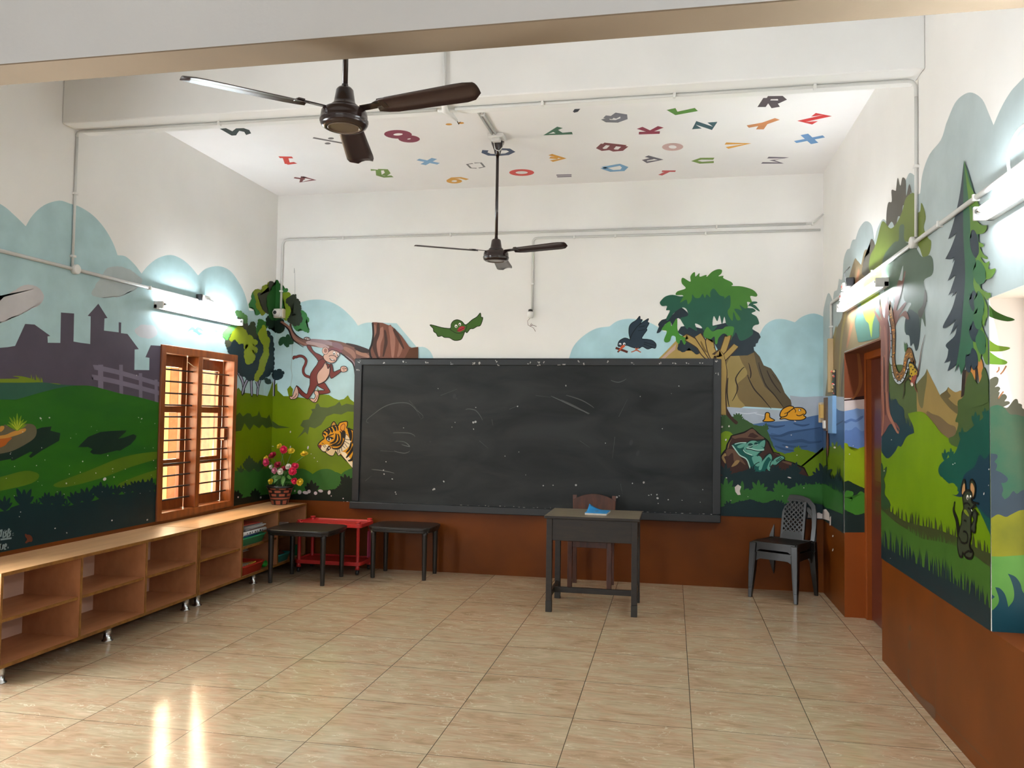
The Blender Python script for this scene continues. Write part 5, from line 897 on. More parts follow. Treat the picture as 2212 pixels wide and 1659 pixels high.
for p in ([(1310, 470), (1300, 390), (1320, 280), (1345, 255), (1360, 330), (1362, 430)], [(1430, 420), (1430, 300), (1450, 250), (1490, 290), (1510, 380), (1500, 480), (1465, 525)]): f.sp(R2, p, MC); f.outline(R2, p, .010, ML)
f.sp(R2, [(1308, 460), (1318, 360), (1345, 305), (1356, 380), (1345, 460)], '#a87d52'); f.sp(R2, [(1440, 420), (1440, 330), (1460, 300), (1495, 370), (1490, 460), (1465, 510)], '#a87d52')
MB_ = [(1320, 500), (1370, 420), (1430, 420), (1465, 480), (1450, 560), (1500, 620), (1490, 650), (1450, 690), (1460, 760), (1440, 800), (1440, 960), (1440, 1100), (1420, 1250), (1470, 1340), (1465, 1400), (1430, 1430), (1370, 1410), (1320, 1340), (1312, 1400), (1280, 1400), (1255, 1330), (1240, 1200), (1260, 1040), (1300, 900), (1310, 760), (1335, 690), (1330, 600)]
f.sp(R2, MB_, MC); f.outline(R2, MB_, .012, ML)
AR = [(1440, 960), (1470, 900), (1490, 850), (1470, 780), (1500, 710), (1530, 790), (1510, 920), (1500, 1040), (1450, 1000)]
f.sp(R2, AR, MC); f.outline(R2, AR, .010, ML); f.sp(R2, [(1335, 710), (1370, 700), (1415, 780), (1405, 800), (1360, 760)], '#66731f')
f.ell(R2, 1395, 515, 16, 38, '#d5d2c4'); f.ell(R2, 1440, 510, 12, 30, '#d5d2c4'); f.ell(R2, 1398, 530, 9, 20, ML); f.ell(R2, 1442, 525, 8, 16, ML); f.sp(R2, [(1440, 700), (1455, 695), (1465, 720), (1450, 730)], '#d5d2c4')
for p in ([(1340, 620), (1390, 600), (1430, 640)], [(1400, 680), (1440, 700), (1460, 770)], [(1330, 1030), (1390, 1060), (1390, 1180), (1330, 1190)], [(1340, 850), (1380, 880)], [(1270, 1100), (1300, 1180), (1340, 1190)], [(1350, 1370), (1400, 1320), (1450, 1340)], [(1470, 590), (1560, 610)], [(1480, 640), (1520, 660)], [(1490, 690), (1560, 780)]): f.stroke(R2, p, .010, ML)
f.done()
# lower brown band: drip stains and hairline joints
f = Fig('wall_stains', 'R', 2, wr, 'dark drip stains on the brown base of the wall'); f.base = False
BS = mat('stain_brown', (0.10, 0.045, 0.02), rough=0.5)
for p, w_ in (([(1285, 300), (1290, 700), (1285, 1000)], .006), ([(1503, 310), (1508, 800), (1506, 1250)], .006), ([(1300, 880), (1310, 1000), (1400, 1110)], .02), ([(1310, 1010), (1420, 1120), (1490, 1190), (1700, 1390), (1930, 1620)], .005)): f.stroke(B5, p, w_, BS)
f.ell(B5, 1305, 545, 8, 26, BS); f.ell(B5, 1301, 680, 7, 40, BS); f.sp(B5, [(1330, 1060), (1420, 1110), (1500, 1180), (1500, 1270), (1430, 1190)], BS); f.done()
# jamb of the window recess (mural runs on round the corner)
f = Fig('painted_window_jamb', 'N', 1, wr, 'mural continued on the jamb of the window recess')
PXR = 2420
def N_(c, pts, col, sm=True): (f.sp if sm else f.poly)(c, pts, col)
N_(R1, [(1690, 280, 1), (1740, 250), (1790, 232), (1832, 262), (1820, 340), (1775, 388, 1), (1830, 380), (1858, 410), (1830, 460, 1), (1850, 470), (1820, 560, 1), (1880, 500), (1930, 495), (1958, 540), (1920, 600, 1), (1980, 600), (1998, 635), (1905, 685, 1), (1970, 690), (2060, 580), (2110, 570), (2130, 630, 1), (2180, 650), (2212, 720), (2500, 800, 1), (2500, 1500, 1), (1690, 1500, 1)], '#4d4f40')
N_(R1, [(1690, 700, 1), (1760, 665), (1840, 660), (1920, 700), (2000, 790), (2100, 800), (2212, 830), (2500, 900, 1), (2500, 2700, 1), (1690, 2700, 1)], mat('paint_jamb_bush', '#1d5a45', rough=0.45, k=0.95, col2='#466048', scale=6, spec=0.22))
N_(R2, [(1690, -140, 1), (1800, -130), (1815, -80), (1770, -20, 1), (1810, 30), (1790, 110, 1), (1880, 150), (1970, 230), (1940, 290), (1870, 300, 1), (1900, 400), (1880, 480), (1925, 545, 1), (1990, 500), (2050, 420), (2110, 460), (2212, 400), (2500, 380, 1), (2500, 1000, 1), (1690, 1000, 1)], '#2b3a46')
N_(R2, [(1690, 850, 1), (1760, 800), (1830, 768), (1940, 806), (2010, 775), (2130, 715), (2212, 700), (2500, 660, 1), (2500, 1600, 1), (1690, 1600, 1)], mat('paint_jamb_lime', '#8a8a10', rough=0.45, k=0.95, col2='#6d7210', scale=5, spec=0.22))
N_(R2, [(1690, 1392, 1), (1850, 1398), (2000, 1390), (2212, 1375), (2500, 1350, 1), (2500, 2700, 1), (1690, 2700, 1)], mat('paint_jamb_green', '#4a8034', rough=0.45, k=0.95, col2='#5c9440', scale=4, spec=0.22))
N_(R3, [(1640, 950, 1), (1700, 910), (1770, 820), (1780, 720), (1720, 540, 1), (1800, 560), (1890, 670), (1945, 880, 1), (2030, 760), (2040, 600), (1990, 420), (1935, 308, 1), (2060, 360), (2150, 480), (2212, 650), (2500, 900, 1), (2500, 1520, 1), (1640, 1500, 1)], '#0f3a44')
f.poly(R3, [(1640, 660), (1715, 705), (1660, 750), (1640, 740)], '#0f3a44')
N_(A8, [(1930, 950, 1), (1980, 1000), (2060, 1040), (2120, 1060), (2136, 1075), (2080, 1085), (2000, 1070), (1930, 1045, 1)], '#274a12'); N_(A8, [(1930, 1230, 1), (2000, 1275), (2090, 1290), (2095, 1305), (2040, 1322), (1960, 1325), (1930, 1320, 1)], '#5d7a1c'); N_(A8, [(1930, 1320, 1), (2000, 1370), (2070, 1400), (2075, 1420), (2040, 1430), (1930, 1425, 1)], '#5c8426')
for p in ([(1830, 90), (1835, 130), (1800, 165)], [(1945, 70), (1900, 150), (1860, 190)], [(1905, 455), (1860, 510), (1830, 560)]): f.stroke(R1, p, .006, '#8a6040')
f.done()
f = Fig('painted_window_jamb', 'N', 0, wr, 'brown sill strip at the foot of the window recess'); f.poly(R3, [(1650, 1500), (2600, 1480), (2600, 1540), (1650, 1540)], M_BROWN); f.done()
# jamb of the doorway
f = Fig('painted_door_jamb', 'D', 1, wr, 'mural strip painted on the jamb of the doorway')
J0, J1 = 1818, 1872
def band(y0, y1, col): f.poly(PX, [(J0, y0), (J1, y0), (J1, y1), (J0, y1)], col)
band(700, 870, '#64341d'); band(860, 895, '#b9adaa'); f.poly(PX, [(J0, 888), (1835, 886), (1845, 884), (1850, 882), (1860, 884), (J1, 883), (J1, 1000), (J0, 1000)], '#6a86b0')
f.sp(PX, [(1823, 935), (1833, 930), (1840, 928), (1848, 922), (1855, 927), (1862, 932), (1872, 934), (1872, 1000), (1815, 1000)], '#5570a0'); f.stroke(PX, [(1826, 913), (1838, 907), (1850, 909), (1862, 899)], .02, '#4d6896')
f.leafy(PX, [(J0, 962), (1828, 958), (1834, 970), (1848, 975), (1860, 968), (J1, 965), (J1, 1070), (J0, 1070)], '#7f9412', 2, 8); f.leafy(PX, [(J0, 1044), (1835, 1040), (1850, 1050), (J1, 1058), (J1, 1150), (J0, 1150)], '#1a2c22', 2, 8)
f.leafy(PX, [(1822, 1075), (1830, 1060), (1842, 1063), (1838, 1085), (1846, 1075), (1860, 1062), (J1, 1070), (J1, 1105), (1850, 1112), (1835, 1105), (1822, 1098)], '#3c7426', 2, 8); band(1112, 1150.5, '#1f2b28'); f.poly(PX, [(J0, 1150), (J1, 1150), (J1, 1350), (J0, 1350)], M_ORANGE)
f.ell(PX, 1835, 981, 1.3, 1.3, FLK); f.ell(PX, 1843, 963, .9, 1.2, FLK); f.done()
f = Fig('painted_door_jamb', 'D', 8, wr, 'brown painted part of the doorway jamb'); f.poly(PX, [(J0, 860), (1824, 863), (1836, 862), (1846, 858), (1853, 857), (J1, 854), (J1, 862), (J0, 866)], '#2a1512'); f.stroke(PX, [(1850, 760), (1858, 800), (1857, 835), (1840, 858)], .03, '#7a4a26', 2); f.done()
MB().box(W + 0.001, W + 0.15, DY0, DY1, 2.100, 2.1098, mat('soffit_brown', (0.16, 0.055, 0.02), rough=0.5)).build('door_soffit', d1)
# ------------------------------------------------------------------ ceiling fans
def fan(x, y, az, label):
    t = thing('ceiling_fan', label, 'ceiling fan', (x, y, 0), 0, 'brown ceiling fans')
    zb = 2.826
    MB().tube([(0, 0, 3.0), (0, 0, H - 0.05)], 0.0125, M_FAN, 12).build('downrod', t)
    MB().lathe([(0.016, 3.70), (0.022, 3.705), (0.032, 3.75), (0.052, 3.80), (0.055, 3.83), (0.045, H - 0.002), (0.0, H - 0.002)], M_FAN, n=24).build('canopy', t)
    MB().lathe([(0.0, 3.022), (0.014, 3.022), (0.016, 3.008), (0.030, 3.005), (0.038, 2.995), (0.046, 2.945), (0.050, 2.932), (0.060, 2.925), (0.066, 2.908)], M_FAN, n=32).build('rod_cover', t)
    mo = MB().lathe([(0.058, 2.910), (0.090, 2.905), (0.100, 2.896), (0.103, 2.875), (0.103, 2.862), (0.107, 2.858), (0.107, 2.851), (0.103, 2.847), (0.105, 2.843), (0.100, 2.834), (0.088, zb), (0.072, zb - 0.002), (0.066, zb + 0.008), (0.040, zb + 0.010), (0.0, zb + 0.011)], M_FAN, n=40).build('motor_housing', t)
    MB().lathe([(0.064, zb + 0.0035), (0.067, zb - 0.003), (0.071, zb - 0.003), (0.074, zb + 0.001)], mat('fan_ring', (0.10, 0.07, 0.05), rough=0.2), n=40).build('trim_ring', mo)
    for k in range(3):
        a = math.radians(az + 120 * k); R = Matrix.Rotation(a, 4, 'Z') @ Matrix.Translation((0, 0, 2.893)) @ Matrix.Rotation(math.radians(-11), 4, 'X')
        mb = MB(); n = 12; v0 = len(mb.v); rows = []
        for i in range(n + 1):
            s = i / n; r = 0.17 + 0.51 * s; w0 = -0.058 - 0.020 * s; w1 = 0.052 + 0.010 * s
            if s > 0.85: w1 -= 0.05 * ((s - 0.85) / 0.15) ** 2; w0 += 0.012 * ((s - 0.85) / 0.15) ** 2
            if s < 0.12: w0 += 0.022 * (1 - s / 0.12); w1 -= 0.022 * (1 - s / 0.12)
            rows.append([(r, w0 + (w1 - w0) * j / 4, 0.010 * (1 - (j / 2 - 1) ** 2) - 0.012 * s) for j in range(5)])
        for dz in (0.0, -0.0022):
            for row in rows: mb.v += [R @ Vector((p[0], p[1], p[2] + dz)) for p in row]
        N = (n + 1) * 5
        for i in range(n):
            for j in range(4):
                q = (i * 5 + j, i * 5 + j + 1, (i + 1) * 5 + j + 1, (i + 1) * 5 + j)
                mb.face(q, M_BLADE, True); mb.face([N + x for x in q[::-1]], M_BLADE, True)
        ed = [i * 5 for i in range(n + 1)] + [n * 5 + j for j in range(1, 5)] + [i * 5 + 4 for i in range(n - 1, -1, -1)] + [3, 2, 1]
        for i in range(len(ed)): mb.face((ed[i], ed[(i + 1) % len(ed)], N + ed[(i + 1) % len(ed)], N + ed[i]), M_BLADE)
        b = mb.build('blade', t)
        mb = MB(); mb.box(0.092, 0.215, -0.020, 0.020, 0.006, 0.011, M_FAN, R); mb.box(0.195, 0.225, -0.042, 0.042, 0.004, 0.012, M_FAN, R); mb.build('blade_bracket', b, bevel=0.002)
    return t
fan(2.660, -4.48, -14, 'dark brown ceiling fan nearest, its rod hidden by the near beam')
fan(2.674, -1.38, -24, 'dark brown ceiling fan farther away, hanging on a long rod before the end wall')

# ------------------------------------------------------------------ tube lights
def tube_light(wall, y0, y1, z, label, caps=True):
    sx = 1 if wall == 'L' else -1; X = 0.0 if wall == 'L' else W
    t = thing('tube_light', label, 'tube light', (X, (y0 + y1) / 2, z), 0, 'fluorescent tubes on the side walls')
    h = abs(y1 - y0) / 2
    def bx(a, b, c, d, e, g, m, nm, par, bev=0.002):
        return MB().box(min(sx * a, sx * b), max(sx * a, sx * b), c, d, e, g, m).build(nm, par, bevel=bev)
    bx(0.0, 0.030, -h, h, -0.034, 0.0, M_WHITEP, 'batten', t)
    for s in (-1, 1):
        bx(0.0, 0.082, s * h - (0.018 if s > 0 else 0), s * h + (0.018 if s < 0 else 0), -0.034, 0.026, M_WHITEP, 'lamp_holder', t, 0.003)
    MB().tube([(sx * 0.066, -h + 0.055, 0.005), (sx * 0.066, h - 0.055, 0.005)], 0.013, M_TUBE, 14).build('glass_tube', t)
    for s in (-1, 1): MB().tube([(sx * 0.066, s * (h - 0.055), 0.005), (sx * 0.066, s * (h - 0.016), 0.005)], 0.0132, M_STEEL, 14).build('end_cap', t)
    return t
tube_light('L', -2.02, -0.775, 2.415, 'lit tube light above the barred window')
tube_light('R', -2.30, -1.04, 2.455, 'lit tube light above the doorway')
tube_light('R', -5.27, -4.01, 2.465, 'lit tube light cut off by the right edge of the photo')
# socket box over the left tube
t = thing('plug_socket', 'white socket box with plugged cord above the left tube light', 'socket', (0.0, -1.335, 2.53))
MB().box(0, 0.045, -0.075, 0.045, -0.05, 0.055, M_WHITEP).build('back_box', t, bevel=0.004)
MB().box(0.045, 0.058, -0.055, 0.040, -0.045, 0.050, M_WHITEP).build('socket_plate', t, bevel=0.003)
MB().lathe([(0.030, 0), (0.030, 0.012), (0.018, 0.022), (0.012, 0.045), (0.0, 0.046)], M_WHITEP, n=18, M=Matrix.Translation((0.058, 0, 0.0)) @ Matrix.Rotation(PI / 2, 4, 'Y')).build('plug', t)
MB().tube([(0.10, 0.0, 0), (0.11, 0.05, -0.01), (0.09, 0.09, -0.05), (0.05, 0.10, -0.08), (0.03, 0.09, -0.095)], 0.004, M_WHITEP, 8).build('cord', t)
MB().box(0.0, 0.05, -0.10, -0.078, 0.0, 0.055, M_BLACKP).build('side_knockout', t, bevel=0.002)
# switch box over the doorway lamp
t = thing('lamp_switch_box', 'open switch box with red-marked switches above the doorway lamp', 'switch box', (W, -1.18, 2.56))
MB().box(-0.05, 0, -0.08, 0.08, -0.065, 0.075, M_WHITEP).build('back_box', t, bevel=0.004)
M_REDK = mat('switch_red', (0.5, 0.08, 0.06), rough=0.4)
for y, z in ((-0.03, 0.035), (0.035, -0.03)):
    s = MB().box(-0.075, -0.05, y - 0.035, y + 0.035, z - 0.028, z + 0.028, M_WHITEP).build('switch', t, bevel=0.004); MB().box(-0.078, -0.075, y - 0.012, y + 0.012, z - 0.008, z + 0.008, M_REDK).build('rocker_mark', s)
MB().box(-0.06, -0.004, -0.14, -0.085, 0.02, 0.09, M_BLACKP).build('adaptor', t, bevel=0.006)
MB().tube([(-0.06, -0.10, 0.06), (-0.08, -0.16, 0.12), (-0.05, -0.2, 0.16)], 0.004, M_BLACKP, 8).build('cord', t)
MB().tube([(-0.05, 0.06, -0.05), (-0.07, 0.14, -0.09), (-0.05, 0.22, -0.08), (-0.02, 0.26, -0.04)], 0.005, M_CREAM, 8).build('wire', t)

# ------------------------------------------------------------------ conduits
def conduit(label, runs, r=0.0115, clips=(), boxes=(), mcol=None):
    t = thing('conduit', label, 'conduit', runs[0][0])
    o = Vector(runs[0][0]); m = mcol or M_PIPE
    for i, rn in enumerate(runs): MB().tube([Vector(p) - o for p in rn], r, m, 10).build('pipe', t)
    for (p, ax) in clips:
        d = Vector(p) - o; s = Vector((0.010, 0.010, 0.010)); e = {'x': (0.008, 0.016, 0.016), 'y': (0.016, 0.008, 0.016), 'z': (0.016, 0.016, 0.008)}[ax]
        MB().box(d.x - e[0], d.x + e[0], d.y - e[1], d.y + e[1], d.z - e[2], d.z + e[2], M_WHITEP).build('clip', t, bevel=0.002)
    for p, nrm in boxes:
        d = Vector(p) - o; q = Vector(nrm).to_track_quat('Z', 'Y').to_matrix().to_4x4()
        MB().lathe([(0.034, -0.012), (0.034, 0.02), (0.03, 0.024), (0.0, 0.024)], M_WHITEP, n=20, M=Matrix.Translation(d) @ q).build('junction_box', t)
    return t
def bend(a, c, b, r=0.06, n=5):
    a, b, c = Vector(a), Vector(b), Vector(c); p, q = c + (a - c).normalized() * r, c + (b - c).normalized() * r
    return [a] + [(p * (1 - s) ** 2 + c * 2 * s * (1 - s) + q * s * s) for s in [i / n for i in range(n + 1)]] + [b]
X1 = 0.013
conduit('grey conduit running along the left wall to the tube light', [[(X1, -9.5, 2.533), (X1, -1.40, 2.533)]], 0.0125, [((X1, -2.1, 2.533), 'y'), ((X1, -4.4, 2.533), 'y')], [((X1, -2.915, 2.533), (1, 0, 0))])
conduit('thin vertical conduit on the left wall below the beam end', [[(0.012, -2.94, 2.545), (0.012, -2.94, 3.46)]], 0.009, [((0.012, -2.94, 3.06), 'z'), ((0.012, -2.94, 2.62), 'z')])
conduit('conduit along the underside of the middle beam', [bend((0.010, -2.94, 3.46), (0.010, -2.94, 3.494), (0.2, -2.94, 3.494), 0.03) + [(2.62, -2.94, 3.494)], [(2.74, -2.94, 3.494), (5.2, -2.94, 3.494)] + bend((5.25, -2.94, 3.494), (W - 0.012, -2.94, 3.494), (W - 0.012, -2.94, 3.40), 0.05)], 0.010, [((x, -2.94, 3.494), 'x') for x in (1.1, 2.1, 3.3, 4.1, 4.9)])
conduit('vertical conduit on the right wall below the beam end', [[(W - 0.012, -2.94, 3.40), (W - 0.012, -2.93, 2.60)]], 0.009, [((W - 0.012, -2.94, 3.0), 'z')])
M_PAINTPIPE = mat('pipe_under_mural_paint', '#5f6a4c', rough=0.5, k=1.3, col2='#9fb0ae', scale=2.2)
conduit('conduit climbing along the right wall above the lamps', [[(W - 0.013, -8.5, 2.575), (W - 0.013, -1.27, 2.575)], [(W - 0.013, -1.095, 2.575), (W - 0.013, -0.52, 2.575)] + [Vector(p) for p in bend((W - 0.013, -0.50, 2.575), (W - 0.013, -0.45, 2.575), (W - 0.013, -0.45, 2.50), 0.03)] + [(W - 0.013, -0.455, 2.27)]], 0.0125, [((W - 0.013, y, 2.575), 'y') for y in (-3.35, -3.85, -1.95)] + [((W - 0.013, -0.45, 2.37), 'z')], [((W - 0.013, -2.90, 2.575), (-1, 0, 0))])
YB = -0.013
conduit('long white conduit along the end wall down to the camera', [bend((5.30, YB, 3.375), (0.072, YB, 3.375), (0.072, YB, 2.65), 0.07)], 0.0115, [((x, YB, 3.375), 'x') for x in (0.75, 1.9, 2.38, 4.5)] + [((0.072, YB, 2.83), 'z')])
conduit('short elbow of conduit at the right end of the end wall', [[(5.305, -0.014, 3.375), (5.36, -0.015, 3.375), (5.44, -0.10, 3.44)]], 0.010, [((5.36, -0.015, 3.375), 'x')])
conduit('white conduit dropping down the end wall to the hanging wires', [bend((5.43, YB, 3.315), (2.742, YB, 3.315), (2.742, YB, 2.60), 0.05)], 0.0115, [((x, YB, 3.315), 'x') for x in (3.15, 3.55, 4.4)] + [((2.742, YB, 2.86), 'z')])
conduit('pair of conduits across the ceiling to the farther fan', [[(2.645, -2.813, H - 0.012), (2.655, -1.50, H - 0.012)], [(2.675, -2.813, H - 0.012), (2.685, -1.50, H - 0.012)]], 0.009, [((2.68, -1.95, H - 0.012), 'y')])
conduit('thin conduit down the front of the middle beam', [[(2.71, -3.082, H - 0.01), (2.71, -3.082, 3.52)]], 0.008)
t = thing('fan_hook_box', 'white ceiling box with loop of wire over the farther fan', 'junction box', (2.68, -1.44, H))
MB().box(-0.065, 0.065, -0.075, 0.05, -0.035, -0.001, M_WHITEP).build('cover', t, bevel=0.006)
MB().box(-0.035, 0.035, -0.055, 0.0, -0.06, -0.035, M_WHITEP).build('connector', t, bevel=0.006)
MB().tube([(-0.02, -0.03, -0.06), (-0.01, -0.02, -0.12), (0.02, 0.0, -0.13), (0.045, 0.02, -0.09), (0.045, 0.03, -0.05)], 0.0035, M_WHITEP, 8).build('wire', t)
t = thing('beam_connector', 'white cable connector dangling under the middle beam', 'connector', (2.68, -2.93, 3.50))
MB().tube([(0.02, -0.14, 0.06), (0.01, -0.09, 0.0), (0.0, -0.03, -0.02), (0.02, 0.03, -0.025), (0.05, 0.08, -0.05)], [0.012, 0.018, 0.022, 0.018, 0.008], M_WHITEP, 10).build('sleeve', t)
MB().tube([(-0.05, -0.02, -0.016), (0.07, 0.0, -0.016)], 0.010, M_WHITEP, 10).build('cross_joint', t); MB().tube([(0.05, 0.08, -0.05), (0.055, 0.10, -0.065), (0.065, 0.10, -0.05)], 0.003, M_BLACKP, 6).build('wire', t)
t = thing('bulb_holder', 'white lamp holder with loose wires hanging on the end wall', 'lamp holder', (2.73, 0, 2.555))
MB().lathe([(0.0, -0.035), (0.026, -0.033), (0.030, -0.01), (0.030, 0.012), (0.024, 0.03), (0.0, 0.032)], M_WHITEP, n=20, M=Matrix.Translation((0, -0.032, 0))).build('holder', t)
MB().lathe([(0.0, 0.03), (0.024, 0.03), (0.020, 0.05), (0.0, 0.055)], M_BLACKP, n=16, M=Matrix.Translation((0, -0.032, 0))).build('cap', t)
M_WIRE = mat('bare_wire', (0.16, 0.08, 0.07), rough=0.5)
MB().tube([(0, -0.03, -0.03), (-0.03, -0.02, -0.06), (-0.025, -0.02, -0.10), (0.0, -0.025, -0.115), (0.02, -0.02, -0.10), (0.01, -0.03, -0.085), (-0.005, -0.02, -0.11), (0.03, -0.02, -0.13), (0.05, -0.015, -0.165)], 0.0022, M_WIRE, 6).build('wire', t)
MB().tube([(0.0, -0.02, -0.10), (0.03, -0.02, -0.105), (0.06, -0.015, -0.115)], 0.0022, M_WIRE, 6).build('wire', t)
tag(MB().tube([(W - 0.036, -4.40 + 0.13 * math.cos(a), 2.605 + 0.10 * math.sin(a)) for a in [PI * i / 12 - 0.9 for i in range(0, 20)]], 0.006, M_WHITEP, 8).build('white_cord'), 'white cord loop above the lamp at the right edge', 'cord')

# ------------------------------------------------------------------ security camera
t = thing('security_camera', 'white dome security camera on a square box in the corner treetop', 'camera', (0.065, 0, 2.594))
MB().box(-0.050, 0.055, -0.055, 0, -0.048, 0.048, M_CREAM).build('mount_box', t, bevel=0.004)
MB().box(-0.050, 0.045, -0.066, -0.055, -0.046, 0.046, M_WHITEP).build('mount_plate', t, bevel=0.003)
Rx = Matrix.Translation((-0.012, -0.066, 0.002)) @ Matrix.Rotation(PI / 2, 4, 'X')
MB().lathe([(0.042, 0.0), (0.042, 0.01), (0.036, 0.026), (0.026, 0.038), (0.020, 0.042)], M_WHITEP, n=24, M=Rx).build('dome', t)
MB().lathe([(0.020, 0.041), (0.018, 0.043), (0.010, 0.046), (0.0, 0.047)], M_BLACKP, n=20, M=Rx).build('lens', t)
for x in (-0.043, 0.038):
    for z in (-0.039, 0.039): MB().lathe([(0.0035, -0.001), (0.0035, 0.001), (0, 0.0015)], M_BLACKP, n=8, M=Matrix.Translation((x, -0.0665, z)) @ Matrix.Rotation(PI / 2, 4, 'X')).build('screw', t)

# ------------------------------------------------------------------ things hung beside the doorway
t = thing('switchboard', 'blue-painted switchboard on the right wall beside the doorway', 'switchboard', (W, -0.50, 1.60))
MB().box(-0.035, 0, -0.11, 0.085, -0.15, 0.17, mat('board_blue', '#6a8db0', rough=0.4, k=1.3)).build('board', t, bevel=0.004)
MB().box(-0.05, 0, 0.088, 0.20, -0.13, 0.16, mat('board_brown', (0.10, 0.055, 0.03), rough=0.5)).build('back_plate', t, bevel=0.003)
for k in range(2): MB().box(-0.062, -0.05, 0.095 + 0.05 * k, 0.135 + 0.05 * k, -0.11, -0.04, M_WHITEP).build('switch', t, bevel=0.004)
t = thing('calendar_block', 'small cream paper block with a yellow box on the right wall', 'paper block', (W, -0.20, 1.64))
MB().box(-0.06, 0, 0.0, 0.10, -0.10, 0.08, mat('aged_paper', (0.55, 0.46, 0.33), rough=0.8)).build('paper_block', t, bevel=0.004); MB().box(-0.075, 0, -0.10, -0.01, -0.06, 0.06, mat('yellow_card', (0.55, 0.36, 0.11), rough=0.7)).build('yellow_box', t, bevel=0.004)
t = thing('wall_ornament', 'black hanging strip with coloured flowers beside the doorway', 'ornament', (W, -0.55, 1.86))
MB().box(-0.015, 0, -0.045, 0.045, -0.13, 0.13, M_BLACKP).build('strip', t, bevel=0.004)
R_ = random.Random(11)
for k in range(16):
    MB().sphere((-0.018, R_.uniform(-0.045, 0.045), R_.uniform(-0.13, 0.12)), R_.uniform(0.006, 0.011), mat('orn%d' % (k % 4), [(0.6, 0.12, 0.08), (0.7, 0.5, 0.25), (0.05, 0.15, 0.12), (0.6, 0.4, 0.4)][k % 4], rough=0.5), 8, 6).build('bead', t)
t = thing('feather_pendant', 'brown feather-shaped pendant hanging under the switchboard', 'ornament', (W, -0.26, 1.36))
MB().sphere((-0.012, 0, 0), 0.12, mat('feather_brown', (0.13, 0.05, 0.03), rough=0.6), 14, 12, (0.06, 0.42, 1.0)).build('feather', t)
MB().tube([(-0.018, 0, 0.14), (-0.02, 0.0, 0.0), (-0.015, 0, -0.20)], 0.005, M_BLACKP, 8).build('quill', t)
tag(MB().box(W - 0.045, W - 0.0005, -0.485, -0.44, 1.80, 2.265, mat('casing_tan', (0.40, 0.28, 0.13), rough=0.5)).build('cable_casing', bevel=0.004), 'tan cable casing running down the right wall above the switchboard', 'casing')

# ------------------------------------------------------------------ blackboard
t = thing('blackboard', 'large black chalkboard with dusty swirls on the end wall', 'blackboard', (0, 0, 0))
bx0, bx1, bz0, bz1 = 0.918, 4.548, 0.60, 2.119
MB().box(bx0 + 0.06, bx1 - 0.06, -0.028, 0, bz0 + 0.06, bz1 - 0.05, M_BOARD).build('writing_surface', t)
mb = MB(); mb.box(bx0, bx0 + 0.072, -0.045, 0, bz0 + 0.072, bz1, M_BFRAME); mb.box(bx1 - 0.072, bx1, -0.045, 0, bz0 + 0.072, bz1, M_BFRAME); mb.box(bx0 + 0.072, bx1 - 0.072, -0.045, 0, bz1 - 0.064, bz1, M_BFRAME)
fr_ = mb.build('board_frame', t, bevel=0.005)
MB().box(bx0 - 0.012, bx1, -0.075, 0, bz0, bz0 + 0.070, M_BFRAME).build('chalk_ledge', t, bevel=0.006)
f = Fig('chalk_smudge', 'K', 0, t, 'pale chalk smears on the board')
M_CH1, M_CH2 = mat('chalk_faint', (0.075, 0.080, 0.080), rough=0.8), mat('chalk_line', (0.17, 0.18, 0.18), rough=0.8)
for p in ([(700, 205), (850, 270), (1010, 345)], [(820, 200), (950, 240), (1040, 300)], [(780, 235), (900, 290), (1000, 350)], [(1240, 370), (1310, 230)], [(1180, 75), (1240, 95), (1300, 65)], [(930, 560), (1010, 615)], [(580, 200), (700, 215)], [(130, 560), (200, 620)], [(370, 310), (440, 280)], [(1210, 530), (1190, 700)], [(230, 390), (240, 440)]): f.l = 1; f.stroke(B3, p, .010, M_CH1, 2)
for p in ([(1275, 420), (1340, 330), (1450, 270), (1580, 260), (1650, 310), (1690, 390)], [(1540, 590), (1600, 605), (1560, 570), (1480, 565)], [(1480, 640), (1560, 660), (1600, 640)], [(1300, 790), (1400, 800), (1480, 820)], [(1250, 880), (1300, 840)], [(1600, 240), (1680, 330)], [(1370, 640), (1500, 650)], [(1470, 500), (1600, 500), (1640, 530)], [(2050, 315), (2130, 320), (2180, 400)], [(1850, 200), (1980, 150)]): f.l = 1; f.stroke(B2, p, .009, M_CH1, 2)
for p in ([(715, 210), (900, 300), (1000, 342)], [(1255, 905), (1270, 985)]): f.l = 2; f.stroke(B3, p, .003, M_CH2, 2)
for p in ([(1540, 590), (1605, 608), (1570, 575)], [(1640, 290), (1690, 380)], [(1310, 790), (1400, 802), (1480, 818)]): f.l = 2; f.stroke(B2, p, .003, M_CH2, 2)
R_ = random.Random(21)
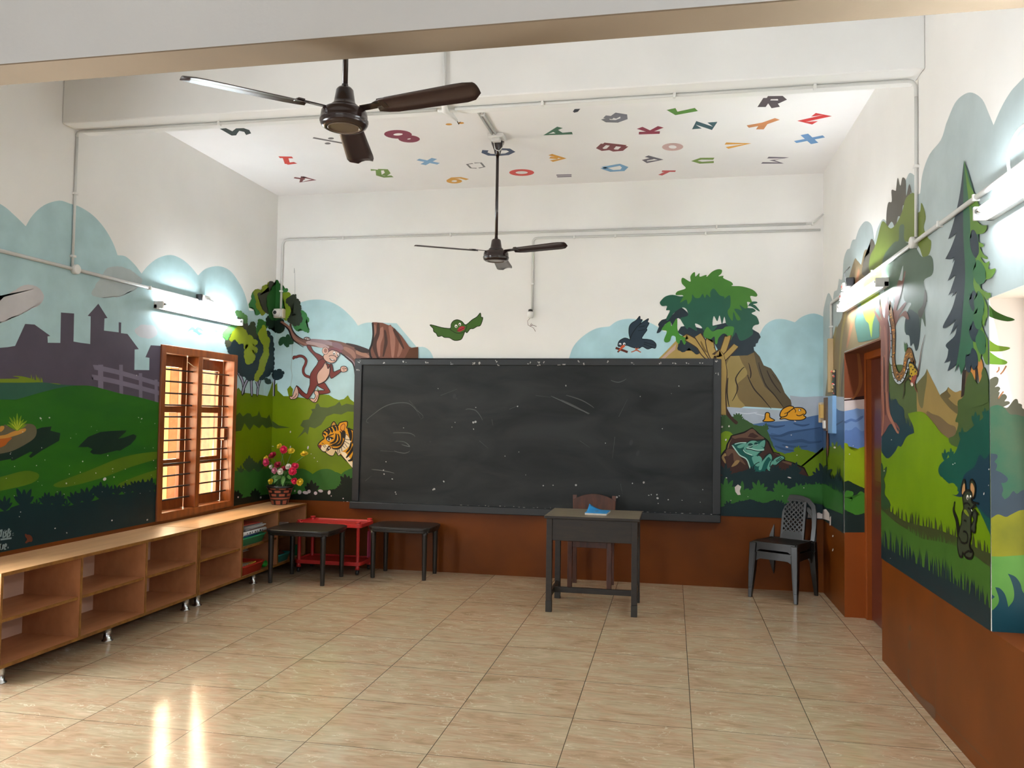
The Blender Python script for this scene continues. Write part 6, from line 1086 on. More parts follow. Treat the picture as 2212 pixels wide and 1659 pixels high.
for c, pts in ((B3, [(820, 122, 7), (1412, 208, 4), (1720, 125, 5), (435, 287, 5), (100, 410, 9), (85, 468, 6), (445, 650, 4), (500, 833, 4), (335, 683, 4), (1135, 580, 4), (1588, 465, 4), (1660, 185, 3), (900, 914, 9), (640, 918, 5), (718, 915, 5), (1225, 1010, 9), (1245, 1000, 6), (1480, 995, 6), (1500, 990, 5), (1545, 990, 6), (1550, 1018, 10), (1555, 1060, 4), (1635, 1030, 5), (1745, 1035, 5), (1910, 950, 5), (1350, 900, 5), (1440, 893, 8), (1890, 1050, 4)]), (B2, [(1400, 826, 6), (1465, 865, 7), (1395, 795, 5), (1875, 885, 8), (1800, 945, 9), (1790, 950, 6), (1555, 458, 4), (1830, 145, 4), (2130, 295, 5), (2110, 415, 9), (1965, 415, 4), (1415, 728, 5), (1940, 452, 4), (1495, 985, 6), (1490, 970, 5)])):
    for x, y, a in pts: f.l = 3; f.ell(c, x, y, a, a * R_.uniform(.5, 1.2), mat('chalk_fleck', (0.42, 0.41, 0.40), rough=0.8), R_.randint(0, 90), 7)
for c, x, y, a, b in ((B2, 1960, 205, 12, 20), (B2, 1975, 225, 8, 10), (B3, 1340, 575, 14, 24), (B3, 1392, 660, 12, 24), (B2, 1768, 568, 7, 7)): f.l = 3; f.ell(c, x, y, a, b, M_BLACKP, 20, 9)
f.done()['kind'] = 'stuff'
f = Fig('frame_chip', 'K', 268, t, 'pale chips along the board frame')
CHM = mat('chip_pale', (0.40, 0.38, 0.36), rough=0.8)
for c, pts in ((A6, [(1203, 1407), (1395, 1413), (1570, 1410), (1750, 1416), (1945, 1419), (2120, 1422), (2165, 1420), (1200, 1468)]), (A7, [(90, 1420), (135, 1420), (265, 1402), (280, 1430), (527, 1417), (608, 1408), (612, 1432), (657, 1414), (763, 1428), (812, 1424), (932, 1408), (968, 1426), (1152, 1408), (1350, 1423), (1565, 1418), (1680, 1418), (1790, 1420), (1900, 1412), (2020, 1408), (2025, 1503)])):
    for x, y in pts:
        for k in range(3): f.l = 269; f.ell(c, x + R_.uniform(-14, 14), y + R_.uniform(-8, 8), R_.uniform(3, 8), R_.uniform(2, 6), CHM, R_.randint(0, 90), 6)
for x in range(5, 2030, 55): f.l = 269; f.ell(B3, x + R_.uniform(-20, 20), 1070 + x * 0.037 + R_.uniform(-3, 3), R_.uniform(2, 12), R_.uniform(1, 3), CHM, 2, 6)
f.done()['kind'] = 'stuff'
# ------------------------------------------------------------------ low open shelf units along the left wall
def shelf_unit(y0, y1, divs, label):
    t = thing('shelf_unit', label, 'shelf unit', (0, (y0 + y1) / 2, 0), 0, 'low plywood shelf units along the left wall')
    o = (y0 + y1) / 2; th = 0.016; D0, D1 = 0.006, 0.42; zb, zt = 0.098, 0.632
    def board(nm, x0, x1, ya, yb, za, zc, face, edge, m=M_PLYIN, mtop=None):
        mb = MB().box(x0, x1, ya - o, yb - o, za, zc, m, mtop=mtop)
        ob = mb.build(nm, t)
        if edge:
            e = MB()
            if edge == 'h': e.box(x1, x1 + 0.004, ya - o, yb - o, za - 0.001, zc + 0.001, M_EDGE)
            else: e.box(x1, x1 + 0.004, ya - o, yb - o, za, zc, M_EDGE)
            e.build('edge_band', ob)
        return ob
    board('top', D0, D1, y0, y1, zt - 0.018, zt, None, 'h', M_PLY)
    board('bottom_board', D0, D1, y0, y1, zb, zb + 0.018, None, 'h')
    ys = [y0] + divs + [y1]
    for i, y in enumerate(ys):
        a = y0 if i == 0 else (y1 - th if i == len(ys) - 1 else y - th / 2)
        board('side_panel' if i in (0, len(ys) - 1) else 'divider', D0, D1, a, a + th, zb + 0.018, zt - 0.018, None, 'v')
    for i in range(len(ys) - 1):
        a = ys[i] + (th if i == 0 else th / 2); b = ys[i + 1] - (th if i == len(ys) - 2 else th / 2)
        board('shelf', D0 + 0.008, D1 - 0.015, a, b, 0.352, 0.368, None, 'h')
    MB().box(0.001, 0.006, y0 - o, y1 - o, zb, zt, mat('back_ply', (0.66, 0.42, 0.30), rough=0.55, var=0.05, scale=3)).build('back_panel', t)
    for y in (y0 + 0.075, (y0 + y1) / 2, y1 - 0.075):
        for x in (0.06, 0.37):
            MB().lathe([(0.036, 0.0), (0.036, 0.006), (0.026, 0.012), (0.024, 0.08), (0.030, 0.09), (0.030, 0.098)], M_STEEL, (x, y - o, 0), 20).build('leg', t)
    return t
shelf_unit(-1.942, -0.02, [-1.283, -0.625], 'low plywood shelf unit in the corner, holding toys, trays and papers')
shelf_unit(-3.885, -1.952, [-3.250, -2.600], 'low plywood shelf unit nearest the camera with empty compartments')

def tray(name, label, x0, x1, y0, y1, z, h, m, group=None):
    t = thing(name, label, 'tray', ((x0 + x1) / 2, (y0 + y1) / 2, z), 0, group); a, b = (x1 - x0) / 2, (y1 - y0) / 2
    ou, inn, rim = rrect(-a, a, -b, b, 0.035), rrect(-a + 0.008, a - 0.008, -b + 0.008, b - 0.008, 0.03), rrect(-a - 0.008, a + 0.008, -b - 0.008, b + 0.008, 0.04)
    mb = MB(); n = len(ou); s = 0.88
    rings = [[(x * s, y * s, 0.0) for x, y in ou], [(x, y, h - 0.01) for x, y in ou], [(x, y, h - 0.01) for x, y in rim], [(x, y, h) for x, y in rim], [(x, y, h) for x, y in inn], [(x * s, y * s, 0.006) for x, y in inn]]
    for r in rings: mb.v += [Vector(p) for p in r]
    for k in range(len(rings) - 1):
        for i in range(n): j = (i + 1) % n; mb.face((k * n + i, k * n + j, (k + 1) * n + j, (k + 1) * n + i), m, k in (0, 4))
    mb.face(list(range(n))[::-1], m); mb.face([5 * n + i for i in range(n)], m); mb.build('tray_body', t); return t
M_GREENT, M_REDT, M_TEALT = mat('green_tray', (0.03, 0.30, 0.14), rough=0.35), mat('red_tray', (0.42, 0.028, 0.016), rough=0.35), mat('teal_tray', (0.02, 0.36, 0.33), rough=0.35)
Z1, Z2 = 0.116, 0.368
tray('plastic_tray', 'green plastic tray on the upper shelf holding blue folders', 0.10, 0.395, -1.245, -0.80, Z2, 0.075, M_GREENT)
tray('plastic_tray', 'red plastic tray on the bottom shelf holding a yellow slotted board', 0.10, 0.42, -1.255, -0.86, Z1, 0.085, M_REDT)
tray('plastic_tray', 'teal plastic tray on the bottom shelf of the corner compartment', 0.12, 0.41, -0.60, -0.33, Z1, 0.075, M_TEALT)
def slab(name, label, cat, x0, x1, y0, y1, z, h, m, group=None, rz=0, r=0.0, tilt=0):
    a, b = (x1 - x0) / 2, (y1 - y0) / 2
    o = MB().prism(rrect(-a, a, -b, b, r) if r else [(-a, -b), (a, -b), (a, b), (-a, b)], 0, h, m).build(name, bevel=0.0)
    o.location = ((x0 + x1) / 2, (y0 + y1) / 2, z); o.rotation_euler = (tilt, 0, rz); return tag(o, label, cat, group)
M_BLUEF = [mat('folder_blue%d' % i, c, rough=0.3) for i, c in enumerate(((0.05, 0.13, 0.30), (0.07, 0.18, 0.38), (0.03, 0.08, 0.20)))]
for i, tt in enumerate(('bottom', 'second', 'third', 'topmost')):
    slab('plastic_folder', 'blue plastic folder in the green tray, %s of four' % tt, 'folder', 0.13, 0.37, -1.205, -0.86, Z2 + 0.010 + 0.022 * i, 0.016, M_BLUEF[i % 3], 'blue folders in the green tray', (-0.06, 0.05, -0.03, 0.10)[i], 0.03)
M_PAPER = mat('paper', (0.55, 0.52, 0.48), rough=0.8); M_PAPG = mat('grey_paper', (0.34, 0.32, 0.31), rough=0.8); M_REDP = mat('red_cover', (0.42, 0.06, 0.035), rough=0.5)
zz = Z2 + 0.130
for i, (m, lb, dy, rz) in enumerate(((M_PAPG, 'grey magazine under the newspapers above the green tray', 0.0, 0.05), (M_PAPER, 'white newspaper in the stack above the green tray', 0.02, -0.04), (M_PAPG, 'grey newspaper near the top of the stack above the green tray', -0.02, 0.08), (M_REDP, 'red-covered book on top of the newspaper stack', -0.05, -0.1))):
    slab('magazine', lb, 'magazine', 0.10, 0.37 - 0.03 * (i == 3), -1.16 + dy, -0.80 + dy, zz + 0.012 * i, 0.010, m, 'papers above the green tray', rz)
t = thing('rolled_chart', 'rolled white chart with black writing on the blue folders', 'rolled chart', (0.395, -1.03, Z2 + 0.112))
MB().tube([(0, -0.22, 0), (0, 0.20, 0)], 0.017, mat('chart_paper', (0.66, 0.66, 0.68), rough=0.6), 16).build('roll', t)
MB().tube([(0, -0.2215, 0), (0, -0.2195, 0)], 0.0135, M_BLACKP, 14).build('dark_end', t)
for k in range(7): MB().box(0.0165, 0.0178, -0.16 + 0.045 * k, -0.16 + 0.045 * k + 0.012 + 0.012 * (k % 2), -0.006, 0.004 + 0.002 * (k % 3), M_BLACKP).build('print_mark', t)
t = thing('slotted_board', 'yellow toy board with white slots in the red tray', 'toy board', (0.27, -1.10, Z1 + 0.018)); t.rotation_euler = (0.10, -0.16, 0)
MB().box(-0.12, 0.13, -0.10, 0.13, 0.03, 0.038, mat('toy_yellow', (0.60, 0.38, 0.04), rough=0.4)).build('board', t, bevel=0.003)
for k in range(5): MB().box(-0.10, 0.10, -0.085 + 0.036 * k, -0.075 + 0.036 * k, 0.038, 0.041, M_PAPER).build('white_slot', t); MB().box(-0.10, 0.10, -0.073 + 0.036 * k, -0.055 + 0.036 * k, 0.038, 0.0395, mat('slot_brown', (0.15, 0.11, 0.07), rough=0.6)).build('dark_slot', t)
tag(MB().sphere((0, 0, 0), 0.034, mat('ball_green', (0.02, 0.42, 0.04), rough=0.35), 20, 14).build('ball', loc=(0.375, -0.80, Z1 + 0.034)), 'small green ball beside the red tray', 'ball')
for i, (m, lb) in enumerate(((M_PAPG, 'grey paper lying behind the red tray'), (M_PAPER, 'white paper leaning over the red tray'))): slab('paper_sheet', lb, 'paper', 0.06, 0.24, -1.2 + .1 * i, -0.84, Z1 + 0.155 + 0.012 * i, 0.006, m, None, 0.1 * i)
tag(MB().box(0.03, 0.09, -1.2, -0.85, Z1, Z1 + 0.153, M_PAPG).build('file_box', bevel=0.004), 'dull grey file box at the back behind the red tray', 'file box')
for i, (m, lb, rz) in enumerate(((M_PAPG, 'lowest grey book in the corner compartment stack', 0.05), (M_PAPER, 'white book in the corner compartment stack', -0.05), (M_PAPG, 'grey book under the open leaflet in the corner compartment', 0.12), (M_PAPER, 'white leaflet on top of the corner compartment stack', 0.3))):
    slab('book', lb, 'book', 0.12, 0.36, -0.56, -0.20, Z2 + 0.002 + 0.026 * i, 0.022 if i < 3 else 0.006, m, 'books in the corner compartment', rz)
tag(MB().sphere((0, 0, 0), 0.10, mat('bag_blue', (0.012, 0.02, 0.16), rough=0.5), 20, 14, (0.9, 0.95, 1.15), 0.25, 4).build('cloth_bag', loc=(0.24, -0.495, Z1 + 0.125)), 'dark blue cloth bag standing in the teal tray', 'bag')
tag(MB().sphere((0, 0, 0), 0.05, mat('toy_brown', (0.16, 0.06, 0.04), rough=0.5), 14, 10, (1.2, 0.6, 0.7), 0.25, 9).build('toy_bundle', loc=(0.30, -0.372, Z1 + 0.052)), 'brown toy bundle in front of the blue bag', 'toy')
tag(MB().prism(rrect(-0.04, 0.04, -0.03, 0.03, 0.012), 0, 0.105, mat('box_green', (0.015, 0.16, 0.05), rough=0.4)).build('toy_box', loc=(0.36, -0.115, Z1), bevel=0.004), 'green toy box at the far end of the bottom shelf', 'box')

# ------------------------------------------------------------------ pot of artificial flowers
PXP = Vector((0.212, -0.20, 0.632))
t = thing('flower_pot', 'brick-patterned pot of artificial carnations on the corner shelf', 'flower pot', PXP)
M_PB, M_PR = mat('pot_black', (0.012, 0.011, 0.011), rough=0.35), mat('pot_brick', (0.38, 0.10, 0.055), rough=0.5)
prof = []; rows = []
zs = [0, .006, .045, .058, .074, .088, .112, .124, .146, .158, .166, .172, .190]; pat = ['k', 'b0', 'k', 's', 'k', 'b1', 'k', 'b0', 'k', 'b1', 'k', 'r']
for z in zs: prof.append((0.080 + 0.052 * (z / 0.19) + (0.006 if z > 0.165 else 0), z))
prof = prof + [(0.128, 0.190), (0.124, 0.165), (0.0, 0.165)]
def mf(i, k):
    if i >= len(pat): return M_PB
    p = pat[i]
    if p in 'kr': return M_PB
    if p == 's': return M_PR
    return M_PR if ((k + (3 if p == 'b1' else 0)) % 6) < 4 else M_PB
MB().lathe(prof, M_PB, n=48, mfun=mf).build('pot', t)
R_ = random.Random(8)
mb = MB()
for k in range(60): a, r = R_.uniform(0, 2 * PI), 0.115 * math.sqrt(R_.random()); mb.sphere((r * math.cos(a), r * math.sin(a), 0.168), R_.uniform(0.008, 0.013), M_PAPER, 8, 6, (1, 1, 0.7))
o = mb.build('pebbles', t); o['kind'] = 'stuff'
M_STEM = mat('stem_green', (0.08, 0.20, 0.05), rough=0.5); M_LEAF = mat('leaf_green', (0.10, 0.26, 0.06), rough=0.45, var=0.2, scale=30)
FCOL = {'yellow': (0.72, 0.50, 0.02), 'crimson': (0.62, 0.012, 0.07), 'pink': (0.72, 0.05, 0.17), 'pale pink': (0.70, 0.24, 0.36), 'white': (0.74, 0.70, 0.62), 'dark red': (0.36, 0.006, 0.03)}
def carnation(nm, P, r, face, seed):
    Rr = random.Random(seed); mb = MB(); m = mat('petal_' + nm.replace(' ', '_'), FCOL[nm], rough=0.6, var=0.18, scale=120)
    q = Vector(face).normalized().to_track_quat('Z', 'Y').to_matrix().to_4x4(); T = Matrix.Translation(P) @ q
    for layer, (cnt, tilt, rr) in enumerate(((11, 82, 1.0), (10, 58, 0.92), (9, 36, 0.78), (6, 14, 0.6))):
        for k in range(cnt):
            a = 2 * PI * (k + 0.5 * layer) / cnt + Rr.uniform(-.15, .15); tl = math.radians(tilt + Rr.uniform(-9, 9)); L = r * rr * Rr.uniform(0.9, 1.1); w = 2.0 * L * math.sin(PI / cnt) * 1.35
            M = T @ Matrix.Rotation(a, 4, 'Z') @ Matrix.Rotation(tl, 4, 'Y')
            pts = [(-0.12, 0), (-.28, .45), (-.5, .85), (-.25, 1.0), (0, .88), (.25, 1.02), (.5, .85), (.28, .45), (.12, 0)]
            mb.quad([M @ Vector((0.12 * L * math.sin(3.1 * x + y * 5), x * w, y * L)) for x, y in pts], m, True)
    mb.sphere(T @ Vector((0, 0, 0.02)), r * 0.42, m, 10, 7, (1, 1, 1), .3, seed)
    o = mb.build('flower', t); o['label'] = nm + ' carnation'
    o.parent = t
    return o
FC = crop(500, 940, 200)
for i, (nm, x, y, rpx, fx, fz, dy) in enumerate((('yellow', 740, 565, 88, -.6, .3, .02), ('pink', 838, 648, 105, -.2, .1, -.03), ('dark red', 985, 490, 105, -.2, .9, .03), ('yellow', 1150, 275, 80, -.5, .6, .04), ('crimson', 1250, 350, 108, 0, .2, -.02), ('yellow', 1425, 385, 92, .3, .9, .02), ('yellow', 1740, 455, 95, .3, 1.2, .0), ('dark red', 1110, 715, 100, 0, .8, .02), ('white', 950, 762, 60, -.3, .2, -.04), ('pale pink', 1035, 845, 85, -.2, 0, -.07), ('white', 1175, 872, 88, 0, 0, -.09), ('white', 1360, 755, 80, .1, .6, -.02), ('crimson', 1515, 740, 92, .6, .4, .0), ('crimson', 1465, 865, 105, .2, .1, -.06), ('dark red', 1250, 800, 75, .1, .5, .0), ('crimson', 1505, 1095, 85, .3, -.1, -.05), ('yellow', 1630, 1120, 92, .9, .1, -.03), ('yellow', 945, 1105, 80, -.4, .2, -.08))):
    P = unp(FC[0] + x * FC[2], FC[1] + y * FC[2], 1, -0.2 + dy) - PXP
    P.x = max(P.x, 0.045 - PXP.x)
    carnation(nm, P, rpx * FC[2] / 228.0, (fx, -1.0, fz), 50 + i)
    base = Vector((0.05 * math.cos(i * 2.4), 0.05 * math.sin(i * 2.4), 0.165)); e = P + Vector((0, 0.012, -0.012)); mid = (base + e) / 2 + Vector((-(e.x) * 0.25, 0.02, 0.03))
    MB().tube([base, mid, e], 0.003, M_STEM, 6).build('stem', t)
def leaf(b, d, L, w, nm='leaf'):
    d = Vector(d).normalized(); s = d.cross(Vector((0, 1, 0))).normalized(); b = Vector(b); mb = MB(); n = 6; up = s.cross(d)
    for i in range(n + 1):
        u = i / n; ww = w * math.sin(PI * (0.06 + 0.94 * u) ** 0.8) if u < 1 else 0.0; c = b + d * (L * u) + Vector((0, 0, -0.35 * L * u * u))
        mb.v += [c - s * ww, c + up * (-0.15 * w), c + s * ww]
    for i in range(n):
        for j in (0, 1): mb.face((3 * i + j, 3 * i + j + 1, 3 * i + j + 4, 3 * i + j + 3), M_LEAF, True)
    mb.build(nm, t)
for k, (x, y, L, dx, dz) in enumerate(((1085, 960, .075, -.3, -.6), (1200, 980, .085, .15, -.9), (1290, 1010, .085, .8, .25), (1150, 1020, .07, -.5, .2), (1330, 930, .07, .5, .6), (1060, 1010, .07, -.8, .2), (1230, 930, .07, .2, .8))):
    P = unp(FC[0] + (x + 20) * FC[2], FC[1] + y * FC[2], 1, -0.27) - PXP; leaf(P + Vector((0, 0.02, 0)), (dx, -.5, dz), L, 0.022)

# ------------------------------------------------------------------ two dark plastic tables
def plastic_table(x0, x1, y0, y1, label, rz=0.0):
    t = thing('plastic_table', label, 'table', ((x0 + x1) / 2, (y0 + y1) / 2, 0), rz, 'dark plastic tables in front of the end wall'); a, b = (x1 - x0) / 2, (y1 - y0) / 2
    mb = MB(); mb.prism(rrect(-a - 0.02, a + 0.02, -b - 0.02, b + 0.02, 0.07, 8, 0.022), 0.462, 0.490, M_TABLEP)
    mb.prism(rrect(-a - 0.010, a + 0.010, -b - 0.010, b + 0.010, 0.06, 8, 0.022), 0.440, 0.463, M_TABLEP); mb.build('table_top', t, bevel=0.006, segs=3)
    for sx in (-1, 1):
        for sy in (-1, 1):
            x, y = sx * (a - 0.025), sy * (b - 0.025)
            MB().lathe([(0.019, 0.0), (0.020, 0.004), (0.0215, 0.1), (0.026, 0.42), (0.028, 0.45)], M_TABLEP, (x, y, 0), 20).build('leg', t)
    return t
plastic_table(0.475, 1.035, -0.935, -0.455, 'dark plastic table with rounded corners in front of the red trolley')
plastic_table(1.285, 1.845, -0.465, -0.065, 'dark plastic table with rounded corners right of the red trolley, under the board')
# ------------------------------------------------------------------ red trolley
t = thing('red_trolley', 'red plastic two-shelf trolley on castors behind the dark table', 'trolley', (0.82, -0.215, 0))
for nm, z in (('upper_shelf', 0.452), ('lower_shelf', 0.088)):
    mb = MB(); ou = rrect(-0.345, 0.345, -0.185, 0.185, 0.05, 6); n = len(ou); s = 0.955
    rings = [[(x * .97, y * .95, z) for x, y in ou], [(x, y, z + .004) for x, y in ou], [(x, y, z + .038) for x, y in ou], [(x * .98, y * .965, z + .038) for x, y in ou], [(x * .965, y * .94, z + .026) for x, y in ou]]
    for r in rings: mb.v += [Vector(p) for p in r]
    for k in range(4):
        for i in range(n): j = (i + 1) % n; mb.face((k * n + i, k * n + j, (k + 1) * n + j, (k + 1) * n + i), M_RED)
    mb.face(list(range(n))[::-1], M_RED); mb.face([4 * n + i for i in range(n)], M_RED); mb.build(nm, t)
for sx in (-1, 1):
    for sy in (-1, 1):
        x, y = sx * 0.305, sy * 0.150
        p = MB().lathe([(0.024, 0.052), (0.020, 0.075), (0.017, 0.09), (0.017, 0.46), (0.022, 0.47), (0.022, 0.492), (0.016, 0.498), (0.026, 0.502), (0.026, 0.510), (0.0, 0.512)], M_RED, (x, y, 0), 20).build('post', t)
        mb = MB(); mb.tube([(x - 0.011, y, 0.022), (x + 0.011, y, 0.022)], 0.022, M_BLACKP, 18); mb.box(x - 0.014, x + 0.014, y - 0.012, y + 0.012, 0.022, 0.054, M_BLACKP); mb.build('castor', p)
tag(MB().box(1.155, 1.165, -0.20, -0.10, 0.14, 0.40, mat('pink_cloth', (0.42, 0.05, 0.12), rough=0.8)).build('cloth_strip', bevel=0.004), 'pink cloth strip hanging at the right end of the red trolley', 'cloth')
# ------------------------------------------------------------------ teacher's desk
t = thing('wooden_desk', 'small dark wooden desk with a worn pale top, standing before the blackboard', 'desk', (3.48, -1.08, 0))
MB().box(-0.378, 0.378, -0.295, 0.275, 0.742, 0.766, M_DESK, mtop=M_DESKTOP).build('desk_top', t, bevel=0.004)
for sx in (-1, 1):
    for sy in (-1, 1):
        x, y = sx * 0.338, (-0.255 if sy < 0 else 0.248)
        mb = MB(); mb.box(x - .023, x + .023, y - .023, y + .023, 0.088, 0.742, M_DESK); lg = mb.build('leg', t, bevel=0.002)
        MB().box(x - .0245, x + .0245, y - .0245, y + .0245, 0, 0.088, M_DFOOT).build('painted_foot', lg, bevel=0.002)
mb = MB(); mb.box(-.315, .315, -.272, -.256, .568, .742, M_DESK); mb.build('front_apron', t, bevel=0.002)
for s in (-1, 1): MB().box(s * .345 - .008, s * .345 + .008, -.232, .225, .568, .742, M_DESK).build('side_apron', t, bevel=0.002); MB().box(s * .338 - .012, s * .338 + .012, -.232, .225, .105, .150, M_DESK).build('side_rail', t, bevel=0.002)
MB().box(-.315, .315, .24, .256, .66, .742, M_DESK).build('back_apron', t, bevel=0.002); MB().box(-.326, .326, -.02, .004, .105, .150, M_DESK).build('foot_rail', t, bevel=0.002)
# notebook on the desk
t = thing('notebook', 'blue-covered notebook lying on the desk, one corner curling up', 'notebook', (3.505, -1.10, 0.7662), -0.06)
M_BC = mat('book_blue', (0.03, 0.26, 0.58), rough=0.35); mb = MB()
MB().box(-.088, .088, -.12, .12, 0, .014, mat('book_pages', (0.62, 0.55, 0.46), rough=0.8)).build('pages', t, bevel=0.001)
nx, ny = 12, 12
for dz in (0.0, 0.0014):
    for j in range(ny + 1):
        for i in range(nx + 1):
            u, v = i / nx, j / ny; d = max(0.0, (1 - u) + v - 1.25); mb.v.append(Vector((-.09 + .18 * u, -.123 + .246 * v, .0145 + dz + 0.055 * d * d * 1.6)))
Nn = (nx + 1) * (ny + 1)
for j in range(ny):
    for i in range(nx):
        q = (j * (nx + 1) + i, j * (nx + 1) + i + 1, (j + 1) * (nx + 1) + i + 1, (j + 1) * (nx + 1) + i); mb.face(q[::-1], M_BC, True); mb.face([Nn + x for x in q], M_BC, True)
ed = [i for i in range(nx + 1)] + [(j) * (nx + 1) + nx for j in range(1, ny + 1)] + [ny * (nx + 1) + i for i in range(nx - 1, -1, -1)] + [j * (nx + 1) for j in range(ny - 1, 0, -1)]
for i in range(len(ed)): a, b = ed[i], ed[(i + 1) % len(ed)]; mb.face((a, b, Nn + b, Nn + a), M_BC)
mb.build('cover', t)
MB().lathe([(0.020, 0), (0.020, .0006), (0, .0006)], mat('book_emblem', (0.14, 0.20, 0.26), rough=0.5), (-.012, .03, .0162), 18).build('emblem', t)
# ------------------------------------------------------------------ wooden chair behind the desk
t = thing('wooden_chair', 'dark brown wooden chair tucked behind the desk', 'chair', (3.385, -0.33, 0))
for s in (-1, 1):
    MB().box(s * .175 - .021, s * .175 + .021, -.22, -.178, 0, .445, M_WCHAIR).build('front_leg', t, bevel=0.003)
    MB().tube([(s * .175, .17, .0), (s * .175, .165, .43), (s * .185, .21, .82)], 1.0, M_WCHAIR, 4, flat=(.036, .032)).build('rear_leg', t)
    MB().box(s * .175 - .01, s * .175 + .01, -.178, .155, .395, .445, M_WCHAIR).build('side_rail', t, bevel=0.002)
MB().box(-.154, .154, -.215, -.185, .392, .445, M_WCHAIR).build('front_rail', t, bevel=0.003)
MB().box(-.205, .205, -.235, .165, .445, .465, M_WCHAIR).build('seat', t, bevel=0.005)
bk = [(-.198, .60), (.198, .60), (.198, .775)] + [(.198 - .396 * i / 12, .775 + .062 * math.sin(PI * i / 12) ** 0.8) for i in range(1, 12)] + [(-.198, .775)]
MB().prism(bk, 0, .022, M_WCHAIR, Matrix.Translation((0, .198, 0)) @ Matrix.Rotation(PI / 2, 4, 'X')).build('backrest', t, bevel=0.003)
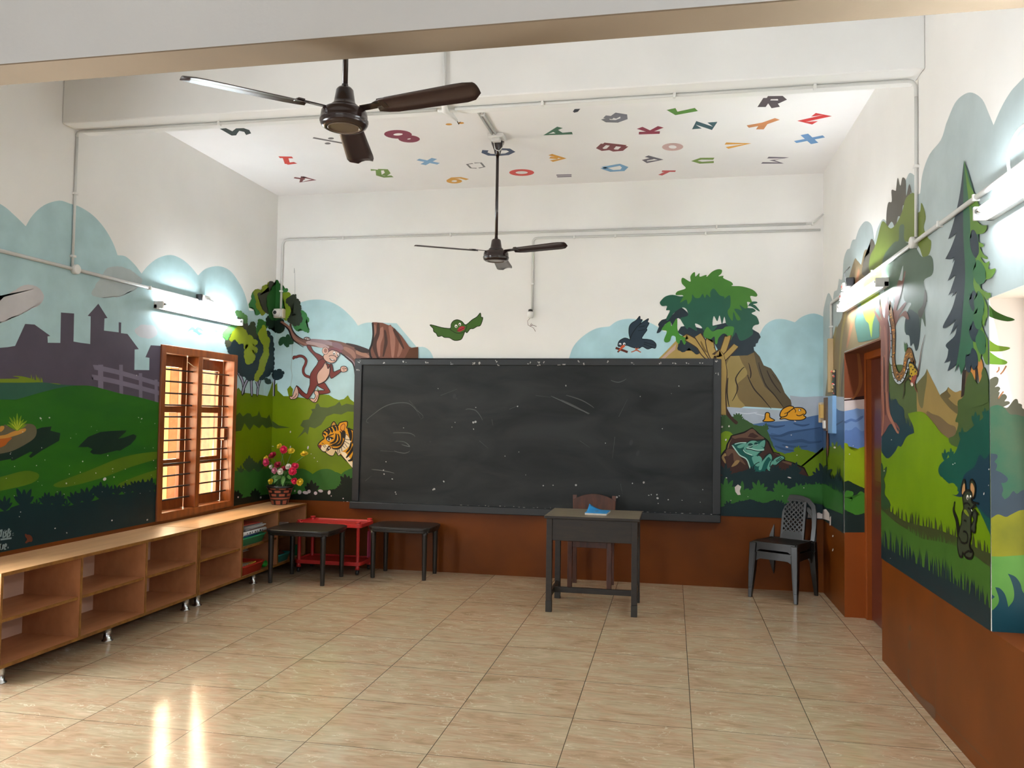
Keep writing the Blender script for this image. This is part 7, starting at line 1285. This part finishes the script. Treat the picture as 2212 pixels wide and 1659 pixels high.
# ------------------------------------------------------------------ two stacked plastic chairs
def plastic_chair(loc, rz, label):
    t = thing('plastic_chair', label, 'chair', loc, rz, 'stacked dark plastic chairs in the right corner'); m = M_CHAIRP
    # seat: shallow dish with a turned-down rim (front is -y)
    mb = MB(); n = 10
    def sp(u, v, dz=0): x = (u - .5) * (.40 - .03 * v); y = -.20 + .40 * v; return Vector((x, y, .415 - .018 * math.sin(PI * u) * math.sin(PI * min(1, v * 1.1)) - .012 * v + dz - (0.012 * (1 - v * 6) if v < 1 / 6 else 0)))
    for dz in (0, -.012):
        for j in range(n + 1):
            for i in range(n + 1): mb.v.append(sp(i / n, j / n, dz))
    N = (n + 1) ** 2
    for j in range(n):
        for i in range(n):
            q = (j * (n + 1) + i, j * (n + 1) + i + 1, (j + 1) * (n + 1) + i + 1, (j + 1) * (n + 1) + i); mb.face(q, m, True); mb.face([N + x for x in q[::-1]], m, True)
    ed = list(range(n + 1)) + [j * (n + 1) + n for j in range(1, n + 1)] + [n * (n + 1) + i for i in range(n - 1, -1, -1)] + [j * (n + 1) for j in range(n - 1, 0, -1)]
    for i in range(len(ed)): a, b = ed[i], ed[(i + 1) % len(ed)]; mb.face((a, b, N + b, N + a), m)
    mb.build('seat', t)
    # aprons with curved corners running into the legs
    for (p0, p1) in (((-.19, -.205), (.19, -.205)), ((-.195, -.19), (-.18, .19)), ((.195, -.19), (.18, .19)), ((-.175, .195), (.175, .195))):
        a, b = Vector((*p0, 0)), Vector((*p1, 0)); k = 12; mb = MB(); dirn = (b - a).normalized(); nn = Vector((-dirn.y, dirn.x, 0)) * .006
        for i in range(k + 1):
            u = i / k; z0 = .345 - .065 * (max(0, abs(u - .5) * 2 - .62) / .38) ** 2; c = a.lerp(b, u)
            for o_, z in ((nn, z0), (nn, .408), (-nn, .408), (-nn, z0)): mb.v.append(Vector((c.x + o_.x, c.y + o_.y, z)))
        for i in range(k):
            for j in range(4): mb.face((4 * i + j, 4 * i + (j + 1) % 4, 4 * i + 4 + (j + 1) % 4, 4 * i + 4 + j), m)
        mb.face((0, 1, 2, 3), m); mb.face((4 * k + 3, 4 * k + 2, 4 * k + 1, 4 * k), m); mb.build('apron', t)
    for sx in (-1, 1):
        for sy in (-1, 1):
            top, bot = Vector((sx * .185, sy * .195, .40)), Vector((sx * (.205 if sy < 0 else .20), sy * (.225 if sy < 0 else .245), 0)); mb = MB()
            for s, wv in ((0, .030), (.5, .025), (1, .015)):
                c = top.lerp(bot, s)
                for dx, dy in ((-1, -1), (1, -1), (1, 1), (-1, 1)): mb.v.append(Vector((c.x + dx * wv, c.y + dy * wv, c.z)))
            for k in range(2):
                for j in range(4): mb.face((4 * k + j, 4 * k + (j + 1) % 4, 4 * k + 4 + (j + 1) % 4, 4 * k + 4 + j), m)
            mb.face((3, 2, 1, 0), m); mb.face((8, 9, 10, 11), m); mb.build('leg', t, bevel=0.005)
    # back frame (arch) and lattice panel, leaning back
    def bp(x, z): h = z - .40; return Vector((x, .190 + .19 * h + .05 * h * h, z))
    arch = [(-.188, .40), (-.192, .52), (-.186, .64), (-.172, .70), (-.12, .755), (-.06, .772), (0, .776), (.06, .772), (.12, .755), (.172, .70), (.186, .64), (.192, .52), (.188, .40)]
    pts = []
    for i in range(len(arch) - 1):
        for s in (0, .33, .66): pts.append(bp(arch[i][0] + (arch[i + 1][0] - arch[i][0]) * s, arch[i][1] + (arch[i + 1][1] - arch[i][1]) * s))
    pts.append(bp(*arch[-1])); mb = MB(); L = len(pts)
    for i, p in enumerate(pts):
        tg = (pts[min(i + 1, L - 1)] - pts[max(i - 1, 0)]).normalized(); nb_ = Vector((0, 1, -.25)).normalized(); inw = tg.cross(nb_).normalized(); hw = .021
        for s1, s2 in ((-1, -1), (1, -1), (1, 1), (-1, 1)): mb.v.append(p + inw * hw * s1 + nb_ * .008 * s2)
    for i in range(L - 1):
        for j in range(4): mb.face((4 * i + j, 4 * i + (j + 1) % 4, 4 * i + 4 + (j + 1) % 4, 4 * i + 4 + j), m, False)
    mb.face((0, 1, 2, 3), m); mb.face((4 * L - 1, 4 * L - 2, 4 * L - 3, 4 * L - 4), m); mb.build('back_frame', t, bevel=0.004)
    mb = MB(); x0, x1, z0, z1 = -.098, .098, .400, .765
    def strip(a, b, w_, th=.006):
        a, b = bp(*a), bp(*b); d = (b - a).normalized(); nn = Vector((0, 1, -.25)).normalized(); s = d.cross(nn).normalized() * w_ / 2; k = len(mb.v)
        for c in (a, b):
            for q in (s + nn * th, -s + nn * th, -s - nn * th, s - nn * th): mb.v.append(c + q)
        for j in range(4): mb.face((k + j, k + (j + 1) % 4, k + 4 + (j + 1) % 4, k + 4 + j), m)
        mb.face((k + 3, k + 2, k + 1, k), m); mb.face((k + 4, k + 5, k + 6, k + 7), m)
    for a, b, w_ in (((x0, z0), (x0, z1), .02), ((x1, z0), (x1, z1), .02), ((x0, z0 + .03), (x1, z0 + .03), .085), ((x0, z1 - .012), (x1, z1 - .012), .03)): strip(a, b, w_)
    step = .043; za, zc = z0 + .06, z1 - .02
    k = -6
    while k < 12:
        for sg in (1, -1):
            zs = za + k * step - .01; p = []
            for s in [i / 20 for i in range(21)]:
                x = x0 + (x1 - x0) * s; z = zs + sg * ((x - x0) * 1.05) + (0 if sg > 0 else 0.206)
                if za <= z <= zc: p.append((x, z))
            if len(p) > 1: strip(p[0], p[-1], .011, .0045)
        k += 1
    mb.build('lattice_panel', t)
    return t
CH = Vector((5.075, -0.265, 0)); RZ = math.radians(-30)
plastic_chair(CH, RZ, 'lower dark plastic chair of the stack in the right corner')
plastic_chair(CH + Vector((0, 0, 0.082)), RZ, 'upper dark plastic chair with lattice back, stacked on another in the corner')
